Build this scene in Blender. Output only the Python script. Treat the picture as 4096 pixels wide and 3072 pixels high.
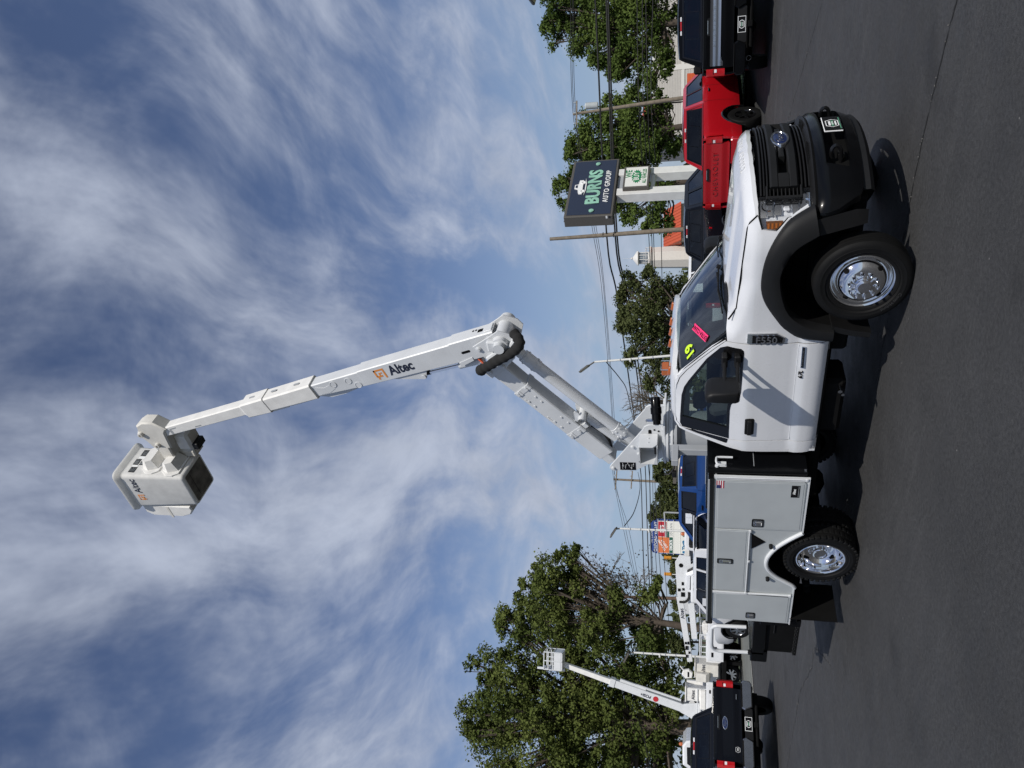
import bpy, math, random
import numpy as np
from math import sin, cos, pi, radians, atan2, sqrt
from mathutils import Vector, Matrix
from mathutils.geometry import delaunay_2d_cdt

random.seed(7)
rng = np.random.default_rng(7)
for o in list(bpy.data.objects):
    bpy.data.objects.remove(o, do_unlink=True)
scene = bpy.context.scene
COL = scene.collection

# ------------------------------------------------------------------ camera
# the photograph was taken with the phone held upright and is stored lying on its side
CAM = Vector((3.974, -7.072, 1.781))
YAW, PITCH, ROLL = radians(40.38), radians(13.63), radians(0.25)
FWD = Vector((-sin(YAW) * cos(PITCH), cos(YAW) * cos(PITCH), sin(PITCH)))
_r = Vector((cos(YAW), sin(YAW), 0))
_u = _r.cross(FWD)
RGT = _r * cos(ROLL) + _u * sin(ROLL)
UPV = -_r * sin(ROLL) + _u * cos(ROLL)
cam = bpy.data.cameras.new('camera')
cam.sensor_width = 36
cam.lens = 3077 / 4096 * 36
cam.clip_start, cam.clip_end = 0.1, 4000
camo = bpy.data.objects.new('camera', cam)
COL.objects.link(camo)
cx, cy, cz = -UPV, RGT, -FWD
camo.matrix_world = Matrix(((cx.x, cy.x, cz.x, CAM.x), (cx.y, cy.y, cz.y, CAM.y), (cx.z, cy.z, cz.z, CAM.z), (0, 0, 0, 1)))
scene.camera = camo
scene.render.resolution_x, scene.render.resolution_y = 1024, 768

# ------------------------------------------------------------------ light
SUND = Vector((0.92, -0.61, 1.0)).normalized()       # towards the sun
SUN_EL = math.asin(SUND.z)
SUN_AZ = atan2(SUND.x, SUND.y)                        # clockwise from +Y
sun = bpy.data.lights.new('sun', 'SUN')
sun.energy = 4.8
sun.angle = radians(0.55)
sun.color = (1.0, 0.955, 0.89)
suno = bpy.data.objects.new('sun', sun)
suno.rotation_euler = SUND.to_track_quat('Z', 'Y').to_euler()
COL.objects.link(suno)

world = bpy.data.worlds.new('World')
scene.world = world
world.use_nodes = True
wn, wl = world.node_tree.nodes, world.node_tree.links
wn.clear()


def W(t, **k):
    n = wn.new(t)
    for a, b in k.items():
        setattr(n, a, b)
    return n


def wmath(op, a, b=None, c=None):
    n = W('ShaderNodeMath', operation=op)
    for i, x in enumerate((a, b, c)):
        if x is None:
            continue
        if isinstance(x, (int, float)):
            n.inputs[i].default_value = x
        else:
            wl.new(x, n.inputs[i])
    return n.outputs[0]


def wnoise(vec, scale, detail, rough, dist=0.0):
    n = W('ShaderNodeTexNoise')
    n.inputs['Scale'].default_value = scale
    n.inputs['Detail'].default_value = detail
    n.inputs['Roughness'].default_value = rough
    n.inputs['Distortion'].default_value = dist
    wl.new(vec, n.inputs['Vector'])
    return n


sky = W('ShaderNodeTexSky', sky_type='NISHITA', sun_disc=False, sun_elevation=SUN_EL, sun_rotation=SUN_AZ,
        altitude=50, air_density=1.0, dust_density=0.2, ozone_density=3.0)
tc = W('ShaderNodeTexCoord')
sep = W('ShaderNodeSeparateXYZ')
wl.new(tc.outputs['Generated'], sep.inputs[0])
zc = wmath('ADD', wmath('MAXIMUM', sep.outputs[2], 0.0), 0.16)
px = wmath('DIVIDE', sep.outputs[0], zc)
py = wmath('DIVIDE', sep.outputs[1], zc)
cmb = W('ShaderNodeCombineXYZ')
wl.new(px, cmb.inputs[0]); wl.new(py, cmb.inputs[1])
rot = W('ShaderNodeMapping')                          # x along the cirrus bands, y across them
rot.inputs['Rotation'].default_value = (0, 0, -(pi / 2 + YAW) + radians(-5))
wl.new(cmb.outputs[0], rot.inputs['Vector'])
warp = wnoise(rot.outputs[0], 1.3, 2, 0.5)
wsub = W('ShaderNodeVectorMath', operation='MULTIPLY_ADD')
wl.new(warp.outputs['Color'], wsub.inputs[0])
wsub.inputs[1].default_value = (0.30, 0.34, 0)
wl.new(rot.outputs[0], wsub.inputs[2])
st = W('ShaderNodeMapping')
st.inputs['Scale'].default_value = (0.34, 1.0, 1)
st.inputs['Location'].default_value = (13.1, 2.4, 0)
wl.new(wsub.outputs[0], st.inputs['Vector'])
big = wnoise(st.outputs[0], 2.1, 6, 0.60, 0.0)
st2 = W('ShaderNodeMapping')
st2.inputs['Scale'].default_value = (0.62, 1.0, 1)
st2.inputs['Location'].default_value = (11.0, 2.0, 0)
wl.new(wsub.outputs[0], st2.inputs['Vector'])
fine = wnoise(st2.outputs[0], 4.2, 6, 0.60, 0.3)
dens = wmath('ADD', wmath('MULTIPLY', big.outputs['Fac'], 0.70), wmath('MULTIPLY', fine.outputs['Fac'], 0.30))
mr = W('ShaderNodeMapRange', interpolation_type='SMOOTHSTEP')
mr.inputs['From Min'].default_value = 0.40
mr.inputs['From Max'].default_value = 0.64
mr.inputs['To Max'].default_value = 0.95
wl.new(dens, mr.inputs['Value'])
fade = W('ShaderNodeMapRange', interpolation_type='SMOOTHSTEP')   # cirrus deck thins out in the haze low down
fade.inputs['From Min'].default_value = 0.0
fade.inputs['From Max'].default_value = 0.17
wl.new(sep.outputs[2], fade.inputs['Value'])
mask = wmath('MULTIPLY', mr.outputs[0], wmath('MULTIPLY_ADD', fade.outputs[0], 0.62, 0.38))
skm = W('ShaderNodeVectorMath', operation='MULTIPLY')
wl.new(sky.outputs[0], skm.inputs[0])
SKYK = 0.088
skm.inputs[1].default_value = (SKYK * 1.20, SKYK * 1.10, SKYK * 1.19)
cl2 = W('ShaderNodeMapRange')
cl2.inputs['From Min'].default_value = 0.35
cl2.inputs['From Max'].default_value = 0.75
cl2.inputs['To Min'].default_value = 0.86
cl2.inputs['To Max'].default_value = 1.10
wl.new(fine.outputs['Fac'], cl2.inputs['Value'])
clc = W('ShaderNodeVectorMath', operation='SCALE')
clc.inputs[0].default_value = (0.565, 0.625, 0.765)
wl.new(cl2.outputs[0], clc.inputs['Scale'])
hz = W('ShaderNodeMapRange', interpolation_type='SMOOTHSTEP')     # pale haze all round the horizon
hz.inputs['From Min'].default_value = -0.02
hz.inputs['From Max'].default_value = 0.38
hz.inputs['To Min'].default_value = 0.85
hz.inputs['To Max'].default_value = 0.0
wl.new(sep.outputs[2], hz.inputs['Value'])
hmx = W('ShaderNodeMix', data_type='RGBA')
wl.new(hz.outputs[0], hmx.inputs['Factor'])
wl.new(skm.outputs[0], hmx.inputs['A'])
hmx.inputs['B'].default_value = (0.36, 0.485, 0.65, 1)
mx = W('ShaderNodeMix', data_type='RGBA')
wl.new(mask, mx.inputs['Factor'])
wl.new(hmx.outputs['Result'], mx.inputs['A'])
wl.new(clc.outputs[0], mx.inputs['B'])
bg = W('ShaderNodeBackground')
wl.new(mx.outputs['Result'], bg.inputs['Color'])
wo = W('ShaderNodeOutputWorld')
wl.new(bg.outputs[0], wo.inputs[0])

scene.view_settings.view_transform = 'Standard'
scene.view_settings.look = 'None'
scene.view_settings.exposure = -0.30
scene.view_settings.gamma = 1.0
scene.view_settings.use_curve_mapping = False
scene.render.engine = 'CYCLES'
scene.cycles.max_bounces = 8
scene.cycles.transparent_max_bounces = 16

# ------------------------------------------------------------------ materials
MATS = {}


def pm(name, col, rough=0.5, metal=0.0, coat=0.0, spec=0.5, var=0.0, vs=4.0, bump=0.0, bs=60.0, rvar=0.0, emis=None):
    m = bpy.data.materials.new(name)
    m.use_nodes = True
    nt = m.node_tree
    b = nt.nodes['Principled BSDF']
    b.inputs['Base Color'].default_value = (*col, 1)
    b.inputs['Roughness'].default_value = rough
    b.inputs['Metallic'].default_value = metal
    b.inputs['Coat Weight'].default_value = coat
    b.inputs['Coat Roughness'].default_value = 0.04
    b.inputs['Specular IOR Level'].default_value = spec
    tcn = nt.nodes.new('ShaderNodeTexCoord')

    def noise(s, d=3, r=0.6):
        n = nt.nodes.new('ShaderNodeTexNoise')
        n.inputs['Scale'].default_value = s
        n.inputs['Detail'].default_value = d
        n.inputs['Roughness'].default_value = r
        nt.links.new(tcn.outputs['Object'], n.inputs['Vector'])
        return n
    if var:
        n = noise(vs)
        mrn = nt.nodes.new('ShaderNodeMapRange')
        mrn.inputs['From Min'].default_value = 0.3
        mrn.inputs['From Max'].default_value = 0.7
        mrn.inputs['To Min'].default_value = 1 - var
        mrn.inputs['To Max'].default_value = 1 + var * 0.6
        nt.links.new(n.outputs['Fac'], mrn.inputs['Value'])
        vm = nt.nodes.new('ShaderNodeVectorMath')
        vm.operation = 'SCALE'
        vm.inputs[0].default_value = col
        nt.links.new(mrn.outputs[0], vm.inputs['Scale'])
        nt.links.new(vm.outputs[0], b.inputs['Base Color'])
    if rvar:
        n = noise(vs * 2.3)
        mrn = nt.nodes.new('ShaderNodeMapRange')
        mrn.inputs['To Min'].default_value = max(0.02, rough - rvar)
        mrn.inputs['To Max'].default_value = min(1, rough + rvar)
        nt.links.new(n.outputs['Fac'], mrn.inputs['Value'])
        nt.links.new(mrn.outputs[0], b.inputs['Roughness'])
    if bump:
        n = noise(bs, 1)
        bp = nt.nodes.new('ShaderNodeBump')
        bp.inputs['Strength'].default_value = bump
        bp.inputs['Distance'].default_value = 0.004
        bp.inputs['Distance'].default_value = 0.004 if bs > 8 else 0.02
        nt.links.new(n.outputs['Fac'], bp.inputs['Height'])
        nt.links.new(bp.outputs[0], b.inputs['Normal'])
    if emis:
        b.inputs['Emission Color'].default_value = (*emis[0], 1)
        b.inputs['Emission Strength'].default_value = emis[1]
    MATS[name] = m
    return m


def glass(name, tint, base=0.06):
    m = bpy.data.materials.new(name)
    m.use_nodes = True
    nt = m.node_tree
    nt.nodes.clear()
    o = nt.nodes.new('ShaderNodeOutputMaterial')
    mix = nt.nodes.new('ShaderNodeMixShader')
    t = nt.nodes.new('ShaderNodeBsdfTransparent')
    t.inputs[0].default_value = (*tint, 1)
    g = nt.nodes.new('ShaderNodeBsdfGlossy')
    g.inputs['Roughness'].default_value = 0.015
    g.inputs[0].default_value = (0.95, 0.97, 1, 1)
    lw = nt.nodes.new('ShaderNodeLayerWeight')
    lw.inputs[0].default_value = 0.5
    p = nt.nodes.new('ShaderNodeMath')
    p.operation = 'POWER'
    p.inputs[1].default_value = 3.2
    q = nt.nodes.new('ShaderNodeMath')
    q.operation = 'MULTIPLY_ADD'
    q.inputs[1].default_value = 0.85
    q.inputs[2].default_value = base
    nt.links.new(lw.outputs['Facing'], p.inputs[0])
    nt.links.new(p.outputs[0], q.inputs[0])
    nt.links.new(q.outputs[0], mix.inputs[0])
    nt.links.new(t.outputs[0], mix.inputs[1])
    nt.links.new(g.outputs[0], mix.inputs[2])
    nt.links.new(mix.outputs[0], o.inputs[0])
    MATS[name] = m
    return m


pm('white_paint', (0.66, 0.67, 0.685), 0.28, coat=0.9, var=0.04, vs=2.2, rvar=0.06)
pm('white_boom', (0.60, 0.615, 0.625), 0.42, coat=0.2, var=0.07, vs=3.5, rvar=0.08)
pm('white_fibre', (0.72, 0.71, 0.68), 0.55, var=0.10, vs=6, rvar=0.1, bump=0.05, bs=40)
pm('cream_fibre', (0.62, 0.60, 0.55), 0.6, var=0.12, vs=5, bump=0.05)
pm('bucket_floor', (0.17, 0.16, 0.145), 0.75, var=0.55, vs=7, bump=0.15, bs=30)
pm('body_grey', (0.40, 0.425, 0.43), 0.38, coat=0.2, var=0.05, vs=2.2, rvar=0.08, bump=0.35, bs=3.0)
pm('grey_steel', (0.33, 0.345, 0.36), 0.5, var=0.06)
pm('black_paint', (0.003, 0.0033, 0.004), 0.22, coat=0.12, spec=0.10, var=0.1)
pm('navy_black_paint', (0.004, 0.005, 0.008), 0.22, coat=0.3, spec=0.2)
pm('black_plastic', (0.008, 0.008, 0.0083), 0.5, spec=0.25, var=0.15, vs=8, bump=0.1, bs=180, rvar=0.08)
pm('dark_plastic', (0.011, 0.0113, 0.0118), 0.55, spec=0.18, var=0.15, vs=6, bump=0.08, bs=160)
pm('gloss_black', (0.006, 0.006, 0.0065), 0.2, coat=0.2, spec=0.35)
pm('tread_metal', (0.045, 0.046, 0.048), 0.5, metal=0.5)
pm('chassis', (0.005, 0.005, 0.005), 0.8, spec=0.1, var=0.3)
pm('rubber', (0.0065, 0.0065, 0.0065), 0.65, spec=0.16, var=0.2, vs=9, bump=0.12, bs=90)
pm('rubber_letter', (0.035, 0.035, 0.035), 0.55)
pm('chrome', (0.86, 0.86, 0.86), 0.06, metal=1.0, rvar=0.03)
pm('soft_chrome', (0.62, 0.63, 0.65), 0.16, metal=1.0, rvar=0.05)
pm('grey_metal', (0.36, 0.365, 0.38), 0.28, metal=1.0, rvar=0.06)
pm('lamp_inner', (0.74, 0.75, 0.77), 0.22, metal=0.0, var=0.25, vs=22)
pm('amber', (0.40, 0.11, 0.010), 0.22, coat=0.5)
pm('dark_amber', (0.16, 0.055, 0.012), 0.3)
pm('amber_lens', (0.36, 0.085, 0.010), 0.2, coat=0.7)
pm('red_lens', (0.42, 0.008, 0.012), 0.15, coat=0.8)
pm('clear_lens', (0.75, 0.75, 0.76), 0.15, coat=0.6)
pm('red_paint', (0.42, 0.006, 0.012), 0.25, coat=1.0)
pm('blue_paint', (0.008, 0.055, 0.22), 0.25, metal=0.3, coat=0.7)
pm('mirror_silver', (0.85, 0.87, 0.9), 0.03, metal=1.0)
pm('seat_cloth', (0.06, 0.065, 0.07), 0.9, var=0.2, vs=20)
pm('headliner', (0.32, 0.34, 0.33), 0.9)
pm('dash', (0.035, 0.036, 0.038), 0.7)
pm('paper', (0.72, 0.74, 0.76), 0.7)
pm('paper_mint', (0.42, 0.62, 0.55), 0.7)
pm('pink', (0.80, 0.035, 0.16), 0.6)
pm('lime', (0.55, 0.82, 0.03), 0.6)
pm('ink', (0.004, 0.004, 0.0045), 0.6, spec=0.12)
pm('navy_ink', (0.012, 0.016, 0.035), 0.5)
pm('orange_ink', (0.70, 0.25, 0.04), 0.5)
pm('flag_red', (0.42, 0.02, 0.04), 0.6)
pm('flag_blue', (0.02, 0.03, 0.12), 0.6)
pm('white_ink', (0.78, 0.79, 0.78), 0.6)
pm('grey_ink', (0.30, 0.32, 0.33), 0.6)
pm('hose_orange', (0.60, 0.10, 0.03), 0.5)
pm('hose_cover', (0.012, 0.012, 0.012), 0.95, bump=0.3, bs=60)
pm('oval_blue', (0.006, 0.016, 0.075), 0.35, coat=0.2)
pm('plate_green', (0.10, 0.33, 0.20), 0.5)
glass('glass_clear', (0.55, 0.62, 0.60), 0.055)
glass('glass_wind', (0.66, 0.74, 0.72), 0.10)
glass('glass_tint', (0.05, 0.06, 0.07), 0.05)
glass('glass_lens', (0.92, 0.93, 0.94), 0.05)


# ------------------------------------------------------------------ mesh building
def link(o, parent=None):
    COL.objects.link(o)
    if parent is not None:
        o.parent = parent
    return o


def tag(o, label=None, cat=None, group=None, kind=None):
    for k, v in (('label', label), ('category', cat), ('group', group), ('kind', kind)):
        if v:
            o[k] = v
    return o


def empty(name, loc=(0, 0, 0), rz=0.0):
    o = bpy.data.objects.new(name, None)
    o.empty_display_size = 0.3
    o.location = loc
    o.rotation_euler = (0, 0, rz)
    return link(o)


def thing(name, label, cat, loc=(0, 0, 0), rz=0.0, group=None, kind=None):
    return tag(empty(name, loc, rz), label, cat, group, kind)


def copy_tree(o, parent=None):
    c = o.copy()
    COL.objects.link(c)
    c.parent = parent
    for ch in list(o.children):
        copy_tree(ch, c)
    return c


def inset(poly, d):
    n = len(poly)
    area = sum(poly[i][0] * poly[(i + 1) % n][1] - poly[(i + 1) % n][0] * poly[i][1] for i in range(n))
    sg = 1 if area > 0 else -1
    out = []
    for i in range(n):
        a, b, c = poly[i - 1], poly[i], poly[(i + 1) % n]
        e1 = Vector((b[0] - a[0], b[1] - a[1])); e2 = Vector((c[0] - b[0], c[1] - b[1]))
        if e1.length < 1e-9 or e2.length < 1e-9:
            out.append(b); continue
        e1.normalize(); e2.normalize()
        n1 = Vector((-e1.y, e1.x)) * sg; n2 = Vector((-e2.y, e2.x)) * sg
        m = n1 + n2
        k = max(0.35, (1 + n1.dot(n2)) / 2)
        m = m / 2 / k
        out.append((b[0] + m.x * d, b[1] + m.y * d))
    return out


def smooth_poly(pts, n=6, closed=False):
    """Catmull-Rom through the points"""
    P = [Vector(p) for p in pts]
    out = []
    N = len(P)
    rngi = range(N) if closed else range(N - 1)
    for i in rngi:
        p1, p2 = P[i], P[(i + 1) % N]
        p0 = P[i - 1] if (closed or i > 0) else p1 * 2 - p2
        p3 = P[(i + 2) % N] if (closed or i + 2 < N) else p2 * 2 - p1
        for k in range(n):
            t = k / n
            out.append(0.5 * ((2 * p1) + (p2 - p0) * t + (2 * p0 - 5 * p1 + 4 * p2 - p3) * t * t + (3 * p1 - p0 - 3 * p2 + p3) * t ** 3))
    if not closed:
        out.append(P[-1])
    return [tuple(p) for p in out]


def round_rect(x0, x1, y0, y1, r, n=4):
    out = []
    for cxx, cyy, a0 in ((x1 - r, y1 - r, 0), (x0 + r, y1 - r, 90), (x0 + r, y0 + r, 180), (x1 - r, y0 + r, 270)):
        for k in range(n + 1):
            a = radians(a0 + 90 * k / n)
            out.append((cxx + r * cos(a), cyy + r * sin(a)))
    return out


class MB:
    def __init__(s, mat=None):
        s.v, s.f, s.m, s.mats, s.cur = [], [], [], [], mat

    def mi(s, mat):
        mat = mat or s.cur
        if mat not in s.mats:
            s.mats.append(mat)
        return s.mats.index(mat)

    def add(s, vs, fs, mat=None, T=None):
        k = len(s.v)
        i = s.mi(mat)
        if T is not None:
            vs = [tuple(T @ Vector(p)) for p in vs]
        s.v.extend([tuple(p) for p in vs])
        for f in fs:
            s.f.append(tuple(j + k for j in f))
            s.m.append(i)
        return s

    def box(s, x0, x1, y0, y1, z0, z1, mat=None, bev=0.0, T=None):
        if x0 > x1: x0, x1 = x1, x0
        if y0 > y1: y0, y1 = y1, y0
        if z0 > z1: z0, z1 = z1, z0
        if bev <= 0:
            vs = [(x, y, z) for z in (z0, z1) for y in (y0, y1) for x in (x0, x1)]
            return s.add(vs, [(0, 2, 3, 1), (4, 5, 7, 6), (0, 1, 5, 4), (2, 6, 7, 3), (0, 4, 6, 2), (1, 3, 7, 5)], mat, T)
        b = min(bev, (x1 - x0) / 2.01, (y1 - y0) / 2.01, (z1 - z0) / 2.01)
        L = ((x0, x1), (y0, y1), (z0, z1))
        vs, ix = [], {}
        for i in (0, 1):
            for j in (0, 1):
                for k in (0, 1):
                    c = (i, j, k)
                    for ax in range(3):
                        p = [L[a][c[a]] if a == ax else L[a][c[a]] + (b if c[a] == 0 else -b) for a in range(3)]
                        ix[(c, ax)] = len(vs)
                        vs.append(p)
        fs = []
        for ax in range(3):
            o1, o2 = [a for a in range(3) if a != ax]
            for e in (0, 1):
                q = []
                for u, w in ((0, 0), (1, 0), (1, 1), (0, 1)):
                    c = [0, 0, 0]; c[ax] = e; c[o1] = u; c[o2] = w
                    q.append(ix[(tuple(c), ax)])
                fs.append(tuple(q))
            for u in (0, 1):           # edges running along ax
                for w in (0, 1):
                    q = []
                    for e, aa in ((0, o1), (1, o1), (1, o2), (0, o2)):
                        c = [0, 0, 0]; c[ax] = e; c[o1] = u; c[o2] = w
                        q.append(ix[(tuple(c), aa)])
                    fs.append(tuple(q))
        for i in (0, 1):
            for j in (0, 1):
                for k in (0, 1):
                    fs.append(tuple(ix[((i, j, k), a)] for a in range(3)))
        return s.add(vs, fs, mat, T)

    def cbox(s, c, sx, sy, sz, mat=None, bev=0.0, T=None):
        return s.box(c[0] - sx / 2, c[0] + sx / 2, c[1] - sy / 2, c[1] + sy / 2, c[2] - sz / 2, c[2] + sz / 2, mat, bev, T)

    def prism(s, poly, a, b, axis='y', mat=None, bev=0.0, T=None):
        n = len(poly)
        def P(p, w):
            return {'y': (p[0], w, p[1]), 'z': (p[0], p[1], w), 'x': (w, p[0], p[1])}[axis]
        if a > b: a, b = b, a
        rings = []
        if bev > 0:
            ins = inset(poly, bev)
            rings = [[P(p, a) for p in ins], [P(p, a + bev) for p in poly], [P(p, b - bev) for p in poly], [P(p, b) for p in ins]]
        else:
            rings = [[P(p, a) for p in poly], [P(p, b) for p in poly]]
        vs = [p for r in rings for p in r]
        fs = [tuple(range(n))[::-1], tuple(range((len(rings) - 1) * n, len(rings) * n))]
        for k in range(len(rings) - 1):
            for i in range(n):
                j = (i + 1) % n
                fs.append((k * n + i, k * n + j, (k + 1) * n + j, (k + 1) * n + i))
        return s.add(vs, fs, mat, T)

    def loft(s, rings, mat=None, closed=True, cap=(False, False), T=None):
        n = len(rings[0])
        vs = [p for r in rings for p in r]
        fs = []
        for k in range(len(rings) - 1):
            for i in range(n if closed else n - 1):
                j = (i + 1) % n
                fs.append((k * n + i, k * n + j, (k + 1) * n + j, (k + 1) * n + i))
        if cap[0]: fs.append(tuple(range(n))[::-1])
        if cap[1]: fs.append(tuple(range((len(rings) - 1) * n, len(rings) * n)))
        return s.add(vs, fs, mat, T)

    def tube(s, pts, r, n=10, mat=None, cap=True, T=None):
        P = [Vector(p) for p in pts]
        rr = r if isinstance(r, (list, tuple)) else [r] * len(P)
        rings = []
        d = (P[1] - P[0]).normalized()
        ref = Vector((0, 0, 1)) if abs(d.z) < 0.9 else Vector((1, 0, 0))
        x = d.cross(ref).normalized()
        for i, p in enumerate(P):
            if i == 0: d = (P[1] - P[0])
            elif i == len(P) - 1: d = P[-1] - P[-2]
            else: d = (P[i + 1] - P[i]).normalized() + (P[i] - P[i - 1]).normalized()
            d = d.normalized()
            x = (x - d * x.dot(d)).normalized()
            y = d.cross(x)
            rings.append([tuple(p + (x * cos(2 * pi * k / n) + y * sin(2 * pi * k / n)) * rr[i]) for k in range(n)])
        return s.loft(rings, mat, True, (cap, cap), T)

    def lathe(s, prof, c=(0, 0, 0), axis=(0, 1, 0), n=32, mat=None, cap=(False, False), T=None):
        a = Vector(axis).normalized()
        ref = Vector((0, 0, 1)) if abs(a.z) < 0.9 else Vector((1, 0, 0))
        x = a.cross(ref).normalized(); y = a.cross(x)
        c = Vector(c)
        rings = [[tuple(c + a * h + (x * cos(2 * pi * k / n) + y * sin(2 * pi * k / n)) * r) for k in range(n)] for r, h in prof]
        return s.loft(rings, mat, True, cap, T)

    def build(s, name, parent=None, ang=35, T=None, label=None):
        me = bpy.data.meshes.new(name)
        me.from_pydata(s.v, [], s.f)
        for m in s.mats:
            me.materials.append(MATS[m])
        me.polygons.foreach_set('material_index', s.m)
        me.polygons.foreach_set('use_smooth', [True] * len(s.f))
        if ang is not None:
            me.set_sharp_from_angle(angle=radians(ang))
        me.update()
        o = bpy.data.objects.new(name, me)
        if T is not None:
            o.matrix_local = T
        if label:
            o['label'] = label
        return link(o, parent)


def in_poly(px_, py_, poly):
    ins = np.zeros(px_.shape, bool)
    n = len(poly)
    for i in range(n):
        x1, y1 = poly[i]; x2, y2 = poly[(i + 1) % n]
        if y1 == y2: continue
        c = ((y1 > py_) != (y2 > py_)) & (px_ < (x2 - x1) * (py_ - y1) / (y2 - y1) + x1)
        ins ^= c
    return ins


def resample(poly, step):
    out = []
    n = len(poly)
    for i in range(n):
        a = Vector(poly[i]); b = Vector(poly[(i + 1) % n])
        k = max(1, int(round((b - a).length / step)))
        for j in range(k):
            out.append(tuple(a.lerp(b, j / k)))
    return out


def dist_poly(px_, py_, poly):
    d = np.full(px_.shape, 1e9)
    n = len(poly)
    for i in range(n):
        x1, y1 = poly[i]; x2, y2 = poly[(i + 1) % n]
        dx, dy = x2 - x1, y2 - y1
        L = dx * dx + dy * dy + 1e-12
        t = np.clip(((px_ - x1) * dx + (py_ - y1) * dy) / L, 0, 1)
        d = np.minimum(d, np.hypot(px_ - x1 - t * dx, py_ - y1 - t * dy))
    return d


def panel(mb, poly, fn, step=0.06, holes=(), rim=(0, 0, 0), mat=None):
    """sheet over a 2-D outline, carried to 3-D by fn(u, v); edges are turned in by rim"""
    loops = [resample([tuple(p[:2]) for p in poly], step)] + [resample([tuple(p[:2]) for p in h], step) for h in holes]
    xs = [p[0] for p in loops[0]]; ys = [p[1] for p in loops[0]]
    gx, gy = np.meshgrid(np.arange(min(xs) + step * 0.5, max(xs), step), np.arange(min(ys) + step * 0.5, max(ys), step))
    gx, gy = gx.ravel(), gy.ravel()
    ok = in_poly(gx, gy, loops[0]) & (dist_poly(gx, gy, loops[0]) > step * 0.45)
    for h in loops[1:]:
        ok &= ~in_poly(gx, gy, h) & (dist_poly(gx, gy, h) > step * 0.45)
    pts = [Vector(p) for l in loops for p in l] + [Vector((a, b)) for a, b in zip(gx[ok], gy[ok])]
    edges, k = [], 0
    for l in loops:
        n = len(l)
        edges += [(k + i, k + (i + 1) % n) for i in range(n)]
        k += n
    vo, eo, fo, ov, oe, of = delaunay_2d_cdt(pts, edges, [], 0, 1e-6)
    cxs = np.array([sum(vo[i][0] for i in f) / len(f) for f in fo]); cys = np.array([sum(vo[i][1] for i in f) / len(f) for f in fo])
    keep = in_poly(cxs, cys, loops[0])
    for h in loops[1:]:
        keep &= ~in_poly(cxs, cys, h)
    fo = [f for f, k_ in zip(fo, keep) if k_]
    V3 = [fn(p[0], p[1]) for p in vo]
    mb.add(V3, [tuple(f) for f in fo], mat)
    if any(rim):
        r = Vector(rim)
        for l in loops:
            n = len(l)
            A = [fn(*p) for p in l]
            B = [tuple(Vector(p) + r) for p in A]
            mb.add(A + B, [(i, (i + 1) % n, n + (i + 1) % n, n + i) for i in range(n)], mat)
    return mb


def text_mesh(s, size=0.1, extrude=0.002, bold=0.0, shear=0.0, align='CENTER', spacing=1.0, xscale=1.0):
    cu = bpy.data.curves.new('t', 'FONT')
    cu.body = s
    cu.size = size
    cu.extrude = extrude
    cu.offset = bold
    cu.shear = shear
    cu.align_x = align
    cu.align_y = 'CENTER'
    cu.space_character = spacing
    cu.resolution_u = 3
    o = bpy.data.objects.new('t', cu)
    me = bpy.data.meshes.new_from_object(o)
    bpy.data.objects.remove(o)
    bpy.data.curves.remove(cu)
    if xscale != 1.0:
        for v in me.vertices:
            v.co.x *= xscale
    return me


def frame(o, ex, ey):
    """matrix with local x = ex, local y = ey at o"""
    ex = Vector(ex).normalized(); ey = Vector(ey)
    ez = ex.cross(ey).normalized(); ey = ez.cross(ex)
    return Matrix(((ex.x, ey.x, ez.x, o[0]), (ex.y, ey.y, ez.y, o[1]), (ex.z, ey.z, ez.z, o[2]), (0, 0, 0, 1)))


def text(s, name, T, mat, parent, size=0.1, warp=None, **k):
    me = text_mesh(s, size, **k)
    me.name = name
    me.materials.clear()
    me.materials.append(MATS[mat])
    if warp:
        for v in me.vertices:
            v.co = Vector(warp(v.co))
    else:
        me.transform(T)
    o = bpy.data.objects.new(name, me)
    o['kind'] = 'stuff'
    return link(o, parent)


def bar_T(a, b, up=(0, 0, 1)):
    """frame whose local x runs from a to b"""
    a, b = Vector(a), Vector(b)
    x = (b - a).normalized()
    z = Vector(up); z = (z - x * z.dot(x)).normalized()
    y = z.cross(x)
    return Matrix(((x.x, y.x, z.x, a.x), (x.y, y.y, z.y, a.y), (x.z, y.z, z.z, a.z), (0, 0, 0, 1))), (b - a).length


def pq(x, y):
    """the lot rises gently towards the road: p along the fall line, q across it"""
    dx, dy = x - 4.0, y + 7.1
    return -dx * 0.648 + dy * 0.762, dx * 0.762 + dy * 0.648


def ground_z(x, y):
    p, q = pq(x, y)
    q = max(-14, min(14, q))
    t = max(0.0, min(p, 26.0) - 8.5)
    t = t * t / (t + 2.0) if t > 0 else 0.0
    return t * (0.016 + 0.0024 * q)



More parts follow.
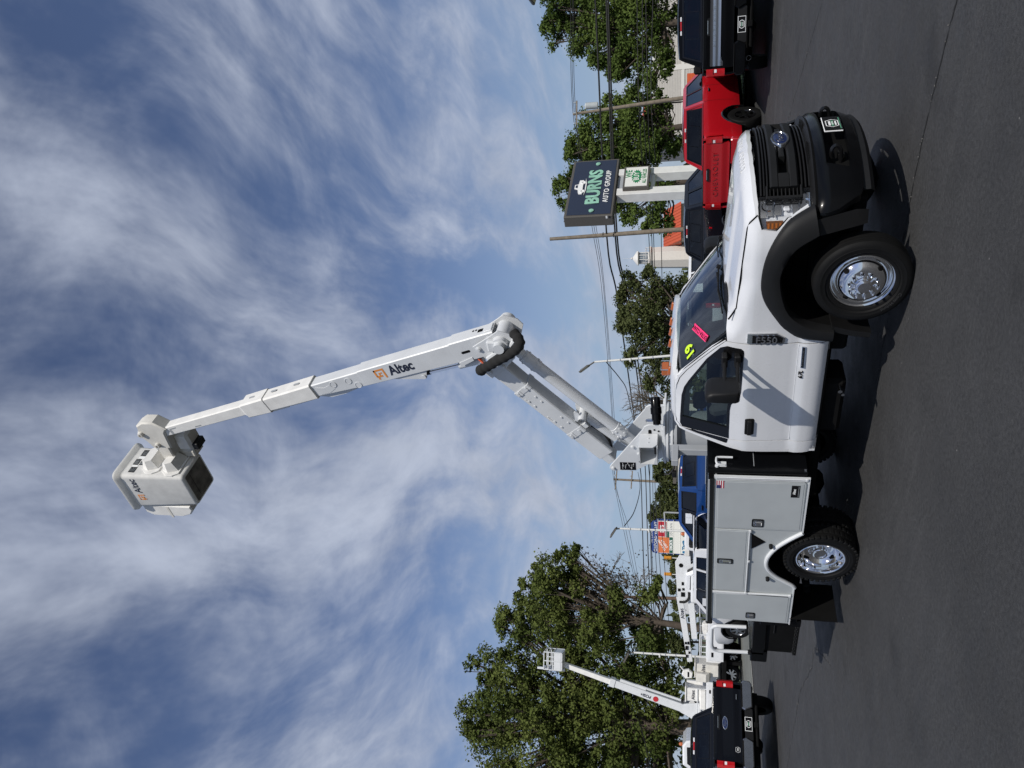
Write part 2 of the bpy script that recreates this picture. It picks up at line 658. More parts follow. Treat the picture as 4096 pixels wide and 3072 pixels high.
# ------------------------------------------------------------------ ground
def ground_material(name, col, kind):
    m = bpy.data.materials.new(name)
    m.use_nodes = True
    nt = m.node_tree
    N, L = nt.nodes, nt.links
    b = N['Principled BSDF']
    tcn = N.new('ShaderNodeTexCoord')

    def noise(s, d=6, r=0.6, sc=(1, 1, 1)):
        mp = N.new('ShaderNodeMapping')
        mp.inputs['Scale'].default_value = sc
        L.new(tcn.outputs['Object'], mp.inputs['Vector'])
        n = N.new('ShaderNodeTexNoise')
        n.inputs['Scale'].default_value = s
        n.inputs['Detail'].default_value = d
        n.inputs['Roughness'].default_value = r
        L.new(mp.outputs[0], n.inputs['Vector'])
        return n.outputs['Fac']

    def mapr(v, a, c, lo, hi):
        n = N.new('ShaderNodeMapRange')
        for k, x in zip(('From Min', 'From Max', 'To Min', 'To Max'), (a, c, lo, hi)):
            n.inputs[k].default_value = x
        L.new(v, n.inputs['Value'])
        return n.outputs[0]

    def mul(a, c):
        n = N.new('ShaderNodeMath'); n.operation = 'MULTIPLY'
        L.new(a, n.inputs[0])
        L.new(c, n.inputs[1])
        return n.outputs[0]
    if kind == 'asphalt':
        v = mul(mapr(noise(0.35, 5), 0.3, 0.7, 0.82, 1.16), mapr(noise(2.2, 6, 0.7), 0.3, 0.7, 0.88, 1.10))
        v = mul(v, mapr(noise(230, 2, 0.5), 0.3, 0.7, 0.45, 1.55))
        v = mul(v, mapr(noise(30, 4, 0.75), 0.3, 0.7, 0.58, 1.45))
        v = mul(v, mapr(noise(1.0, 4, 0.6, (0.25, 3.2, 1)), 0.56, 0.72, 1.0, 1.22))       # faint drag marks
        # pale specks of exposed stone
        vo = N.new('ShaderNodeTexVoronoi')
        vo.inputs['Scale'].default_value = 6
        L.new(tcn.outputs['Object'], vo.inputs['Vector'])
        sp = mapr(vo.outputs['Distance'], 0.02, 0.05, 0.8, 0.0)
        wn_ = N.new('ShaderNodeTexWhiteNoise'); wn_.noise_dimensions = '3D'
        L.new(vo.outputs['Position'], wn_.inputs['Vector'])
        pick = mapr(wn_.outputs['Value'], 0.70, 0.90, 0.0, 1.0)
        sp = mul(sp, pick)
        # darker oil spots
        v = mul(v, mapr(noise(0.9, 3, 0.5), 0.60, 0.72, 1.0, 0.72))
        sc = N.new('ShaderNodeVectorMath'); sc.operation = 'SCALE'
        sc.inputs[0].default_value = col
        L.new(v, sc.inputs['Scale'])
        mixn = N.new('ShaderNodeMix'); mixn.data_type = 'RGBA'
        L.new(sp, mixn.inputs['Factor'])
        L.new(sc.outputs[0], mixn.inputs['A'])
        mixn.inputs['B'].default_value = (0.30, 0.29, 0.27, 1)
        L.new(mixn.outputs['Result'], b.inputs['Base Color'])
        L.new(mapr(noise(3.0, 4), 0.3, 0.7, 0.62, 0.85), b.inputs['Roughness'])
        b.inputs['Specular IOR Level'].default_value = 0.35
        bp = N.new('ShaderNodeBump'); bp.inputs['Strength'].default_value = 0.8; bp.inputs['Distance'].default_value = 0.008
        L.new(noise(60, 5, 0.75), bp.inputs['Height'])
        L.new(bp.outputs[0], b.inputs['Normal'])
    else:
        v = mul(mapr(noise(0.5, 5), 0.3, 0.7, 0.75, 1.2), mapr(noise(14, 6, 0.7), 0.3, 0.7, 0.7, 1.25))
        sc = N.new('ShaderNodeVectorMath'); sc.operation = 'SCALE'
        sc.inputs[0].default_value = col
        L.new(v, sc.inputs['Scale'])
        L.new(sc.outputs[0], b.inputs['Base Color'])
        b.inputs['Roughness'].default_value = 0.9
        bp = N.new('ShaderNodeBump'); bp.inputs['Strength'].default_value = 0.5
        L.new(noise(40, 4), bp.inputs['Height'])
        L.new(bp.outputs[0], b.inputs['Normal'])
    MATS[name] = m


ground_material('asphalt', (0.039, 0.039, 0.0395), 'asphalt')
ground_material('old_asphalt', (0.135, 0.14, 0.125), 'plain')
ground_material('earth', (0.07, 0.085, 0.04), 'plain')
ground_material('turf', (0.11, 0.17, 0.035), 'plain')
ground_material('concrete', (0.40, 0.38, 0.34), 'plain')


def from_pq(p, q):
    # inverse of pq()
    a, b, c, d = -0.648, 0.762, 0.762, 0.648
    det = a * d - b * c
    dx = (p * d - b * q) / det
    dy = (a * q - c * p) / det
    return dx + 4.0, dy - 7.1


def ground_sheet(name, P, Q, mat, dz, kind='structure', label=None):
    mb = MB(mat)
    vs = []
    for p in P:
        for q in Q:
            x, y = from_pq(p, q)
            vs.append((x, y, ground_z(x, y) + dz))
    n = len(Q)
    mb.add(vs, [(i * n + j, i * n + j + 1, (i + 1) * n + j + 1, (i + 1) * n + j) for i in range(len(P) - 1) for j in range(n - 1)])
    o = mb.build(name, None, None)
    tag(o, label, None, None, kind)
    return o


far = [-600, -200, -60] + list(np.arange(-30, 60.1, 1.5)) + [80, 120, 200, 400, 900, 1800]
farq = [-1200, -500, -200, -90] + list(np.arange(-54, 54.1, 4.0)) + [90, 200, 500, 1200]
ground_sheet('ground', far, farq, 'earth', -0.12)
lot = ground_sheet('parking_lot', list(np.arange(-24, 39.1, 1.5)), list(np.arange(-60, 60.1, 3.0)), 'asphalt', 0.0)
# open seam between two paving passes: a ragged dark groove with pale grit along it
pm('seam_dark', (0.008, 0.008, 0.008), 0.9)
pm('grit', (0.13, 0.125, 0.115), 0.9)


def seam(pts, w):
    mb = MB('seam_dark')
    L_, R_ = [], []
    prev = 0.0
    path = []
    for a, b in zip(pts, pts[1:]):
        n = max(2, int((Vector(b) - Vector(a)).length / 0.05))
        for k in range(n):
            path.append(Vector(a).lerp(Vector(b), k / n))
    for i, p_ in enumerate(path):
        d = (path[min(i + 1, len(path) - 1)] - path[max(i - 1, 0)]).normalized()
        nrm = Vector((-d.y, d.x))
        prev = prev * 0.85 + random.gauss(0, 0.006)
        ww = w * max(0.15, random.gauss(0.8, 0.45))
        c = p_ + nrm * prev
        z = ground_z(c.x, c.y) + 0.004
        L_.append((c.x + nrm.x * ww, c.y + nrm.y * ww, z)); R_.append((c.x - nrm.x * ww, c.y - nrm.y * ww, z))
    mb.loft([L_, R_], closed=False)
    for k in range(int(len(path) * 0.5)):
        p_ = random.choice(path)
        x, y, s_ = p_.x + random.gauss(0, 0.02), p_.y + random.gauss(0, 0.02), random.uniform(0.0015, 0.0045)
        z = ground_z(x, y)
        mb.box(x - s_, x + s_, y - s_, y + s_, z, z + s_ + 0.004, 'grit')
    o = mb.build('seam', lot, None)
    o['kind'] = 'stuff'


seam([(4.2, -1.0), (1.07, -0.47), (0.65, -0.45), (0.30, -0.47), (-1.6, -0.50)], 0.009)
seam([(4.6, 2.0), (-2.5, 8.2), (-6.5, 10.6)], 0.006)
seam([(-6.2, -1.0), (-7.3, -0.04), (-7.8, -0.11), (-9.5, 0.4), (-14, 0.6)], 0.009)


# ------------------------------------------------------------------ the bucket truck: cab
TRUCK = thing('bucket_truck', 'white single cab bucket truck with grey service body and raised boom, filling the foreground', 'truck')
ZS = [0.58, 0.61, 0.66, 0.72, 0.80, 0.855, 0.875, 0.90, 1.10, 1.30, 1.355, 1.375, 1.45, 2.0, 2.06]
YS = [0.925, 0.965, 0.99, 1.002, 1.006, 0.992, 0.984, 0.992, 1.006, 1.012, 1.006, 0.996, 0.982, 0.785, 0.70]


def ysd(z):
    return float(np.interp(z, ZS, YS))


def side_fn(sg, off=0.0):
    def f(x, z):
        y = ysd(z)
        if x > -0.62:                                   # fender: rolls over into the bonnet
            zr = 1.295 + max(0, -x) * 0.14
            if z > zr:
                y = min(y, 1.010 - ((z - zr) / 0.11) ** 2 * 0.10)
            if x > 0.25:
                y -= ((x - 0.25) / 0.40) ** 2 * 0.115
            if x < -0.45:
                k = (-0.45 - x) / 0.17
                y = y * (1 - k) + max(ysd(z), 0.90) * k
        return (x, sg * (y + off), z)
    return f


# plan of the nose: x, |y|
PCP = [(0.875, 0.0), (0.862, 0.25), (0.822, 0.45), (0.768, 0.60), (0.715, 0.72), (0.665, 0.82), (0.625, 0.88), (0.56, 0.93), (0.48, 0.96), (0.36, 0.985), (0.2, 0.998), (0.05, 1.0)]
_pc = [Vector(p) for p in smooth_poly(PCP, 8)]
_ps = [0.0]
for a, b in zip(_pc, _pc[1:]):
    _ps.append(_ps[-1] + (b - a).length)
_px = np.array([p[0] for p in _pc]); _py = np.array([p[1] for p in _pc]); _ps = np.array(_ps)


def s_at_y(y): return float(np.interp(y, _py, _ps))
def s_at_x(x): return float(np.interp(-x, -_px, _ps))
def nose_x(y): return float(np.interp(abs(y), _py, _px))


def nose(s, off=0.0):
    a = abs(s)
    x = np.interp(a, _ps, _px); y = np.interp(a, _ps, _py)
    e = 0.01
    tx = np.interp(a + e, _ps, _px) - np.interp(max(a - e, 0), _ps, _px)
    ty = np.interp(a + e, _ps, _py) - np.interp(max(a - e, 0), _ps, _py)
    l = sqrt(tx * tx + ty * ty) + 1e-9
    nx, ny = ty / l, -tx / l
    if a < 1e-6: nx, ny = 1, 0
    return (x + nx * off, (y + ny * off) * (1 if s >= 0 else -1))


def nose_fn(off=0.0, tilt=0.0, z0=1.28):
    def f(s, z):
        x, y = nose(s, off + tilt * (z - z0))
        return (x, y, z)
    return f


def hood_z(x, y):
    zs_ = float(np.interp(x, [-0.6, -0.46, -0.32, 0.19, 0.56, 0.9], [1.53, 1.500, 1.458, 1.415, 1.385, 1.352]))
    a = min(1, abs(y) / 0.9)
    z = zs_ + 0.062 * (1 - a ** 2.4)
    k = max(0, min(1, (0.50 - abs(y)) / 0.07)); k = k * k * (3 - 2 * k)
    d = float(np.min(np.hypot(_px - x, _py - abs(y))))
    e_ = max(0.0, min(1.0, (d - 0.10) / 0.22))
    z += 0.024 * k * e_ * e_ * (3 - 2 * e_)
    k = max(0.0, min(1.0, (x - 0.42) / 0.16)); k = k * k * (3 - 2 * k)
    if d < 0.13:
        z -= 0.085 * ((0.13 - d) / 0.13) ** 2.2 * k
    e = 0.90 - abs(y)
    if e < 0.06:
        z -= 0.03 * ((0.06 - e) / 0.06) ** 2
    return z


WELL_OUT = smooth_poly([(0.70, 0.845), (0.565, 1.06), (0.325, 1.20), (0.04, 1.245), (-0.175, 1.21), (-0.41, 1.075), (-0.505, 0.995), (-0.595, 0.86), (-0.632, 0.59)], 5)
WELL_IN = smooth_poly([(0.475, 0.80), (0.345, 0.985), (0.135, 1.075), (-0.04, 1.068), (-0.27, 1.0), (-0.40, 0.88), (-0.47, 0.74), (-0.505, 0.585)], 5)

for sg in (-1, 1):
    rim = (0, -sg * 0.03, 0)
    fend = [(-0.672, 0.60), (-0.672, 1.515), (-0.56, 1.525), (-0.44, 1.512), (-0.32, 1.437), (0.19, 1.398), (0.535, 1.370), (0.612, 1.292),
            (0.515, 1.262), (0.495, 1.135), (0.592, 1.045), (0.632, 0.852)] + [p for p in WELL_OUT[1:]]
    mb = MB('white_paint')
    panel(mb, fend, side_fn(sg), 0.045, rim=rim)
    f = mb.build('fender', TRUCK, 40)
    # flare
    mb = MB('dark_plastic')
    no = 44
    def rs(pl, n):
        L = [0]
        for a, b in zip(pl, pl[1:]): L.append(L[-1] + (Vector(b) - Vector(a)).length)
        t = np.linspace(0, L[-1], n)
        return list(zip(np.interp(t, L, [p[0] for p in pl]), np.interp(t, L, [p[1] for p in pl])))
    A, B = rs(WELL_OUT, no), rs(WELL_IN, no)
    rings = []
    for w, y in ((0, 0.975), (0, 1.022), (0.06, 1.045), (0.30, 1.068), (0.70, 1.076), (0.93, 1.070), (1.0, 1.05), (1.03, 0.96)):
        ring = []
        for (a, b) in zip(A, B):
            x = a[0] + (b[0] - a[0]) * w; z = a[1] + (b[1] - a[1]) * w
            yy = y
            if x > 0.30: yy -= ((x - 0.30) / 0.40) ** 2 * 0.10
            ring.append((x, sg * yy, z))
        rings.append(ring)
    mb.loft(rings, closed=False)
    mb.build('wheel_arch_flare', TRUCK, 50)
    # wheel well liner
    mb = MB('chassis')
    ring = [(x * 1.0, z) for x, z in WELL_IN]
    mb.loft([[(x, sg * 0.97, z) for x, z in ring], [(x, sg * 0.35, z + 0.05) for x, z in ring]], closed=False)
    mb.box(0.40, -0.55, sg * 0.34, sg * 0.36, 0.45, 1.15)
    mb.build('wheel_well', TRUCK)

    # cab shell side with the door opening
    door = [(-0.682, 0.598), (-0.682, 1.525), (-0.80, 1.625), (-0.97, 1.762), (-1.15, 1.895), (-1.275, 1.968), (-1.38, 1.998), (-1.50, 2.010), (-1.80, 2.016), (-1.90, 2.006),
            (-1.945, 1.96), (-1.962, 1.75), (-1.965, 1.47), (-1.945, 1.2), (-1.945, 0.875), (-1.95, 0.70), (-1.955, 0.598)]
    win = [(-0.735, 1.512), (-0.745, 1.385), (-0.762, 1.364), (-0.80, 1.361), (-1.29, 1.372), (-1.36, 1.385), (-1.47, 1.462), (-1.55, 1.472), (-1.948, 1.474),
           (-1.944, 1.95), (-1.90, 1.972), (-1.80, 1.970), (-1.50, 1.952), (-1.38, 1.925), (-1.28, 1.880), (-0.94, 1.70), (-0.77, 1.575)]
    cabs = [(-0.672, 0.585), (-0.672, 1.53), (-0.80, 1.655), (-0.99, 1.80), (-1.20, 1.962), (-1.32, 2.020), (-1.45, 2.040), (-1.80, 2.048), (-1.90, 2.040), (-1.975, 1.99), (-2.01, 1.90),
            (-2.05, 1.70), (-2.085, 1.48), (-2.105, 1.33), (-2.118, 0.90), (-2.118, 0.86), (-2.105, 0.585)]
    quarter = [(-1.972, 1.478), (-2.022, 1.486), (-2.030, 1.50), (-1.992, 1.80), (-1.966, 1.93), (-1.960, 1.75)]
    mb = MB('white_paint')
    dgap = inset(door, -0.010)
    panel(mb, cabs, side_fn(sg), 0.05, holes=[dgap], rim=(0.0, -sg * 0.05, 0))
    cabside = mb.build('cab_side', TRUCK, 40)
    mb = MB('gloss_black')
    panel(mb, quarter, side_fn(sg, 0.004), 0.06, rim=rim)
    mb.build('quarter_trim', cabside)
    mb = MB('white_paint')
    panel(mb, door, side_fn(sg), 0.045, holes=[win], rim=rim)
    d = mb.build('door', TRUCK, 40)
    mb = MB('chassis')
    panel(mb, inset(door, -0.03), side_fn(sg, -0.016), 0.09, holes=[inset(door, 0.02)])
    mb.build('door_seal', d)
    mb = MB('white_paint')
    mb.tube([side_fn(sg, -0.001)(x, 0.866) for x in np.linspace(-0.70, -1.93, 20)], 0.0075, 6)  # raised bead added so that its shadow draws the body crease
    mb.build('door_crease_bead', d)
    # window seal, glass, rear black panel
    mb = MB('gloss_black')
    wi = inset(win, 0.022)
    panel(mb, inset(win, -0.004), side_fn(sg, 0.003), 0.07, holes=[wi], rim=rim)
    rearp = [(-1.80, 1.474), (-1.952, 1.470), (-1.948, 1.955), (-1.80, 1.968)]
    panel(mb, rearp, side_fn(sg, 0.006), 0.07, rim=rim)
    front = [(-0.735, 1.512), (-0.745, 1.38), (-0.80, 1.365), (-0.885, 1.366), (-0.915, 1.60), (-0.885, 1.655), (-0.77, 1.575)]
    panel(mb, front, side_fn(sg, 0.006), 0.07, rim=rim)
    mb.build('window_trim', d)
    mb = MB('glass_clear')
    panel(mb, wi, side_fn(sg, -0.010), 0.08)
    mb.build('window', d)
    # handle
    mb = MB('black_plastic')
    mb.prism(round_rect(-1.862, -1.634, 1.222, 1.315, 0.02), sg * 0.99, sg * 1.017, 'y', bev=0.006)
    mb.cbox((-1.745, sg * 1.035, 1.268), 0.20, 0.024, 0.045, bev=0.008)
    mb.cbox((-1.66, sg * 1.022, 1.268), 0.03, 0.04, 0.04, bev=0.006)
    mb.cbox((-1.835, sg * 1.022, 1.268), 0.03, 0.04, 0.04, bev=0.006)
    mb.build('door_handle', d)
    # mirror: two telescoping arms and a tall head
    mb = MB('black_plastic')
    for zz in (1.535, 1.415):
        mb.box(-0.79, -0.93, sg * 0.965, sg * 1.06, zz - 0.028, zz + 0.030, bev=0.012)
        mb.tube([(-0.865, sg * 1.04, zz), (-0.895, sg * 1.16, zz + 0.004), (-0.915, sg * 1.29, zz + 0.006)], 0.019, 8)
    mirr = mb.build('mirror', TRUCK)
    mb = MB('black_plastic')
    prof = [(-0.895, 1.415), (-0.90, 1.66), (-0.925, 1.705), (-0.965, 1.725), (-1.005, 1.72), (-1.015, 1.70), (-1.02, 1.43), (-1.005, 1.40), (-0.93, 1.395)]
    rings = []
    for y, k in ((1.215, 0.55), (1.222, 0.84), (1.25, 0.97), (1.31, 1.0), (1.40, 1.0), (1.455, 0.93), (1.475, 0.78), (1.482, 0.5)):
        rings.append([(-0.985 + (x + 0.985) * (0.35 + 0.65 * k), sg * y, 1.56 + (z - 1.56) * (0.45 + 0.55 * k)) for x, z in prof])
    mb.loft(rings, cap=(True, True))
    head = mb.build('mirror_head', mirr, 50)
    mb = MB('mirror_silver')
    mb.prism(round_rect(1.24 * sg if sg > 0 else -1.46, 1.46 * sg if sg > 0 else -1.24, 1.42, 1.69, 0.03), -1.026, -1.022, 'x')
    mb.build('mirror_glass', mirr)
    # badge with the model number, and the small engine badge
    mb = MB('soft_chrome')
    bp = [(-0.545, 1.335), (-0.655, 1.337), (-0.658, 1.00), (-0.60, 0.995), (-0.545, 1.075)]
    panel(mb, bp, side_fn(sg, 0.016), 0.1, rim=rim)
    panel(mb, [(-0.568, 1.29), (-0.650, 1.29), (-0.652, 1.02), (-0.60, 1.015), (-0.568, 1.07)], side_fn(sg, 0.019), 0.1, mat='gloss_black')
    bdg = mb.build('fender_badge', TRUCK, 30)
    ex = (1, 0, 0) if sg < 0 else (-1, 0, 0)
    # letters run down the badge
    text('F550', 'badge_letters', frame((-0.610, sg * 1.033, 1.165), (0, 0, -1), ex), 'soft_chrome', bdg, 0.098, bold=0.002, extrude=0.004) if False else None
    text('F550', 'badge_letters', frame((-0.612, sg * 1.036, 1.165), (0, 0, -1) if sg < 0 else (0, 0, 1), (1, 0, 0)), 'chrome', bdg, 0.100, bold=0.0012, extrude=0.003)
    mb = MB('gloss_black')
    if sg < 0:
        panel(mb, [(-0.712, 0.838), (-0.712, 0.805), (-0.965, 0.800), (-0.965, 0.833)], side_fn(sg, 0.010), 0.1, rim=rim, mat='soft_chrome')
        panel(mb, [(-0.717, 0.834), (-0.717, 0.809), (-0.960, 0.804), (-0.960, 0.829)], side_fn(sg, 0.012), 0.1)
        eb = mb.build('engine_badge', d, 30)
        text('POWER STROKE', 'badge_letters', frame((-0.838, -1.0175, 0.819), (1, 0, 0), (0, 0, 1)), 'soft_chrome', eb, 0.025, extrude=0.001)
        text('6.7L', 'badge_letters', frame((-1.05, -1.010, 0.825), (1, 0, 0), (0, 0, 1)), 'black_plastic', eb, 0.055, extrude=0.004, bold=0.001, shear=0.3)

# hood
hood = [(-0.30, 0.0), (-0.32, -0.35), (-0.38, -0.65), (-0.455, -0.83), (-0.44, -0.898), (-0.32, -0.905), (0.19, -0.898), (0.53, -0.885), (0.60, -0.878)] + [(nose_x(y) - 0.013, -y) for y in np.linspace(0.85, 0.0, 16)]
hood = hood + [(x, -y) for x, y in hood[-2:0:-1]]
mb = MB('white_paint')
panel(mb, hood, lambda x, y: (x, y, hood_z(x, y)), 0.045, rim=(0, 0, -0.035))
hd = mb.build('hood', TRUCK, 40)
for sg in (-1, 1):
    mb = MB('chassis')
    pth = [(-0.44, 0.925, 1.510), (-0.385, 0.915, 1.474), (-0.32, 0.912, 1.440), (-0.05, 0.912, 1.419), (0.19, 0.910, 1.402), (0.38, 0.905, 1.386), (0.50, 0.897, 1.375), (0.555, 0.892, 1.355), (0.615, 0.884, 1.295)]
    mb.tube([(x, sg * y, z) for x, y, z in pth], 0.0085, 6)  # black tube added to draw the shaded gap between hood and fender
    mb.build('hood_gap_line', hd)
me_w = lambda co: None
def emboss(co):
    # lettering pressed into the nose of the bonnet
    s = co.x
    y = s
    x = nose_x(y) - 0.080 + co.y
    return (x + co.z * 0.6, y, hood_z(x, y) + 0.001 + co.z * 0.8)
text('SUPER DUTY', 'hood_letters', None, 'white_paint', hd, 0.085, warp=emboss, extrude=0.007, spacing=1.55)

# cowl, wipers, windshield, roof, back wall
mb = MB('black_plastic')
cowl = [(-0.28, 0.0), (-0.30, -0.35), (-0.36, -0.65), (-0.44, -0.83), (-0.52, -0.90), (-0.68, -0.90), (-0.66, -0.5), (-0.60, 0)]
cowl = cowl + [(x, -y) for x, y in cowl[-2:0:-1]]
panel(mb, cowl, lambda x, y: (x, y, 1.488 + 0.055 * (1 - (y / 0.9) ** 2) - 0.10 * (x + 0.45) * 0), 0.08, rim=(0, 0, -0.03))
mb.build('cowl', TRUCK)


def wind(u, v, off=0.0):
    x = (-0.60 + 0.22 * (1 - u * u)) * (1 - v) + (-1.265 + 0.15 * (1 - u * u)) * v
    y = u * (0.865 * (1 - v) + 0.735 * v)
    z = (1.512 + 0.045 * (1 - u * u)) * (1 - v) + (1.985 + 0.05 * (1 - u * u)) * v
    b = sin(pi * v) * 0.012 + off
    return (x + b * 0.6, y, z + b * 0.8)


def wind_patch(mb, u0, u1, v0, v1, off=0.0, nu=14, nv=8, mat=None, back=False):
    vs = [wind(u0 + (u1 - u0) * i / nu, v0 + (v1 - v0) * j / nv, off) for j in range(nv + 1) for i in range(nu + 1)]
    mb.add(vs, [(j * (nu + 1) + i, j * (nu + 1) + i + 1, (j + 1) * (nu + 1) + i + 1, (j + 1) * (nu + 1) + i) for j in range(nv) for i in range(nu)], mat)


mb = MB('glass_wind')
wind_patch(mb, -1, 1, 0, 1)
ws = mb.build('windshield', TRUCK)
mb = MB('gloss_black')
wind_patch(mb, -1.0, 1.0, -0.02, 0.05, -0.006)
wind_patch(mb, -1.0, 1.0, 0.96, 1.02, -0.006)
wind_patch(mb, -1.02, -0.955, 0, 1, -0.006, 2, 10)
wind_patch(mb, 0.955, 1.02, 0, 1, -0.006, 2, 10)
mb.build('windshield_band', ws)


def on_wind(u, v, du=0.0, dv=0.0):
    o = Vector(wind(u, v, 0.004)); a = Vector(wind(u + 0.02, v, 0.004)); b = Vector(wind(u, v + 0.02, 0.004))
    return o, (a - o).normalized(), (b - o).normalized()


# window stickers: a pink strip and a yellow-green 19 (looking at the glass, left is towards -y)
o, a, b = on_wind(-0.76, 0.47)
ang = radians(33)
ex = a * cos(ang) + b * sin(ang)
ey = -a * sin(ang) + b * cos(ang)
T = frame(o, ex, ey)
mb = MB('pink')
mb.box(-0.165, 0.165, -0.036, 0.036, 0.0, 0.003, T=T)
stk = mb.build('windshield_sticker', ws)
text('EXTRA CLEAN', 'sticker_letters', T @ Matrix.Translation((0, 0, 0.004)), 'ink', stk, 0.06, extrude=0.0006, xscale=0.85, bold=0.001)
o, a, b = on_wind(-0.865, 0.70)
ang = radians(12)
T = frame(o, a * cos(ang) + b * sin(ang), -a * sin(ang) + b * cos(ang))
text('19', 'year_sticker', T, 'ink', ws, 0.175, extrude=0.001, bold=0.012)
text('19', 'year_sticker', T @ Matrix.Translation((0, 0, 0.003)), 'lime', ws, 0.175, extrude=0.001, bold=0.006)
for sgw, y0, y1 in ((1, -0.70, -0.12), (1, 0.10, 0.68)):
    mb = MB('black_plastic')
    p0 = Vector(wind(y0 / 0.85, 0.015, 0.03)); p1 = Vector(wind(y1 / 0.85, 0.055, 0.03))
    q0 = Vector(wind(y0 / 0.85 * 0.95, 0.06, 0.018))
    mb.tube([p1 + Vector((0.03, 0.03, -0.02)), p1.lerp(p0, 0.5) + Vector((0, 0, 0.012)), p0.lerp(p1, 0.30)], 0.010, 6)
    mb.tube([p0, p0.lerp(p1, 0.5) + Vector((0, 0, 0.004)), p0.lerp(p1, 0.95)], 0.008, 6)
    mb.lathe([(0.0, 0.02), (0.022, 0.018), (0.024, -0.02)], p1 + Vector((0.03, 0.03, -0.02)), (0.4, 0, 1), 10)
    mb.build('wiper', TRUCK)

mb = MB('white_paint')
rf = [(-1.085, 0), (-1.10, -0.25), (-1.16, -0.52), (-1.235, -0.70), (-1.30, -0.748), (-1.45, -0.760), (-1.85, -0.755), (-1.95, -0.73), (-1.98, -0.5), (-1.985, 0)]
rf = rf + [(x, -y) for x, y in rf[-2:0:-1]]


def roof_z(x, y):
    z = 2.088 - 0.018 * (abs(y) / 0.75) ** 2 - 0.042 * (max(0, abs(y) - 0.62) / 0.14) ** 2
    z -= 0.055 * max(0, (x + 1.38) / 0.28) ** 2
    z -= 0.06 * max(0, (-1.82 - x) / 0.16) ** 2
    z -= 0.010 * (0.5 + 0.5 * cos(abs(y) * 4 * pi / 0.6)) * (1 if abs(y) < 0.6 and -1.85 < x < -1.42 else 0)
    return z


panel(mb, rf, lambda x, y: (x, y, roof_z(x, y)), 0.05, rim=(0, 0, -0.05))
rfo = mb.build('roof', TRUCK, 40)
for y in (-0.60, -0.20, 0.0, 0.20, 0.60):
    mb = MB('amber_lens')
    x = -1.36 + 0.10 * (1 - (y / 0.7) ** 2)
    z = roof_z(x, y)
    rings = []
    for k, (w, h) in enumerate(((1, 0), (0.95, 0.012), (0.75, 0.022), (0.4, 0.028), (0.05, 0.030))):
        rings.append([(x - 0.035 * (1 - w) + 0.062 * w * cos(t), y + 0.032 * w * sin(t), z + h * (1 - 0.15 * cos(t))) for t in [2 * pi * q / 14 for q in range(14)]])
    mb.loft(rings, cap=(False, True))
    mb.build('clearance_light', rfo, 60)
mb = MB('amber_lens')
mb.cbox((-1.52, -0.34, 2.135), 0.09, 0.15, 0.085, bev=0.012)
for k in range(4):
    mb.cbox((-1.52, -0.39 + k * 0.033, 2.135), 0.094, 0.006, 0.07, bev=0.002)
mb.tube([(-1.47, -0.42, 2.10), (-1.47, -0.42, 2.185), (-1.47, -0.26, 2.185), (-1.47, -0.26, 2.10)], 0.006, 6, 'soft_chrome')
mb.cbox((-1.52, -0.34, 2.088), 0.12, 0.17, 0.014, 'grey_steel', bev=0.004)
mb.build('beacon', rfo)

mb = MB('white_paint')
bw = [(-0.985, 0.60), (-1.0, 1.2), (-0.985, 1.45), (-0.80, 1.98), (-0.70, 2.04), (0.70, 2.04), (0.80, 1.98), (0.985, 1.45), (1.0, 1.2), (0.985, 0.60)]
rw = round_rect(-0.66, 0.66, 1.50, 1.88, 0.05)


def back_x(z): return float(np.interp(z, [0.58, 0.9, 1.33, 1.48, 1.70, 1.90, 2.06], [-2.098, -2.112, -2.10, -2.08, -2.045, -2.005, -1.95]))


panel(mb, bw, lambda y, z: (back_x(z), y, z), 0.08, holes=[rw], rim=(0.03, 0, 0))
bk = mb.build('cab_back', TRUCK, 40)
mb = MB('glass_clear')
panel(mb, rw, lambda y, z: (back_x(z) + 0.012, y, z), 0.12)
mb.build('rear_window', bk)

# interior
for y in (-0.45, 0.45):
    mb = MB('seat_cloth')
    mb.box(-1.25, -1.80, y - 0.30, y + 0.30, 0.95, 1.16, bev=0.05)
    T = Matrix.Translation((-1.72, y, 1.12)) @ Matrix.Rotation(radians(-14), 4, 'Y')
    mb.box(-0.08, 0.08, -0.27, 0.27, 0.0, 0.56, bev=0.05, T=T)
    mb.box(-0.05, 0.05, -0.13, 0.13, 0.58, 0.74, bev=0.04, T=T)
    mb.build('seat', TRUCK)
mb = MB('seat_cloth')
mb.box(-1.35, -1.80, -0.14, 0.14, 0.95, 1.22, bev=0.04)
mb.build('centre_console', TRUCK)
mb = MB('dash')
dsh = [(-0.58, 1.46), (-0.80, 1.475), (-1.00, 1.44), (-1.06, 1.36), (-1.02, 1.15), (-0.95, 0.95), (-0.62, 0.9)]
mb.prism(dsh, -0.90, 0.90, 'y', bev=0.02)
mb.box(-0.75, -2.05, -0.92, 0.92, 0.70, 0.78)
mb.box(-0.60, -0.66, -0.93, 0.93, 0.60, 1.46)
for sg in (-1, 1):
    mb.box(-0.75, -1.95, sg * 0.92, sg * 0.94, 0.62, 1.36)
dso = mb.build('dashboard', TRUCK)
mb = MB('dash')
ringc = Vector((-1.12, 0.42, 1.40))
T = Matrix.Translation(ringc) @ Matrix.Rotation(radians(-62), 4, 'Y')
mb.tube([tuple(T @ Vector((0.19 * cos(t), 0.19 * sin(t), 0))) for t in [2 * pi * k / 24 for k in range(25)]], 0.015, 7)
mb.cbox((0, 0, -0.01), 0.12, 0.15, 0.05, bev=0.02, T=T)
mb.cbox((0, 0.1, 0), 0.03, 0.18, 0.015, T=T); mb.cbox((0, -0.1, 0), 0.03, 0.18, 0.015, T=T)
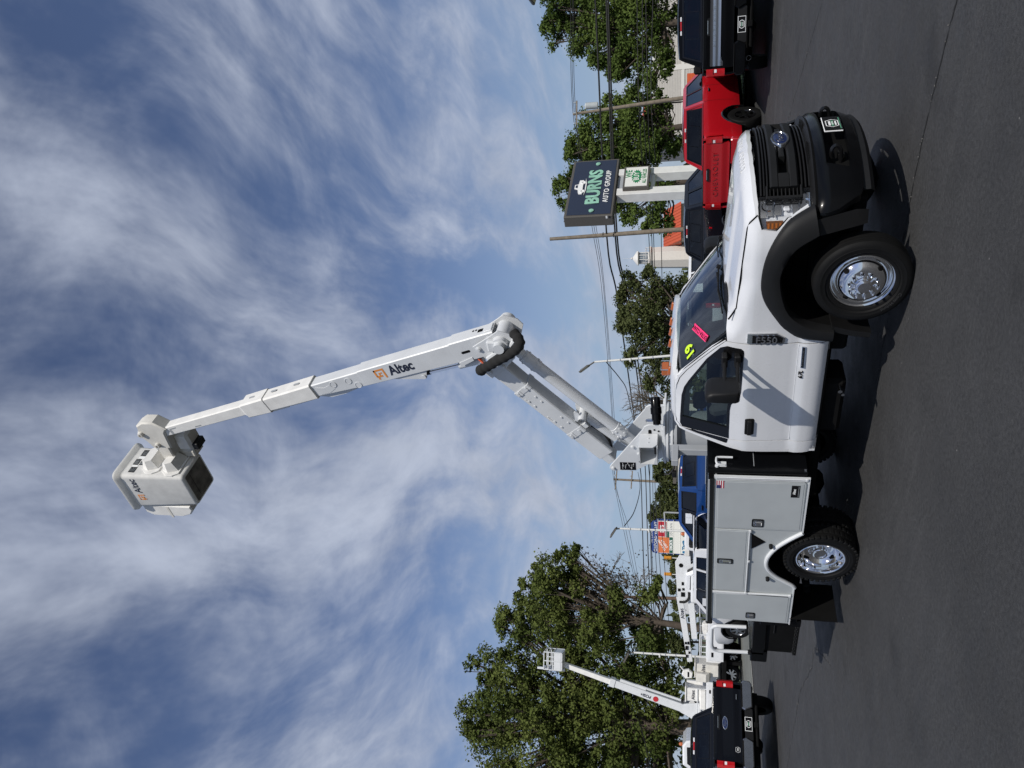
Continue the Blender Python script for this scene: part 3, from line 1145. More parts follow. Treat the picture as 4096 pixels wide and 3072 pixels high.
mb.tube([tuple(ringc), (-0.95, 0.42, 1.30)], 0.03, 8)
mb.build('steering_wheel', dso)
mb = MB('headliner')
mb.box(-1.22, -1.95, -0.70, 0.70, 2.00, 2.01)
mb.prism([(-0.68, 1.53), (-0.74, 1.53), (-1.30, 1.955), (-1.24, 1.975)], -0.80, -0.77, 'y') if False else None
mb.cbox((-1.05, 0.0, 1.88), 0.03, 0.24, 0.07, 'dash', bev=0.02)
mb.build('headliner', TRUCK)

# ---- nose
sy, sx = s_at_y, s_at_x
hl = [(sy(0.73), 1.282), (sy(0.82), 1.292), (sx(0.62), 1.288), (sx(0.505), 1.258), (sx(0.49), 1.138), (sx(0.588), 1.048), (sx(0.63), 0.858), (sy(0.66), 0.856), (sy(0.66), 0.925), (sy(0.755), 0.955),
      (sy(0.755), 1.205), (sy(0.73), 1.22)]
for sg in (-1, 1):
    H = [(sg * s, z) for s, z in hl]
    rim = (-0.06, -sg * 0.01, 0)
    mb = MB('lamp_inner')
    panel(mb, H, nose_fn(-0.055), 0.05)
    panel(mb, H, nose_fn(-0.004), 0.05, holes=[inset(H, 0.012)], rim=rim, mat='gloss_black')
    # reflector bowls and bright ribs
    for s0, z0, r, m_ in ((0.80, 1.205, 0.050, 'chrome'), (0.80, 0.905, 0.050, 'chrome')):
        x, y = nose(sg * sy(s0), -0.05)
        nx, ny = nose(sg * sy(s0), 0.05)
        ax = (nx - x, ny - y, 0)
        mb.lathe([(0.006, -0.02), (r * 0.6, -0.012), (r, 0.025), (r * 1.12, 0.030)], (x, y, z0), ax, 18, m_)
    for z0, z1, a, b in ((1.10, 1.155, 0.775, 0.885), (0.965, 1.01, 0.775, 0.885), (1.025, 1.085, 0.775, 0.84), (1.222, 1.270, 0.745, 0.90), (0.868, 0.888, 0.69, 0.88), (1.172, 1.212, 0.775, 0.89), (0.90, 0.945, 0.70, 0.88)):
        pts = [nose(sg * (sy(a) + (sy(b) - sy(a)) * k / 4), -0.030) for k in range(5)]
        mb.loft([[(p[0], p[1], z0) for p in pts], [(p[0], p[1], z1) for p in pts]], 'chrome', closed=False)
        mb.loft([[(p[0], p[1], z1) for p in pts], [(p[0] - 0.03, p[1], z1 - 0.006) for p in pts]], 'soft_chrome', closed=False)
    pts = [nose(sg * (sy(0.75) + (sx(0.60) - sy(0.75)) * k / 8), -0.02) for k in range(9)]
    for zz in (1.165, 0.955):
        mb.loft([[(p[0], p[1], zz - 0.006) for p in pts], [(p[0], p[1], zz + 0.006) for p in pts]], 'grey_metal', closed=False)
    lamp = mb.build('headlight', TRUCK, 30)
    mb = MB('clear_lens')
    x, y = nose(sg * sy(0.825), -0.012)
    mb.cbox((x - 0.02, y, 1.055), 0.03, 0.06, 0.06, bev=0.012)
    mb.build('lamp_bulb', lamp)
    am = [(sx(0.565), 1.225), (sx(0.515), 1.218), (sx(0.505), 1.145), (sx(0.545), 1.095), (sx(0.565), 1.085)]
    A_ = [(sg * s, z) for s, z in am]
    mb = MB('dark_amber')
    panel(mb, A_, nose_fn(-0.014), 0.05, rim=(0, -sg * 0.03, 0))
    mb.build('side_marker', lamp)
    for k, zz in enumerate((1.205, 1.173, 1.141, 1.109)):
        mb = MB('amber')
        s1 = sx(0.516 if k < 2 else (0.522 if k == 2 else 0.538))
        panel(mb, [(sg * sx(0.560), zz - 0.0085), (sg * s1, zz - 0.0085), (sg * s1, zz + 0.0085), (sg * sx(0.560), zz + 0.0085)], nose_fn(-0.009), 0.06)
        mb.build('marker_bar', lamp)
    mb = MB('glass_lens')
    panel(mb, inset(H, 0.008), nose_fn(0.0), 0.05)
    mb.build('lens', lamp, 40)

mb = MB('gloss_black')
G_ = [(sy(0.76), 1.285), (sy(0.76), 0.845), (-sy(0.76), 0.845), (-sy(0.76), 1.285)]
panel(mb, G_, nose_fn(-0.075), 0.09, rim=(-0.05, 0, 0), mat='chassis')
grille = mb.build('grille', TRUCK)


def nose_bar(mb, s0, s1, z0, z1, off, dep, mat=None, n=24, slope=0.0, bev=0.006):
    """a bar following the plan of the nose"""
    rings = []
    for k in range(n + 1):
        s = s0 + (s1 - s0) * k / n
        fr = nose(s, off); bkp = nose(s, off - dep); fr2 = nose(s, off - bev)
        rings.append([(bkp[0], bkp[1], z0), (fr2[0], fr2[1], z0), (fr[0], fr[1], z0 + bev), (fr[0], fr[1], z1 - bev), (fr2[0], fr2[1], z1), (bkp[0], bkp[1], z1 + slope)])
    mb.loft(rings, mat, True, (True, True))


for z0, s_ in ((1.262, 0.725), (1.235, 0.725), (1.208, 0.715), (0.925, 0.70), (0.895, 0.66), (0.865, 0.65)):
    mb = MB('black_plastic')
    nose_bar(mb, -sy(s_), sy(s_), z0 - 0.008, z0 + 0.008, 0.006, 0.07)
    mb.build('louver', grille)
mb = MB('dark_plastic')
nose_bar(mb, -sy(0.66), sy(0.66), 1.112, 1.190, 0.030, 0.09, bev=0.014)
nose_bar(mb, -sy(0.66), sy(0.66), 0.955, 1.033, 0.030, 0.09, bev=0.014)
for sg in (-1, 1):
    nose_bar(mb, sg * sy(0.52), sg * sy(0.66), 1.02, 1.125, 0.026, 0.08, n=6, bev=0.012)
    nose_bar(mb, sg * sy(0.12), sg * sy(0.30), 1.05, 1.10, 0.016, 0.08, n=6)
    nose_bar(mb, sg * sy(0.645), sg * sy(0.765), 1.205, 1.225, 0.024, 0.08, n=6)
    nose_bar(mb, sg * sy(0.645), sg * sy(0.765), 0.925, 0.945, 0.024, 0.08, n=6)
    nose_bar(mb, sg * sy(0.745), sg * sy(0.765), 0.93, 1.22, 0.024, 0.08, n=3)
    for k in range(8):
        z = 0.965 + k * 0.032
        nose_bar(mb, sg * sy(0.665), sg * sy(0.745), z - 0.006, z + 0.006, 0.010, 0.05, n=3)
mb.build('grille_bar', grille, 40)
mb = MB('soft_chrome')
ez, exx = 1.072, nose_x(0) + 0.030
def oval(w, h, x, n=32): return [(x, w * cos(2 * pi * k / n), ez + h * sin(2 * pi * k / n)) for k in range(n)]
mb.loft([oval(0.150, 0.082, exx - 0.06), oval(0.150, 0.082, exx + 0.004), oval(0.145, 0.077, exx + 0.012), oval(0.130, 0.064, exx + 0.012), oval(0.126, 0.060, exx + 0.006)], cap=(True, False))
mb.loft([oval(0.127, 0.061, exx + 0.005), oval(0.06, 0.03, exx + 0.010), oval(0.001, 0.001, exx + 0.011)], 'oval_blue')
em = mb.build('emblem', grille, 50)
text('Ford', 'emblem_script', frame((exx + 0.012, 0.0, ez), (0, 1, 0), (0, 0, 1)), 'soft_chrome', em, 0.098, extrude=0.003, shear=0.35, xscale=0.95)

# bumper
BP = [(1.0, 0.0), (0.982, 0.25), (0.938, 0.45), (0.888, 0.60), (0.825, 0.75), (0.757, 0.87), (0.705, 0.925), (0.650, 0.958)]
_b = [Vector(p) for p in smooth_poly(BP, 6)]
_bs = [0.0]
for a, b in zip(_b, _b[1:]): _bs.append(_bs[-1] + (b - a).length)
_bx = np.array([p[0] for p in _b]); _by = np.array([p[1] for p in _b]); _bs = np.array(_bs); BMAX = _bs[-1]


def bump_pt(s, off):
    a = abs(s)
    x, y = np.interp(a, _bs, _bx), np.interp(a, _bs, _by)
    tx = np.interp(min(a + 0.01, BMAX), _bs, _bx) - np.interp(max(a - 0.01, 0), _bs, _bx)
    ty = np.interp(min(a + 0.01, BMAX), _bs, _by) - np.interp(max(a - 0.01, 0), _bs, _by)
    l = sqrt(tx * tx + ty * ty) + 1e-9
    return x + ty / l * off, (y - tx / l * off) * (1 if s >= 0 else -1)


def bump_fn(s, z):
    off = float(np.interp(z, [0.44, 0.47, 0.55, 0.70, 0.78, 0.805, 0.82], [-0.05, -0.012, 0.0, 0.0, -0.006, -0.02, -0.045]))
    x, y = bump_pt(s, off)
    return (x, y, z)


bl = [(-BMAX, 0.74), (-BMAX + 0.03, 0.66), (-BMAX + 0.15, 0.49), (-BMAX + 0.24, 0.455), (0, 0.445), (BMAX - 0.24, 0.455), (BMAX - 0.15, 0.49), (BMAX - 0.03, 0.66), (BMAX, 0.74), (BMAX, 0.80), (BMAX - 0.05, 0.815), (0, 0.815), (-BMAX + 0.05, 0.815), (-BMAX, 0.80)]
hole = [(-0.62, 0.56), (-0.52, 0.545), (0.52, 0.545), (0.62, 0.56), (0.56, 0.735), (-0.56, 0.735)]
mb = MB('black_paint')
panel(mb, bl, bump_fn, 0.06, holes=[hole], rim=(-0.06, 0, 0))
bum = mb.build('bumper', TRUCK, 40)
mb = MB('black_plastic')
rings = []
for off, z in ((-0.04, 0.812), (-0.025, 0.838), (-0.05, 0.856), (-0.16, 0.868)):
    rings.append([(*bump_pt(s, off), z) for s in np.linspace(-BMAX + 0.02, BMAX - 0.02, 50)])
mb.loft(rings, closed=False)
for sg in (-1, 1):                                            # ribs of the step pads
    for k in range(9):
        x, y = bump_pt(sg * (0.20 + k * 0.03), -0.09)
        mb.cbox((x, y, 0.864), 0.10, 0.010, 0.010)
mb.build('bumper_pad', bum, 40)
mb = MB('chassis')
panel(mb, [(-0.64, 0.53), (0.64, 0.53), (0.6, 0.75), (-0.6, 0.75)], lambda s, z: (*bump_pt(s, -0.10), z), 0.1)
mb.box(0.30, 0.70, -0.80, 0.80, 0.42, 0.52)
mb.box(0.45, 0.72, -0.70, 0.70, 0.55, 0.80)
mb.build('bumper_recess', bum)
mb = MB('dark_plastic')
rings = [[(*bump_pt(s, o_), z) for s in np.linspace(-BMAX + 0.22, BMAX - 0.22, 40)] for o_, z in ((-0.05, 0.46), (-0.045, 0.40), (-0.08, 0.365))]
mb.loft(rings, closed=False)
for sg in (-1, 1):
    mb.loft([[(0.60, sg * 0.98, 0.83), (0.46, sg * 1.00, 0.79)], [(0.66, sg * 0.93, 0.52), (0.52, sg * 0.97, 0.52)], [(0.64, sg * 0.90, 0.42), (0.53, sg * 0.94, 0.42)]], 'black_plastic', closed=False)
mb.build('valance', bum)
for sg in (-1, 1):
    mb = MB('gloss_black')
    y = sg * 0.42
    pts = smooth_poly([(0.82, y, 0.60), (0.93, y, 0.605), (0.985, y, 0.63), (0.99, y, 0.665), (0.95, y, 0.685), (0.88, y, 0.68)], 4)
    mb.tube(pts, 0.017, 8)
    mb.cbox((0.88, y - sg * 0.06, 0.60), 0.06, 0.10, 0.055, bev=0.01)
    mb.build('tow_hook', bum)
mb = MB('gloss_black')
T = frame((1.012, 0.0, 0.64), (0, 1, 0), (0, 0, 1))
mb.box(-0.152, 0.152, -0.077, 0.077, -0.012, 0.0, T=T, mat='white_ink', bev=0.003)
mb.box(-0.148, 0.148, -0.073, 0.073, 0.0, 0.003, T=T)
hexo = [(0.065 * cos(t) * 1.25, 0.058 * sin(t)) for t in [pi / 6 + k * pi / 3 for k in range(6)]]
hexo = [(-0.085, 0), (-0.055, 0.055), (0.055, 0.055), (0.085, 0), (0.055, -0.055), (-0.055, -0.055)]
panel(mb, hexo, lambda a, b: tuple(T @ Vector((a, b, 0.0045))), 0.2, holes=[inset(hexo, 0.008)], mat='white_ink')
mb.box(-0.045, 0.045, 0.012, 0.03, 0.003, 0.005, 'white_ink', T=T)
mb.box(-0.055, 0.055, -0.012, 0.005, 0.003, 0.005, 'plate_green', T=T)
mb.box(-0.04, 0.04, -0.036, -0.022, 0.003, 0.005, 'white_ink', T=T)
mb.box(-0.12, 0.12, -0.066, -0.060, 0.003, 0.005, 'plate_green', T=T)
lp = mb.build('licence_plate', bum)
text('BURNS', 'plate_letters', T @ Matrix.Translation((0, -0.004, 0.006)), 'white_ink', lp, 0.022, extrude=0.0005)


# ------------------------------------------------------------------ wheels
def tyre(mb, R, w, rim_r, c, sg, n=56, tread='rib'):
    """lathe section of a tyre lying on the y axis, outer face towards sg*y"""
    h = w / 2
    pr = [(rim_r, -h * 0.72), (rim_r + 0.02, -h * 0.80), (R * 0.78, -h * 1.02), (R * 0.90, -h * 1.0), (R * 0.965, -h * 0.88)]
    g = [-0.78, -0.52, -0.48, -0.18, -0.14, 0.14, 0.18, 0.48, 0.52, 0.78] if tread == 'rib' else [-0.78, -0.40, -0.34, 0.34, 0.40, 0.78]
    d = 0
    for k, t in enumerate(g):
        rr = R - 0.004 * abs(t)
        pr.append((rr, h * t))
        if k % 2 == 1 and k < len(g) - 1:
            pr.append((rr - 0.012, h * (t + 0.008))); pr.append((rr - 0.012, h * (g[k + 1] - 0.008)))
    pr += [(R * 0.965, h * 0.88), (R * 0.935, h * 0.955), (R * 0.90, h * 1.0), (R * 0.86, h * 1.015), (R * 0.855, h * 1.03), (R * 0.835, h * 1.03), (R * 0.83, h * 1.02), (R * 0.76, h * 1.02), (rim_r + 0.035, h * 0.90), (rim_r + 0.028, h * 0.915), (rim_r + 0.01, h * 0.86), (rim_r, h * 0.72)]
    mb.lathe([(r, a * sg) for r, a in pr], c, (0, 1, 0), n, 'rubber')
    if tread != 'rib':
        for k in range(40):                                      # shoulder blocks
            t = 2 * pi * k / 40
            for e in (-1, 1):
                T = Matrix.Translation(c) @ Matrix.Rotation(t, 4, 'Y') @ Matrix.Translation((0, e * h * 0.80, R - 0.012))
                mb.cbox((0, 0, 0), 0.042, h * 0.42, 0.034, 'rubber', bev=0.005, T=T)
            T = Matrix.Translation(c) @ Matrix.Rotation(t + 0.07, 4, 'Y') @ Matrix.Translation((0, 0, R - 0.012))
            mb.cbox((0, 0, 0), 0.045, h * 0.5, 0.030, 'rubber', bev=0.004, T=T)


def wheel_face(parent, c, sg, front):
    """polished steel wheel with ten nuts; the front face bulges out, the rear one is dished"""
    mb = MB('chrome')
    R = 0.268
    if front:
        pr = [(0.262, -0.085), (R, -0.078), (R + 0.002, -0.066), (R - 0.006, -0.060), (0.252, -0.066), (0.243, -0.078), (0.238, -0.10), (0.225, -0.095), (0.205, -0.060), (0.175, -0.022), (0.150, -0.008), (0.135, -0.004),
              (0.098, -0.004), (0.090, 0.000), (0.084, 0.004), (0.080, 0.014), (0.072, 0.020), (0.070, 0.034), (0.055, 0.040), (0.050, 0.045), (0.0, 0.046)]
        base = c[1] + sg * 0.078
        nut_r, nut_h, hole_r, hole_h = 0.113, -0.004, 0.192, -0.040
    else:
        pr = [(0.262, -0.02), (R, -0.012), (R + 0.002, 0.0), (R - 0.008, 0.004), (0.250, 0.0), (0.243, -0.015), (0.237, -0.05), (0.232, -0.075), (0.222, -0.080), (0.215, -0.10), (0.190, -0.145), (0.160, -0.165), (0.138, -0.170),
              (0.090, -0.170), (0.086, -0.15), (0.084, -0.075), (0.078, -0.068), (0.064, -0.066), (0.062, -0.078), (0.0, -0.080)]
        base = c[1] + sg * 0.0
        nut_r, nut_h, hole_r, hole_h = 0.113, -0.168, 0.193, -0.135
    C_ = (c[0], base, c[2])
    mb.lathe([(r, h * sg) for r, h in pr], C_, (0, 1, 0), 64)
    w = mb.build('wheel_disc', parent, 28)
    for k in range(10):
        t = 2 * pi * (k + 0.3) / 10
        mb = MB('chrome')
        p = (c[0] + nut_r * cos(t), base + sg * nut_h, c[2] + nut_r * sin(t))
        mb.lathe([(0.017, 0), (0.017, sg * 0.012), (0.013, sg * 0.016), (0.013, sg * 0.040), (0.009, sg * 0.050), (0.0, sg * 0.053)], p, (0, 1, 0), 10)
        mb.build('lug_nut', parent, 50)
    for k in range(4):
        t = 2 * pi * (k + 0.55) / 4
        mb = MB('chassis')
        T = Matrix.Translation((c[0], base, c[2])) @ Matrix.Rotation(-t, 4, 'Y') @ Matrix.Translation((hole_r, sg * (hole_h + 0.006), 0)) @ Matrix.Rotation(sg * radians(-42), 4, 'Z')
        mb.lathe([(0.0, 0.004), (0.022, 0.004), (0.024, 0.0), (0.024, -0.02)], (0, 0, 0), (0, sg, 0), 16, T=T)
        mb.build('hand_hole', parent)
    return w


for sg in (-1, 1):
    c = (0, sg * 0.93, 0.405)
    mb = MB('rubber')
    tyre(mb, 0.408, 0.225, 0.262, c, sg)
    fw = mb.build('front_wheel', TRUCK, 30)
    wheel_face(fw, (0, sg * 1.04 - sg * 0.0, 0.405) if False else (0, sg * 0.988, 0.405), sg, True)
    if sg < 0:
        def polar(co):
            r = 0.332 + co.y; t = radians(232) - co.x / 0.332
            return (c[0] + r * cos(t), -1.0465 - co.z, c[2] + r * sin(t))
        text('Conti Hybrid', 'tyre_letters', None, 'rubber_letter', fw, 0.042, warp=polar, extrude=0.0012)
    for y in (1.075, 0.81):
        c = (-3.68, sg * y, 0.405)
        mb = MB('rubber')
        tyre(mb, 0.406, 0.220, 0.262, c, sg, tread='block')
        rw_ = mb.build('rear_wheel', TRUCK, 30)
        if y > 1:
            wheel_face(rw_, (-3.68, sg * 1.172, 0.405), sg, False)

# chassis underneath
mb = MB('chassis')
for sg in (-1, 1):
    mb.box(0.75, -6.0, sg * 0.38, sg * 0.46, 0.55, 0.78)
mb.tube([(0, -0.85, 0.40), (0, 0.85, 0.40)], 0.06, 10)
mb.tube([(-3.68, -0.95, 0.405), (-3.68, 0.95, 0.405)], 0.075, 10)
mb.lathe([(0.02, -0.20), (0.17, -0.1), (0.19, 0), (0.17, 0.1), (0.02, 0.2)], (-3.68, 0.05, 0.42), (1, 0, 0), 14)
mb.box(-0.9, 0.5, -0.35, 0.35, 0.42, 1.0)
mb.box(-1.0, -2.0, -0.37, 0.37, 0.45, 0.66)
mb.box(-0.8, -1.9, -0.95, 0.95, 0.585, 0.62)
mb.box(-1.25, -1.95, -0.86, -0.48, 0.36, 0.60, bev=0.04)
mb.box(-0.66, -0.92, -0.80, -0.50, 0.40, 0.60, bev=0.03)
mb.box(-2.2, -3.05, -0.80, -0.46, 0.50, 0.64, bev=0.03)
mb.tube([(-1.0, 0.2, 0.5), (-3.6, 0.05, 0.45)], 0.05, 8)
mb.tube([(-1.0, -0.3, 0.48), (-3.0, -0.35, 0.5), (-3.5, -0.42, 0.62), (-4.2, -0.5, 0.55)], 0.045, 8)
for sg in (-1, 1):
    mb.tube([(-1.05, sg * 0.55, 0.45), (-0.05, sg * 0.50, 0.37)], 0.03, 6)
    mb.box(-3.1, -4.3, sg * 0.46, sg * 0.52, 0.42, 0.50)
mb.build('chassis', TRUCK)
mb = MB('soft_chrome')
mb.lathe([(0.0, 0.06), (0.02, 0.06), (0.022, 0.0), (0.022, -0.03)], (-1.32, -0.885, 0.43), (0, -1, 0), 12)
mb.lathe([(0.0, 0.06), (0.016, 0.06), (0.018, 0.0), (0.018, -0.03)], (-1.36, -0.885, 0.40), (0, -1, 0), 12)
mb.build('mounting_bolt', TRUCK)
mb = MB('black_plastic')
mb.prism([(-0.47, 0.60), (-0.53, 0.60), (-0.58, 0.42), (-0.60, 0.27), (-0.545, 0.26), (-0.52, 0.42)], -1.02, -0.80, 'y')
mb.build('front_mud_flap', TRUCK)


# ------------------------------------------------------------------ the bucket truck: service body
BY = 1.19
ARCH = smooth_poly([(-3.205, 0.64), (-3.26, 0.70), (-3.36, 0.80), (-3.50, 0.91), (-3.66, 0.985), (-3.80, 1.0), (-3.92, 0.965), (-4.04, 0.87), (-4.14, 0.745), (-4.19, 0.68), (-4.235, 0.65)], 4)
for sg in (-1, 1):
    shell = [(-2.305, 0.635), (-2.305, 1.612), (-5.005, 1.612), (-5.005, 0.645), (-4.235, 0.65)] + ARCH[::-1][1:] 
    mb = MB('body_grey')
    mb.prism(shell, sg * (BY - 0.014), sg * (BY - 0.012), 'y')
    # box walls
    mb.box(-2.305, -5.0, sg * 0.72, sg * 0.735, 0.95, 1.61)
    mb.box(-2.32, -5.0, sg * 0.735, sg * (BY - 0.02), 1.585, 1.60)
    mb.box(-4.985, -5.004, sg * 0.735, sg * (BY - 0.016), 0.66, 1.60)
    mb.loft([[(x, sg * (BY - 0.02), z) for x, z in ARCH], [(x, sg * 0.66, z) for x, z in ARCH]], 'chassis', closed=False)
    mb.box(-2.31, -3.2, sg * 0.735, sg * (BY - 0.016), 0.637, 0.65, 'chassis')
    mb.box(-4.24, -4.98, sg * 0.735, sg * (BY - 0.016), 0.65, 0.66, 'chassis')
    shell_o = mb.build('service_body_side' , TRUCK)
    mb = MB('body_grey')
    mb.tube([(x, sg * (BY - 0.005), z - 0.002) for x, z in ARCH], 0.024, 10, 'white_boom')
    mb.build('arch_bead', shell_o)
    # doors, each a folded sheet standing proud of the shell
    doors = [[(-2.372, 0.690), (-2.372, 1.592), (-3.176, 1.592), (-3.168, 0.660), (-2.395, 0.668)],
             [(-3.192, 1.218), (-3.192, 1.592), (-4.362, 1.592), (-4.345, 1.218)],
             [(-4.418, 1.585), (-4.985, 1.585), (-4.970, 0.678), (-4.365, 0.678)]]
    for dp in doors:
        mb = MB('body_grey')
        mb.prism(dp, sg * (BY - 0.012), sg * (BY + 0.004), 'y', bev=0.005)
        mb.prism(inset(dp, 0.022), sg * (BY + 0.001), sg * (BY + 0.007), 'y', bev=0.003)
        mb.build('compartment_door', shell_o)
    # hinge rods and edge channels
    mb = MB('white_boom')
    for xx, za, zb in ((-2.325, 0.66, 1.60), (-4.39, 0.675, 1.60)):
        mb.tube([(xx, sg * (BY + 0.005), za), (xx, sg * (BY + 0.005), zb)], 0.011, 8)
        mb.box(xx - 0.02, xx - 0.033, sg * (BY - 0.01), sg * (BY + 0.007), za, zb)
    mb.tube([(-3.185, sg * (BY + 0.006), 1.208), (-4.36, sg * (BY + 0.006), 1.208)], 0.010, 8)
    for xx, zz in ((-2.325, 0.67), (-4.39, 0.69), (-4.385, 1.205), (-3.20, 1.205), (-3.75, 1.2)):
        mb.cbox((xx, sg * (BY + 0.008), zz), 0.035, 0.022, 0.03, bev=0.005)
    mb.box(-2.307, -2.32, sg * (BY - 0.016), sg * (BY + 0.010), 0.637, 1.612)
    mb.box(-2.32, -3.19, sg * (BY - 0.014), sg * (BY + 0.008), 0.637, 0.652)
    mb.box(-4.25, -5.0, sg * (BY - 0.014), sg * (BY + 0.008), 0.648, 0.662)
    mb.build('hinge', shell_o)
    # latches
    for xx, zz, w, h in ((-3.052, 1.13, 0.135, 0.13), (-3.772, 1.466, 0.095, 0.185), (-4.855, 1.132, 0.125, 0.115)):
        mb = MB('gloss_black')
        mb.prism(round_rect(xx - w / 2, xx + w / 2, zz - h / 2, zz + h / 2, 0.02), sg * (BY + 0.004), sg * (BY + 0.014), 'y', bev=0.003)
        mb.prism(round_rect(xx - w * 0.38, xx + w * 0.38, zz - h * 0.38, zz + h * 0.38, 0.014), sg * (BY + 0.010), sg * (BY + 0.016), 'y', 'soft_chrome')
        mb.cbox((xx, sg * (BY + 0.019), zz - h * 0.06), w * 0.42, 0.014, h * 0.52, 'chrome', bev=0.006)
        mb.lathe([(0.0, 0.014), (0.012, 0.012), (0.014, 0.0)], (xx, sg * (BY + 0.012), zz + h * 0.28), (0, sg, 0), 10, 'grey_metal')
        mb.build('latch', shell_o)
    # small round stops beside the arch
    for xx, zz in ((-3.452, 0.966), (-4.07, 0.968)):
        mb = MB('black_plastic')
        mb.lathe([(0.022, -0.01), (0.022, 0.045), (0.017, 0.05), (0.0, 0.05)], (xx, sg * (BY - 0.012), zz), (0, sg, 0), 12)
        mb.build('rubber_stop', shell_o)
    # top rail
    mb = MB('black_plastic')
    mb.box(-2.36, -5.05, sg * 0.70, sg * (BY + 0.006), 1.606, 1.672, 'gloss_black', bev=0.008)
    mb.box(-2.36, -5.05, sg * (BY + 0.006), sg * (BY + 0.014), 1.655, 1.676, 'grey_steel', bev=0.003)
    mb.build('top_rail', shell_o)
    if sg < 0:
        mb = MB('ink')
        mb.prism([(-3.262, 1.186), (-3.53, 1.176), (-3.395, 1.028)], -(BY - 0.004), -(BY - 0.0115), 'y')
        mb.prism(inset([(-3.262, 1.186), (-3.53, 1.176), (-3.395, 1.028)], 0.012), -(BY - 0.001), -(BY - 0.004), 'y', 'chassis')
        mb.build('wheel_chock_slot', shell_o)
        # flag sticker
        mb = MB('white_ink')
        fx0, fx1, fz0, fz1 = -2.372 - 0.118, -2.372, 1.508, 1.588
        fx0, fx1 = -2.495, -2.377
        mb.box(fx0, fx1, -(BY + 0.0085), -(BY + 0.007), fz0, fz1)
        for k in range(0, 7, 2):
            a = fz1 - (fz1 - fz0) * k / 7; b = fz1 - (fz1 - fz0) * (k + 1) / 7
            mb.box(fx0, fx1, -(BY + 0.0092), -(BY + 0.008), a, b, 'flag_red')
        mb.box(fx0, fx0 + (fx1 - fx0) * 0.42, -(BY + 0.0097), -(BY + 0.008), fz1 - (fz1 - fz0) * 4 / 7, fz1, 'flag_blue')
        mb.build('flag_sticker', shell_o)
        mb = MB('gloss_black')
        mb.box(-2.605, -2.418, -(BY + 0.010), -(BY + 0.006), 0.728, 0.815, bev=0.002)
        mb.box(-2.595, -2.43, -(BY + 0.0115), -(BY + 0.009), 0.739, 0.743, 'grey_ink')
        npo = mb.build('name_plate', shell_o)
        text('Altec', 'plate_letters', frame((-2.512, -(BY + 0.011), 0.782), (1, 0, 0), (0, 0, 1)), 'white_ink', npo, 0.04, extrude=0.0006, bold=0.001)

mb = MB('black_paint')
mb.box(-2.24, -2.300, -BY + 0.02, BY - 0.02, 0.66, 1.685, bev=0.01)
mb.box(-2.236, -2.25, -1.10, 1.10, 1.20, 1.206, 'grey_steel')
for y in (-1.15, 1.15):
    mb.cbox((-2.232, y, 0.69), 0.012, 0.03, 0.02, 'grey_metal')
mb.build('front_bulkhead', TRUCK)
mb = MB('white_boom')
mb.tube(smooth_poly([(-2.225, -1.115, 1.50), (-2.205, -1.115, 1.575), (-2.195, -1.09, 1.592), (-2.195, -1.06, 1.592), (-2.195, -1.028, 1.585), (-2.195, -1.020, 1.55), (-2.195, -1.02, 1.42)], 4), 0.012, 8)
mb.cbox((-2.232, -1.09, 1.53), 0.014, 0.075, 0.09, bev=0.004)
mb.lathe([(0.0, 0.02), (0.02, 0.018), (0.022, 0.0)], (-2.235, -1.12, 1.585), (1, 0, 0), 10)
mb.build('grab_hook', TRUCK)
mb = MB('chassis')
mb.box(-2.30, -5.05, -0.72, 0.72, 0.95, 0.99)
mb.build('load_floor', TRUCK)

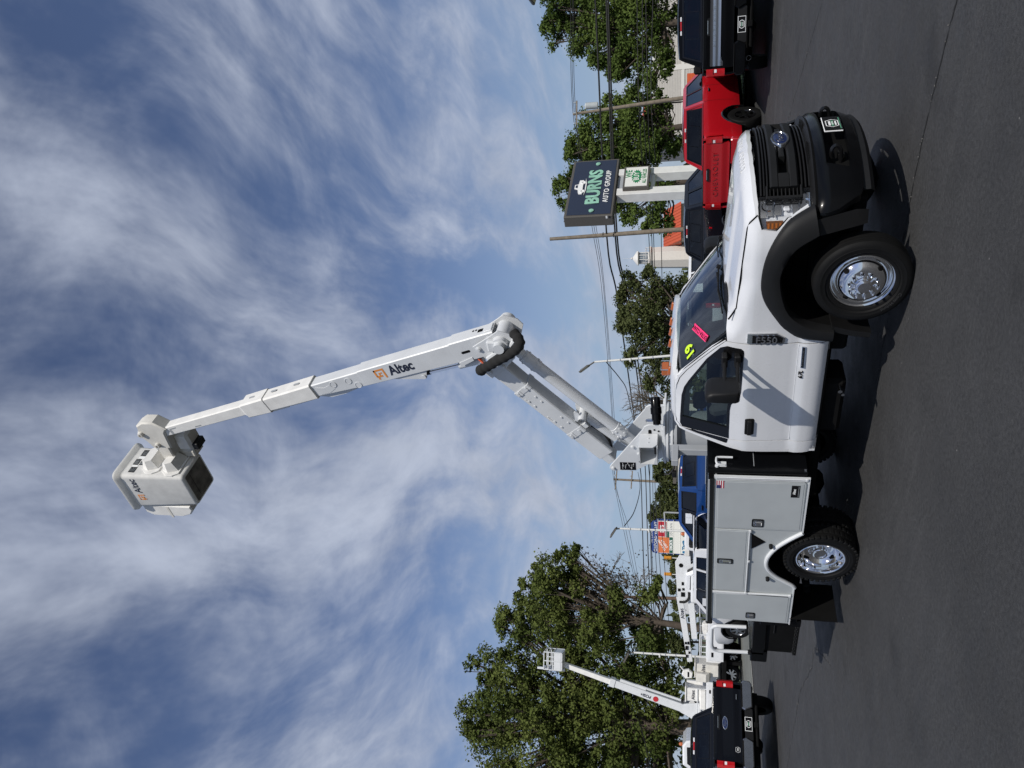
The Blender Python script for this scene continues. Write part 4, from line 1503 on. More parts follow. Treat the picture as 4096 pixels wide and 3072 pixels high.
# tail: shelf, step, grab rail, mud flap, exhaust
mb = MB('black_paint')
mb.box(-5.01, -5.92, -1.10, 1.10, 0.90, 1.075, bev=0.012)
mb.box(-5.86, -6.10, -1.10, 1.10, 0.86, 1.078, bev=0.012)
mb.box(-5.01, -5.14, -1.14, 1.14, 0.50, 1.0, bev=0.01)
mb.box(-5.14, -5.86, -1.065, 1.065, 0.548, 0.905, 'chassis')
mb.cbox((-6.105, -0.85, 0.985), 0.012, 0.02, 0.02, 'white_boom')
tail = mb.build('tail_shelf', TRUCK)
for sg in (-1, 1):
    mb = MB('black_paint')
    mb.box(-5.16, -5.86, sg * 0.60, sg * 1.10, 0.500, 0.545, 'chassis')
    for i in range(16):
        for j in range(3):
            T = Matrix.Translation((-5.20 - i * 0.042, sg * (0.70 + j * 0.15 + (i % 2) * 0.07), 0.547)) @ Matrix.Rotation(radians(45 if (i + j) % 2 else -45), 4, 'Z')
            mb.cbox((0, 0, 0), 0.03, 0.008, 0.006, 'tread_metal', T=T)
    for i in range(16):
        mb.cbox((-5.20 - i * 0.042, sg * 1.102, 0.525 + (i % 2) * 0.012), 0.014, 0.006, 0.012, 'tread_metal')
    mb.build('step', tail)
    mb = MB('black_paint')
    mb.box(-5.16, -5.40, sg * 0.80, sg * 1.08, 0.80, 0.815)
    for i in range(8):
        mb.cbox((-5.19 - i * 0.028, sg * 1.082, 0.808), 0.012, 0.006, 0.010, 'tread_metal')
    mb.build('upper_step', tail)
    pts = [(-5.26, sg * 1.11, 1.16), (-5.28, sg * 1.11, 1.52), (-5.295, sg * 1.11, 1.565), (-5.34, sg * 1.11, 1.595), (-5.74, sg * 1.10, 1.595), (-5.82, sg * 1.10, 1.585), (-5.875, sg * 1.10, 1.555), (-5.90, sg * 1.10, 1.49), (-5.875, sg * 1.10, 1.09)]
    mb = MB('white_boom')
    mb.tube(pts, 0.025, 12)
    mb.build('grab_rail', tail, 60)
    mb = MB('black_plastic')
    mb.box(-5.85, -5.905, sg * 1.07, sg * 1.125, 1.07, 1.12, bev=0.008)
    mb.build('rail_socket', tail)
    mb = MB('chassis')
    mb.box(-4.86, -4.872, sg * 0.66, sg * 1.20, 0.10, 0.66)
    mb.build('mud_flap', TRUCK)
    mb = MB('chassis')
    mb.box(-4.95, -5.01, sg * 0.75, sg * 1.15, 0.56, 0.66)
    mb.box(-4.20, -5.0, sg * 0.48, sg * 0.70, 0.50, 0.70)
    mb.build('body_underframe', TRUCK)
mb = MB('grey_steel')
for dz in (0.0,):
    mb.lathe([(0.0, 0.02), (0.042, 0.02), (0.046, 0.0), (0.046, -0.25)], (-4.50, -0.93, 0.47), (-0.35, -1, -0.1), 14, 'chassis')
    mb.lathe([(0.0, 0.02), (0.042, 0.02), (0.046, 0.0), (0.046, -0.25)], (-4.62, -0.93, 0.45), (-0.35, -1, -0.1), 14, 'chassis')
mb.build('exhaust', TRUCK)
# posts standing at the front of the body
for sg in (-1, 1):
    mb = MB('grey_steel')
    mb.box(-2.31, -2.40, sg * 0.72, sg * 0.81, 1.66, 2.06, bev=0.006)
    mb.box(-2.305, -2.395, sg * 0.745, sg * 0.985, 1.995, 2.07, bev=0.006) if sg < 0 else None
    mb.build('boom_rest_post', TRUCK)
mb = MB('grey_steel')
mb.box(-2.62, -2.72, -0.52, -0.42, 2.02, 2.10, bev=0.005)
mb.tube([(-2.72, -0.52, 2.06), (-2.86, -0.58, 2.06), (-2.94, -0.60, 2.12), (-2.95, -0.6, 2.18)], 0.010, 6, 'black_plastic')
mb.cbox((-2.93, -0.60, 2.06), 0.09, 0.05, 0.05, 'black_plastic', bev=0.006)
mb.build('work_light_bracket', TRUCK)

# ------------------------------------------------------------------ the boom
PED = MB('white_boom')
PED.lathe([(0.30, 0.95), (0.30, 1.2), (0.26, 1.24), (0.26, 1.98), (0.33, 2.0), (0.36, 2.03), (0.36, 2.075)], (-2.80, 0, 0), (0, 0, 1), 28, 'grey_steel')
PED.lathe([(0.37, 2.078), (0.37, 2.105), (0.345, 2.108), (0.345, 2.13), (0.38, 2.133), (0.38, 2.158), (0.0, 2.16)], (-2.80, 0, 0), (0, 0, 1), 32)
for k in range(20):
    t = 2 * pi * k / 20
    PED.lathe([(0.012, 0), (0.012, 0.012), (0, 0.013)], (-2.80 + 0.352 * cos(t), 0.352 * sin(t), 2.104), (0, 0, 1), 6)
PED.build('pedestal', TRUCK)
mb = MB('white_boom')
mb.box(-2.43, -3.06, -0.31, 0.31, 2.162, 2.190, bev=0.006)
turret = mb.build('turret_base', TRUCK)
plate = [(-3.257, 2.880), (-3.300, 2.892), (-3.335, 2.868), (-3.342, 2.826), (-3.322, 2.552), (-3.112, 2.262), (-3.06, 2.190), (-2.521, 2.190), (-2.521, 2.34), (-2.530, 2.385), (-2.56, 2.425), (-2.60, 2.44)]
for y0 in (-0.18, 0.18):
    mb = MB('white_boom')
    mb.prism(plate, y0 - 0.011, y0 + 0.011, 'y', bev=0.003)
    sgn = -1 if y0 < 0 else 1
    mb.box(-2.50, -3.06, y0 + sgn * 0.011, y0 + sgn * 0.10, 2.190, 2.208, bev=0.004)
    for px_, pz in ((-3.29, 2.845), (-3.02, 2.505), (-2.90, 2.58), (-2.60, 2.30), (-2.62, 2.25), (-3.16, 2.50)):
        mb.lathe([(0.026, 0.0), (0.026, sgn * 0.008), (0.018, sgn * 0.010), (0.018, sgn * 0.022), (0.0, sgn * 0.023)], (px_, y0 + sgn * 0.011, pz), (0, 1, 0), 10) if pz > 2.5 else mb.lathe([(0.012, 0.0), (0.012, sgn * 0.006), (0, sgn * 0.007)], (px_, y0 + sgn * 0.011, pz), (0, 1, 0), 8, 'chassis')
    mb.prism(round_rect(-2.70, -2.60, 2.335, 2.375, 0.018), y0 + sgn * 0.0115, y0 + sgn * 0.0125, 'y', 'chassis')
    pl = mb.build('turret_plate', TRUCK)
    if y0 < 0:
        mb = MB('ink')
        mb.box(-3.18, -3.318, -0.194, -0.1915, 2.555, 2.755)
        for k in range(24):
            a = random.uniform(-3.30, -3.20); b = random.uniform(2.575, 2.74)
            mb.box(a, a + random.uniform(0.01, 0.05), -0.1955, -0.1935, b, b + 0.0035, 'white_ink')
        mb.build('placard', pl)
        # cover box, open towards the rear
        mb = MB('white_boom')
        x0, x1, ya, yb, za, zb = -2.665, -2.95, -0.192, -0.43, 2.262, 2.478
        mb.prism([(ya, zb), (yb, zb), (yb, za + 0.05), (yb + 0.05, za), (ya, za)], x0, x0 - 0.010, 'x', bev=0.002)
        mb.box(x0 - 0.010, x1, yb, ya, zb - 0.008, zb)
        mb.box(x1, x1 - 0.008, yb, ya, za, zb)
        mb.prism([(x0 - 0.02, za), (x1, za), (x1, za + 0.05), (x0 - 0.14, za + 0.008)], yb, yb - 0.006, 'y')
        mb.box(x0 - 0.01, x1, yb, ya, za - 0.004, za + 0.004)
        for a in (-0.28, -0.35):
            mb.lathe([(0.009, 0), (0.009, 0.008), (0, 0.009)], (x0, a, 2.37), (1, 0, 0), 8)
        mb.tube([(-2.70, -0.40, 2.285), (-2.80, -0.40, 2.285)], 0.013, 8, 'black_plastic')
        mb.build('control_cover', pl)
mb = MB('black_paint')
mb.lathe([(0.0, -0.26), (0.052, -0.255), (0.058, -0.24), (0.058, -0.14), (0.066, -0.13), (0.066, -0.06), (0.056, -0.05), (0.056, 0.02), (0.046, 0.03), (0.046, 0.07), (0.030, 0.075), (0.0, 0.076)], (-2.34, -0.27, 2.262), (-0.62, -0.55, -0.06), 18)
mb.lathe([(0.0, 0.082), (0.024, 0.080), (0.026, 0.07)], (-2.34, -0.27, 2.262), (-0.62, -0.55, -0.06), 12, 'soft_chrome')
mb.tube([(-2.38, -0.26, 2.30), (-2.40, -0.24, 2.36), (-2.44, -0.20, 2.38)], 0.022, 8, 'soft_chrome')
mb.build('rotation_motor', TRUCK)

# lower boom: a box section with clamp collars
A0, A1 = Vector((-3.262, 0, 2.872)), Vector((-1.765, 0, 4.145))
T, L = bar_T(A0, A1, (-0.6, 0, 0.8))
mb = MB('white_boom')
def taper(mb, x0, x1, h0a, h0b, h1a, h1b, w0, w1, T, mat=None, bev=0.012):
    """box section along local x: z from -ha to +hb at each end, half width w"""
    rings = []
    for x, a, b, w in ((x0, h0a, h0b, w0), (x1, h1a, h1b, w1)):
        rings.append([(x, w * sx_, z) for sx_, z in ((-1, -a + bev), (-1, b - bev), (-1 + bev / w, b), (1 - bev / w, b), (1, b - bev), (1, -a + bev), (1 - bev / w, -a), (-1 + bev / w, -a))])
    mb.loft(rings, mat, True, (True, True), T)
taper(mb, -0.02, L + 0.02, 0.055, 0.075, 0.125, 0.105, 0.10, 0.10, T)
taper(mb, 0.12, 0.62, 0.128, 0.102, 0.130, 0.106, 0.103, 0.103, T)
taper(mb, 0.60, 0.70, 0.140, 0.116, 0.140, 0.116, 0.112, 0.112, T)
taper(mb, 1.53, 1.60, 0.136, 0.116, 0.136, 0.116, 0.112, 0.112, T)
taper(mb, 0.70, 1.53, 0.130, 0.110, 0.130, 0.110, 0.106, 0.106, T)
for sx_ in (0.64, 0.66, 1.55, 1.575):
    for zz in (-0.07, 0.07):
        mb.lathe([(0.018, 0), (0.018, -0.012), (0, -0.014)], (sx_, -0.112, zz), (0, 1, 0), 8, T=T)
for sx_ in (0.84, 0.96, 1.30, 1.40):
    for zz in (-0.06, 0.06):
        mb.lathe([(0.014, 0), (0.014, -0.010), (0, -0.011)], (sx_, -0.106, zz), (0, 1, 0), 8, T=T)
mb.box(0.60, 0.69, -0.118, -0.112, 0.02, 0.055, T=T, bev=0.003)
mb.box(1.52, 1.60, -0.118, -0.112, 0.02, 0.055, T=T, bev=0.003)
lower = mb.build('lower_boom', TRUCK)
for sx_ in (0.98, 1.36):
    mb = MB('white_ink')
    mb.box(sx_, sx_ + 0.10, -0.1075, -0.1062, 0.055, 0.080, T=T)
    mb.box(sx_ + 0.01, sx_ + 0.09, -0.108, -0.107, 0.064, 0.070, 'ink', T=T)
    mb.build('boom_decal', lower)
# lift bracket and lift cylinder
mb = MB('white_boom')
mb.prism([(0.62, -0.13), (0.78, -0.13), (0.90, -0.22), (0.905, -0.25), (0.87, -0.26), (0.62, -0.20)], -0.09, -0.07, 'y', T=T)
mb.prism([(0.62, -0.13), (0.78, -0.13), (0.90, -0.22), (0.905, -0.25), (0.87, -0.26), (0.62, -0.20)], 0.07, 0.09, 'y', T=T)
mb.box(0.62, 0.80, -0.09, 0.09, -0.145, -0.128, T=T)
mb.build('lift_bracket', TRUCK)
mb = MB('white_boom')
mb.tube([(-2.60, 0.0, 3.12), (-2.93, 0.0, 2.80)], 0.058, 16)
mb.tube([(-2.56, 0.0, 3.16), (-2.61, 0.0, 3.11)], 0.064, 16)
mb.tube([(-2.93, 0, 2.80), (-3.05, 0, 2.66)], 0.030, 12, 'chrome')
mb.lathe([(0.05, -0.16), (0.05, 0.16)], (-2.52, 0, 3.19), (0, 1, 0), 12)
mb.build('lift_cylinder', TRUCK)
mb = MB('hose_cover')
for k in range(3):
    mb.tube(smooth_poly([(-2.70 + 0.01 * k, -0.03 + k * 0.03, 3.10), (-2.82, -0.03 + k * 0.03, 2.97), (-2.95, -0.03 + k * 0.03, 2.90), (-3.10, -0.02, 2.86)], 4), 0.011, 6)
mb.build('hydraulic_hose', TRUCK)
# levelling link: a round tube parallel to the boom
B0, B1 = Vector((-2.99, 0.02, 2.60)), Vector((-1.53, 0.02, 3.895))
T2, L2 = bar_T(B0, B1, (-0.6, 0, 0.8))
mb = MB('white_boom')
mb.lathe([(0.06, -0.05), (0.06, 0.14), (0.068, 0.15), (0.078, 0.155), (0.078, 0.32), (0.072, 0.325), (0.072, L2 - 0.34), (0.080, L2 - 0.335), (0.080, L2 - 0.10), (0.062, L2 - 0.09), (0.062, L2 + 0.06)], (0, 0, 0), (1, 0, 0), 24, T=T2)
for a in (0.19, 0.28, L2 - 0.29, L2 - 0.15):
    for k in range(8):
        t = 2 * pi * k / 8
        mb.lathe([(0.014, 0.0), (0.014, 0.010), (0.0, 0.012)], (a, 0.077 * cos(t), 0.077 * sin(t)), (0, cos(t), sin(t)), 8, T=T2)
mb.build('levelling_link', TRUCK)

# elbow
mb = MB('white_boom')
elb = [(-1.665, 4.30), (-1.70, 4.335), (-1.76, 4.30), (-1.83, 4.22), (-1.66, 4.03), (-1.60, 4.02), (-1.56, 4.12)]
for y in (-0.135, 0.135):
    mb.prism(elb, y - 0.012, y + 0.012, 'y', bev=0.003)
    mb.lathe([(0.030, -0.03), (0.030, 0.03)], (-1.735, y, 4.235), (0, 1, 0), 12, cap=(True, True))
elb2 = [(-1.365, 4.350), (-1.33, 4.37), (-1.18, 4.14), (-1.10, 4.03), (-1.16, 3.86), (-1.24, 3.80), (-1.50, 3.88), (-1.66, 4.03), (-1.56, 4.20), (-1.43, 4.30)]
for y in (-0.16, 0.155):
    mb.prism(elb2, y - 0.010, y + 0.010, 'y', bev=0.003)
mb.box(-1.20, -1.36, -0.245, -0.17, 4.015, 4.175, bev=0.022)
mb.lathe([(0.066, -0.30), (0.07, -0.235), (0.095, -0.232), (0.095, -0.19), (0.10, -0.16), (0.10, 0.20), (0.115, 0.205), (0.115, 0.24), (0.095, 0.25), (0.095, 0.31), (0.0, 0.315)], (-1.27, 0, 4.02), (0, 1, 0), 24, cap=(True, False))
mb.lathe([(0.05, -0.24), (0.055, -0.17), (0.075, -0.16), (0.075, 0.16)], (-1.50, 0, 4.10), (0, 1, 0), 20, cap=(True, False))
mb.tube([(-1.30, -0.20, 3.96), (-1.48, -0.20, 4.20)], 0.032, 8)
mb.tube([(-1.22, -0.20, 3.84), (-1.40, -0.2, 3.98)], 0.028, 8)
for px_, pz in ((-1.36, 4.30), (-1.24, 3.86), (-1.62, 4.05)):
    mb.lathe([(0.034, 0.0), (0.034, -0.012), (0.022, -0.014), (0.022, -0.028), (0, -0.029)], (px_, -0.17, pz), (0, 1, 0), 12)
mb.build('elbow', TRUCK)
mb = MB('hose_cover')
loop = smooth_poly([(-1.145, -0.14, 3.85), (-1.185, -0.25, 3.765), (-1.27, -0.27, 3.80), (-1.37, -0.275, 3.93), (-1.46, -0.275, 4.08), (-1.55, -0.27, 4.22), (-1.61, -0.25, 4.305), (-1.66, -0.20, 4.31)], 7)
mb.tube(loop, [0.060 + 0.006 * sin(k * 1.7) for k in range(len(loop))], 12)
mb.build('hose_sleeve', TRUCK, 70)
mb = MB('hose_orange')
for k in range(4):
    mb.tube(smooth_poly([(-1.45 - 0.015 * k, -0.05 + 0.02 * k, 4.50), (-1.52, -0.06 + 0.02 * k, 4.42 + 0.012 * k), (-1.585, -0.09 + 0.01 * k, 4.35), (-1.63, -0.12, 4.29)], 5), 0.010, 6, 'hose_orange' if k != 2 else 'hose_cover')
mb.build('boom_hose', TRUCK)

# upper boom: outer steel box, mid section, fibreglass insulator tip
U0 = Vector((-1.165, 0, 4.10)); U1 = Vector((-2.84, 0, 9.42))
T3, L3 = bar_T(U0, U1, (1, 0, 0.3))      # local z = forward face of the boom
T3 = T3 @ Matrix.Diagonal((1, -1, 1, 1))      # local y = world y
def along(t): return U0.lerp(U1, t / L3)
mb = MB('white_boom')
taper(mb, 0.02, 2.00, 0.305, 0.0, 0.250, 0.0, 0.10, 0.10, T3)
taper(mb, 0.02, 0.62, 0.300, 0.012, 0.300, 0.012, 0.104, 0.104, T3)
taper(mb, 1.98, 2.85, 0.255, -0.012, 0.205, -0.014, 0.094, 0.092, T3)
mb.prism([(1.95, -0.248), (2.85, -0.205), (2.62, -0.30), (2.40, -0.305)], -0.05, 0.05, 'y', T=T3)
mb.prism([(0.42, -0.30), (0.62, -0.34), (0.62, -0.28), (0.42, -0.25)], -0.112, -0.10, 'y', T=T3)
for a, b in ((2.20, -0.10), (2.44, -0.09), (2.10, -0.20)):
    mb.lathe([(0.05, 0.0), (0.05, -0.006), (0.043, -0.008), (0.043, -0.004), (0, -0.004)], (a, -0.093, b), (0, 1, 0), 16, T=T3)
mb.prism([(2.72, -0.06), (2.60, -0.10), (2.50, -0.08), (2.45, -0.16), (2.56, -0.20), (2.70, -0.19)], -0.096, -0.092, 'y', bev=0.0015, T=T3)
mb.box(0.03, 0.13, -0.07, 0.07, 0.010, 0.026, T=T3, bev=0.004)
mb.box(0.16, 0.23, -0.03, 0.03, 0.0125, 0.0135, 'chassis', T=T3)
for a in (0.26, 0.30):
    mb.lathe([(0.016, 0.0), (0.016, 0.002), (0, 0.0025)], (a, 0.03, 0.012), (0, 0, 1), 8, 'chassis', T=T3)
mb.prism(round_rect(0.40, 0.52, -0.175, -0.140, 0.016), -0.1055, -0.104, 'y', 'chassis', T=T3)
mb.tube([tuple(T3 @ Vector((0.10, -0.112, -0.06))), tuple(T3 @ Vector((0.10, 0.112, -0.06)))], 0.03, 10)
upper = mb.build('upper_boom', TRUCK)
# logo on the side of the boom
R3 = T3.to_3x3()
TL = frame(T3 @ Vector((1.45, -0.1015, -0.128)), R3 @ Vector((-1, 0, 0)), R3 @ Vector((0, 0, 1)))
# the logo reads along the boom, from the tip side down to the elbow
mb = MB('orange_ink')
def logo(mb, T, s, mat):
    t = 0.16 * s
    for x0, x1, y0, y1 in ((0, s, s - t, s), (0, t, 0.25 * s, s), (s - t, s, 0.0, s - t), (0.36 * s, s - 2 * t, s * 0.52, s * 0.52 + t * 0.8), (0.36 * s, 0.36 * s + t * 0.8, 0.36 * s, s * 0.52), (0.1 * s, s * 0.62, 0.20 * s, 0.20 * s + t), (0.1 * s, 0.1 * s + t, -0.02 * s, 0.20 * s)):
        mb.box(x0, x1, y0, y1, 0.0, 0.0015, mat, T=T)
logo(mb, TL @ Matrix.Translation((-0.33, -0.075, 0)), 0.15, 'orange_ink')
lg = mb.build('logo_mark', upper)
text('Altec', 'logo_letters', TL @ Matrix.Translation((0.06, 0.0, 0)), 'navy_ink', upper, 0.20, extrude=0.0012, bold=0.006, xscale=0.84)
# extension cylinder under the boom
mb = MB('white_boom')
mb.tube([tuple(T3 @ Vector((0.34, -0.03, -0.375))), tuple(T3 @ Vector((0.68, -0.03, -0.365)))], 0.045, 14)
mb.tube([tuple(T3 @ Vector((0.66, -0.03, -0.365))), tuple(T3 @ Vector((1.16, -0.03, -0.345)))], 0.024, 12, 'chrome')
mb.tube([tuple(T3 @ Vector((1.10, -0.03, -0.347))), tuple(T3 @ Vector((1.16, -0.03, -0.345)))], 0.03, 10, 'black_plastic')
mb.prism([(1.10, -0.27), (1.16, -0.385), (1.20, -0.39), (1.62, -0.26), (1.60, -0.24)], -0.08, -0.06, 'y', T=T3)
mb.lathe([(0.03, -0.02), (0.03, -0.006)], (1.18, -0.08, -0.35), (0, 1, 0), 12, cap=(True, True), T=T3)
mb.build('upper_cylinder', TRUCK)
mb = MB('white_fibre')
taper(mb, 2.78, 3.98, 0.235, 0.012, 0.215, 0.0, 0.118, 0.115, T3, bev=0.02)
taper(mb, 3.60, 4.0, 0.245, 0.018, 0.230, 0.014, 0.124, 0.122, T3, bev=0.02)
taper(mb, 3.98, 4.06, 0.232, 0.014, 0.19, -0.02, 0.122, 0.09, T3, bev=0.02)
mb.box(2.90, 3.30, -0.06, 0.06, -0.262, -0.23, T=T3, bev=0.006)
mb.box(3.34, 3.72, -0.06, 0.06, -0.270, -0.225, T=T3, bev=0.006)
for a in (2.98, 3.38, 3.78):
    mb.prism(round_rect(a, a + 0.10, -0.018, 0.018, 0.016), 0.0145, 0.0195, 'z', 'grey_steel', T=T3)
mb.build('boom_cover', TRUCK)
mb = MB('white_fibre')
taper(mb, 4.0, L3 + 0.16, 0.195, -0.02, 0.175, -0.015, 0.082, 0.080, T3, bev=0.015)
mb.box(5.25, 5.40, -0.084, -0.081, -0.10, -0.06, 'ink', T=T3) if False else None
mb.build('boom_tip', TRUCK)
mb = MB('grey_ink')
mb.box(4.9, 5.02, -0.0838, -0.0825, -0.15, -0.135, T=T3)
mb.box(5.35, 5.48, -0.083, -0.0815, -0.075, -0.06, T=T3)
mb.box(5.46, 5.50, -0.083, -0.0812, -0.155, -0.08, T=T3)
mb.box(5.52, 5.60, -0.06, 0.06, -0.016, -0.0135, T=T3)
mb.build('tip_decal', TRUCK)

# head casting that carries the bucket
mb = MB('cream_fibre')
hd_ = [(-2.895, 9.845), (-2.80, 9.83), (-2.725, 9.70), (-2.725, 9.52), (-2.86, 9.345), (-2.935, 9.40), (-3.245, 9.43), (-3.245, 9.74), (-3.10, 9.80), (-2.98, 9.90)]
mb.prism(hd_, -0.115, 0.095, 'y', bev=0.022)
for a, b in ((-2.95, 9.80), (-3.17, 9.62)):
    mb.lathe([(0.045, 0.0), (0.040, -0.045), (0.022, -0.048), (0.022, -0.02), (0, -0.02)], (a, -0.112, b), (0, 1, 0), 16)
mb.box(-3.18, -3.62, 0.02, 0.30, 9.62, 9.84, bev=0.02)
mb.box(-3.08, -3.42, 0.02, 0.30, 9.20, 9.46, bev=0.04)
mb.box(-3.30, -3.42, 0.05, 0.25, 9.12, 9.22, 'black_plastic', bev=0.01)
mb.box(-3.56, -3.70, 0.16, 0.40, 9.36, 10.02, bev=0.02)
mb.build('bucket_mount', TRUCK)

# bucket
BX0, BX1, BY0, BY1, BZ0, BZ1 = -3.72, -4.36, -0.265, 0.305, 9.40, 10.50
mb = MB('white_fibre')
def rr(x0, x1, y0, y1, z, r): return [(a, b, z) for a, b in round_rect(min(x0, x1), max(x0, x1), y0, y1, r, 5)]
rings = [rr(BX0 - 0.05, BX1 + 0.05, BY0 + 0.05, BY1 - 0.05, BZ0, 0.03), rr(BX0 - 0.015, BX1 + 0.015, BY0 + 0.015, BY1 - 0.015, BZ0 + 0.012, 0.05), rr(BX0, BX1, BY0, BY1, BZ0 + 0.05, 0.06),
         rr(BX0 + 0.045, BX1 - 0.045, BY0 - 0.045, BY1 + 0.045, BZ1 - 0.07, 0.07), rr(BX0 + 0.055, BX1 - 0.055, BY0 - 0.055, BY1 + 0.055, BZ1 - 0.035, 0.075), rr(BX0 + 0.10, BX1 - 0.10, BY0 - 0.10, BY1 + 0.10, BZ1 + 0.01, 0.10),
         rr(BX0 + 0.105, BX1 - 0.105, BY0 - 0.105, BY1 + 0.105, BZ1 + 0.05, 0.10), rr(BX0 + 0.095, BX1 - 0.095, BY0 - 0.095, BY1 + 0.095, BZ1 + 0.06, 0.095), rr(BX0 + 0.035, BX1 - 0.035, BY0 - 0.035, BY1 + 0.035, BZ1 + 0.055, 0.07),
         rr(BX0 - 0.005, BX1 + 0.005, BY0 + 0.005, BY1 - 0.005, BZ0 + 0.06, 0.05)]
mb.loft(rings, None, True, (False, True))
mb.add([p for p in rings[0]], [tuple(range(len(rings[0])))], 'bucket_floor')
mb.box(BX0 - 0.10, BX1 + 0.10, BY0 + 0.16, BY0 + 0.165, BZ0 - 0.004, BZ0 - 0.002, 'ink')
bucket = mb.build('bucket', TRUCK, 50)
def slope_x(z): return BX0 + 0.045 * (z - BZ0) / (BZ1 - BZ0)
for zc, yc in ((10.00, 0.03), (9.64, 0.01)):
    mb = MB('white_fibre')
    plt = [(yc - 0.26, zc + 0.05), (yc - 0.17, zc + 0.17), (yc + 0.20, zc + 0.17), (yc + 0.26, zc + 0.02), (yc + 0.16, zc - 0.15), (yc - 0.20, zc - 0.15), (yc - 0.26, zc - 0.06)]
    plt = [(min(max(y, BY0 + 0.02), BY1 - 0.01), z) for y, z in plt]
    X = slope_x(zc)
    mb.prism(plt, X - 0.02, X + 0.014, 'x', bev=0.004)
    yb = yc
    prof = [[(X + 0.012, yb - 0.20, zc + 0.04), (X + 0.012, yb - 0.16, zc + 0.145), (X + 0.012, yb + 0.16, zc + 0.145), (X + 0.012, yb + 0.20, zc + 0.04), (X + 0.012, yb + 0.15, zc - 0.12), (X + 0.012, yb - 0.15, zc - 0.12)],
            [(X + 0.16, yb - 0.16, zc + 0.05), (X + 0.15, yb - 0.13, zc + 0.11), (X + 0.15, yb + 0.13, zc + 0.11), (X + 0.16, yb + 0.16, zc + 0.05), (X + 0.15, yb + 0.11, zc - 0.03), (X + 0.15, yb - 0.11, zc - 0.03)]]
    mb.loft(prof, None, True, (False, True))
    mb.build('step_pocket', bucket, 20)
mb = MB('ink')
for y0, y1, z0, z1, m_ in ((0.13, 0.26, 10.25, 10.36, 'ink'), (0.08, 0.12, 10.25, 10.36, 'white_ink'), (0.16, 0.25, 10.16, 10.23, 'ink'), (-0.06, 0.06, 10.29, 10.38, 'ink'), (-0.06, 0.02, 10.20, 10.27, 'ink'), (-0.22, -0.11, 10.26, 10.38, 'ink'), (-0.10, -0.07, 10.27, 10.37, 'white_ink'), (0.06, 0.11, 10.19, 10.23, 'grey_ink')):
    X = slope_x(z0) + 0.003
    mb.box(X - 0.01, X + 0.004, y0, y1, z0, z1, m_)
    if m_ == 'ink':
        for k in range(5):
            zz = z0 + 0.012 + (z1 - z0 - 0.02) * k / 5
            mb.box(X, X + 0.0055, y0 + 0.01, y1 - 0.012 - 0.02 * (k % 2), zz, zz + 0.005, 'grey_ink')
mb.build('warning_decal', bucket)
ysl = lambda z: BY0 - 0.045 * (z - BZ0) / (BZ1 - BZ0) - 0.004
Tb = frame((-3.98, ysl(10.30), 10.30), (1, 0, 0), (0, 0, 1))
text('Altec', 'bucket_letters', Tb @ Matrix.Translation((0.08, 0, 0)), 'navy_ink', bucket, 0.17, extrude=0.001, bold=0.003, xscale=0.85)
mb = MB('orange_ink')
logo(mb, Tb @ Matrix.Translation((-0.24, -0.06, 0)), 0.12, 'orange_ink')
mb.build('bucket_logo', bucket)
# tool tray hung on the rear edge
mb = MB('white_fibre')
tr = [(-4.43, 10.50), (-4.43, 9.62), (-4.52, 9.60), (-4.62, 9.68), (-4.68, 9.85), (-4.68, 10.38), (-4.60, 10.50)]
mb.prism(tr, -0.24, 0.28, 'y', bev=0.02)
mb.box(-4.45, -4.70, -0.245, -0.235, 10.02, 10.06, 'cream_fibre')
mb.box(-4.69, -4.71, -0.20, 0.24, 9.95, 10.25)
mb.box(-4.38, -4.44, -0.18, 0.20, 10.10, 10.16, 'cream_fibre')
mb.build('tool_tray', TRUCK)


# ------------------------------------------------------------------ parked vehicles
def car_wheel(parent, x, y, R, w, sg, rim, n_sp=6, rr=0.62):
    mb = MB('rubber')
    h = w / 2
    pr = [(R * rr, -h * 0.8), (R * 0.85, -h), (R * 0.96, -h * 0.9), (R, -h * 0.7), (R, h * 0.7), (R * 0.96, h * 0.9), (R * 0.85, h), (R * rr, h * 0.8)]
    mb.lathe([(r, a * sg) for r, a in pr], (x, y, R), (0, 1, 0), 30, 'rubber')
    wh = mb.build('wheel', parent)
    mb = MB(rim)
    mb.lathe([(R * rr, h * 0.8 * sg), (R * rr * 0.94, h * 0.86 * sg), (R * rr * 0.88, h * 0.7 * sg), (R * rr * 0.86, 0)], (x, y, R), (0, 1, 0), 30)
    mb.lathe([(R * rr * 0.86, 0), (0, 0)], (x, y, R), (0, 1, 0), 24, 'chassis')
    for k in range(n_sp):
        T = Matrix.Translation((x, y, R)) @ Matrix.Rotation(2 * pi * k / n_sp + 0.3, 4, 'Y')
        mb.prism([(-0.045, 0.0), (0.045, 0.0), (0.03, R * rr * 0.9), (-0.03, R * rr * 0.9)], sg * h * 0.55, sg * h * 0.78, 'y', T=T)
    mb.lathe([(0.07, h * 0.5 * sg), (0.07, h * 0.84 * sg), (0.0, h * 0.86 * sg)], (x, y, R), (0, 1, 0), 12)
    mb.build('rim', wh)
    return wh


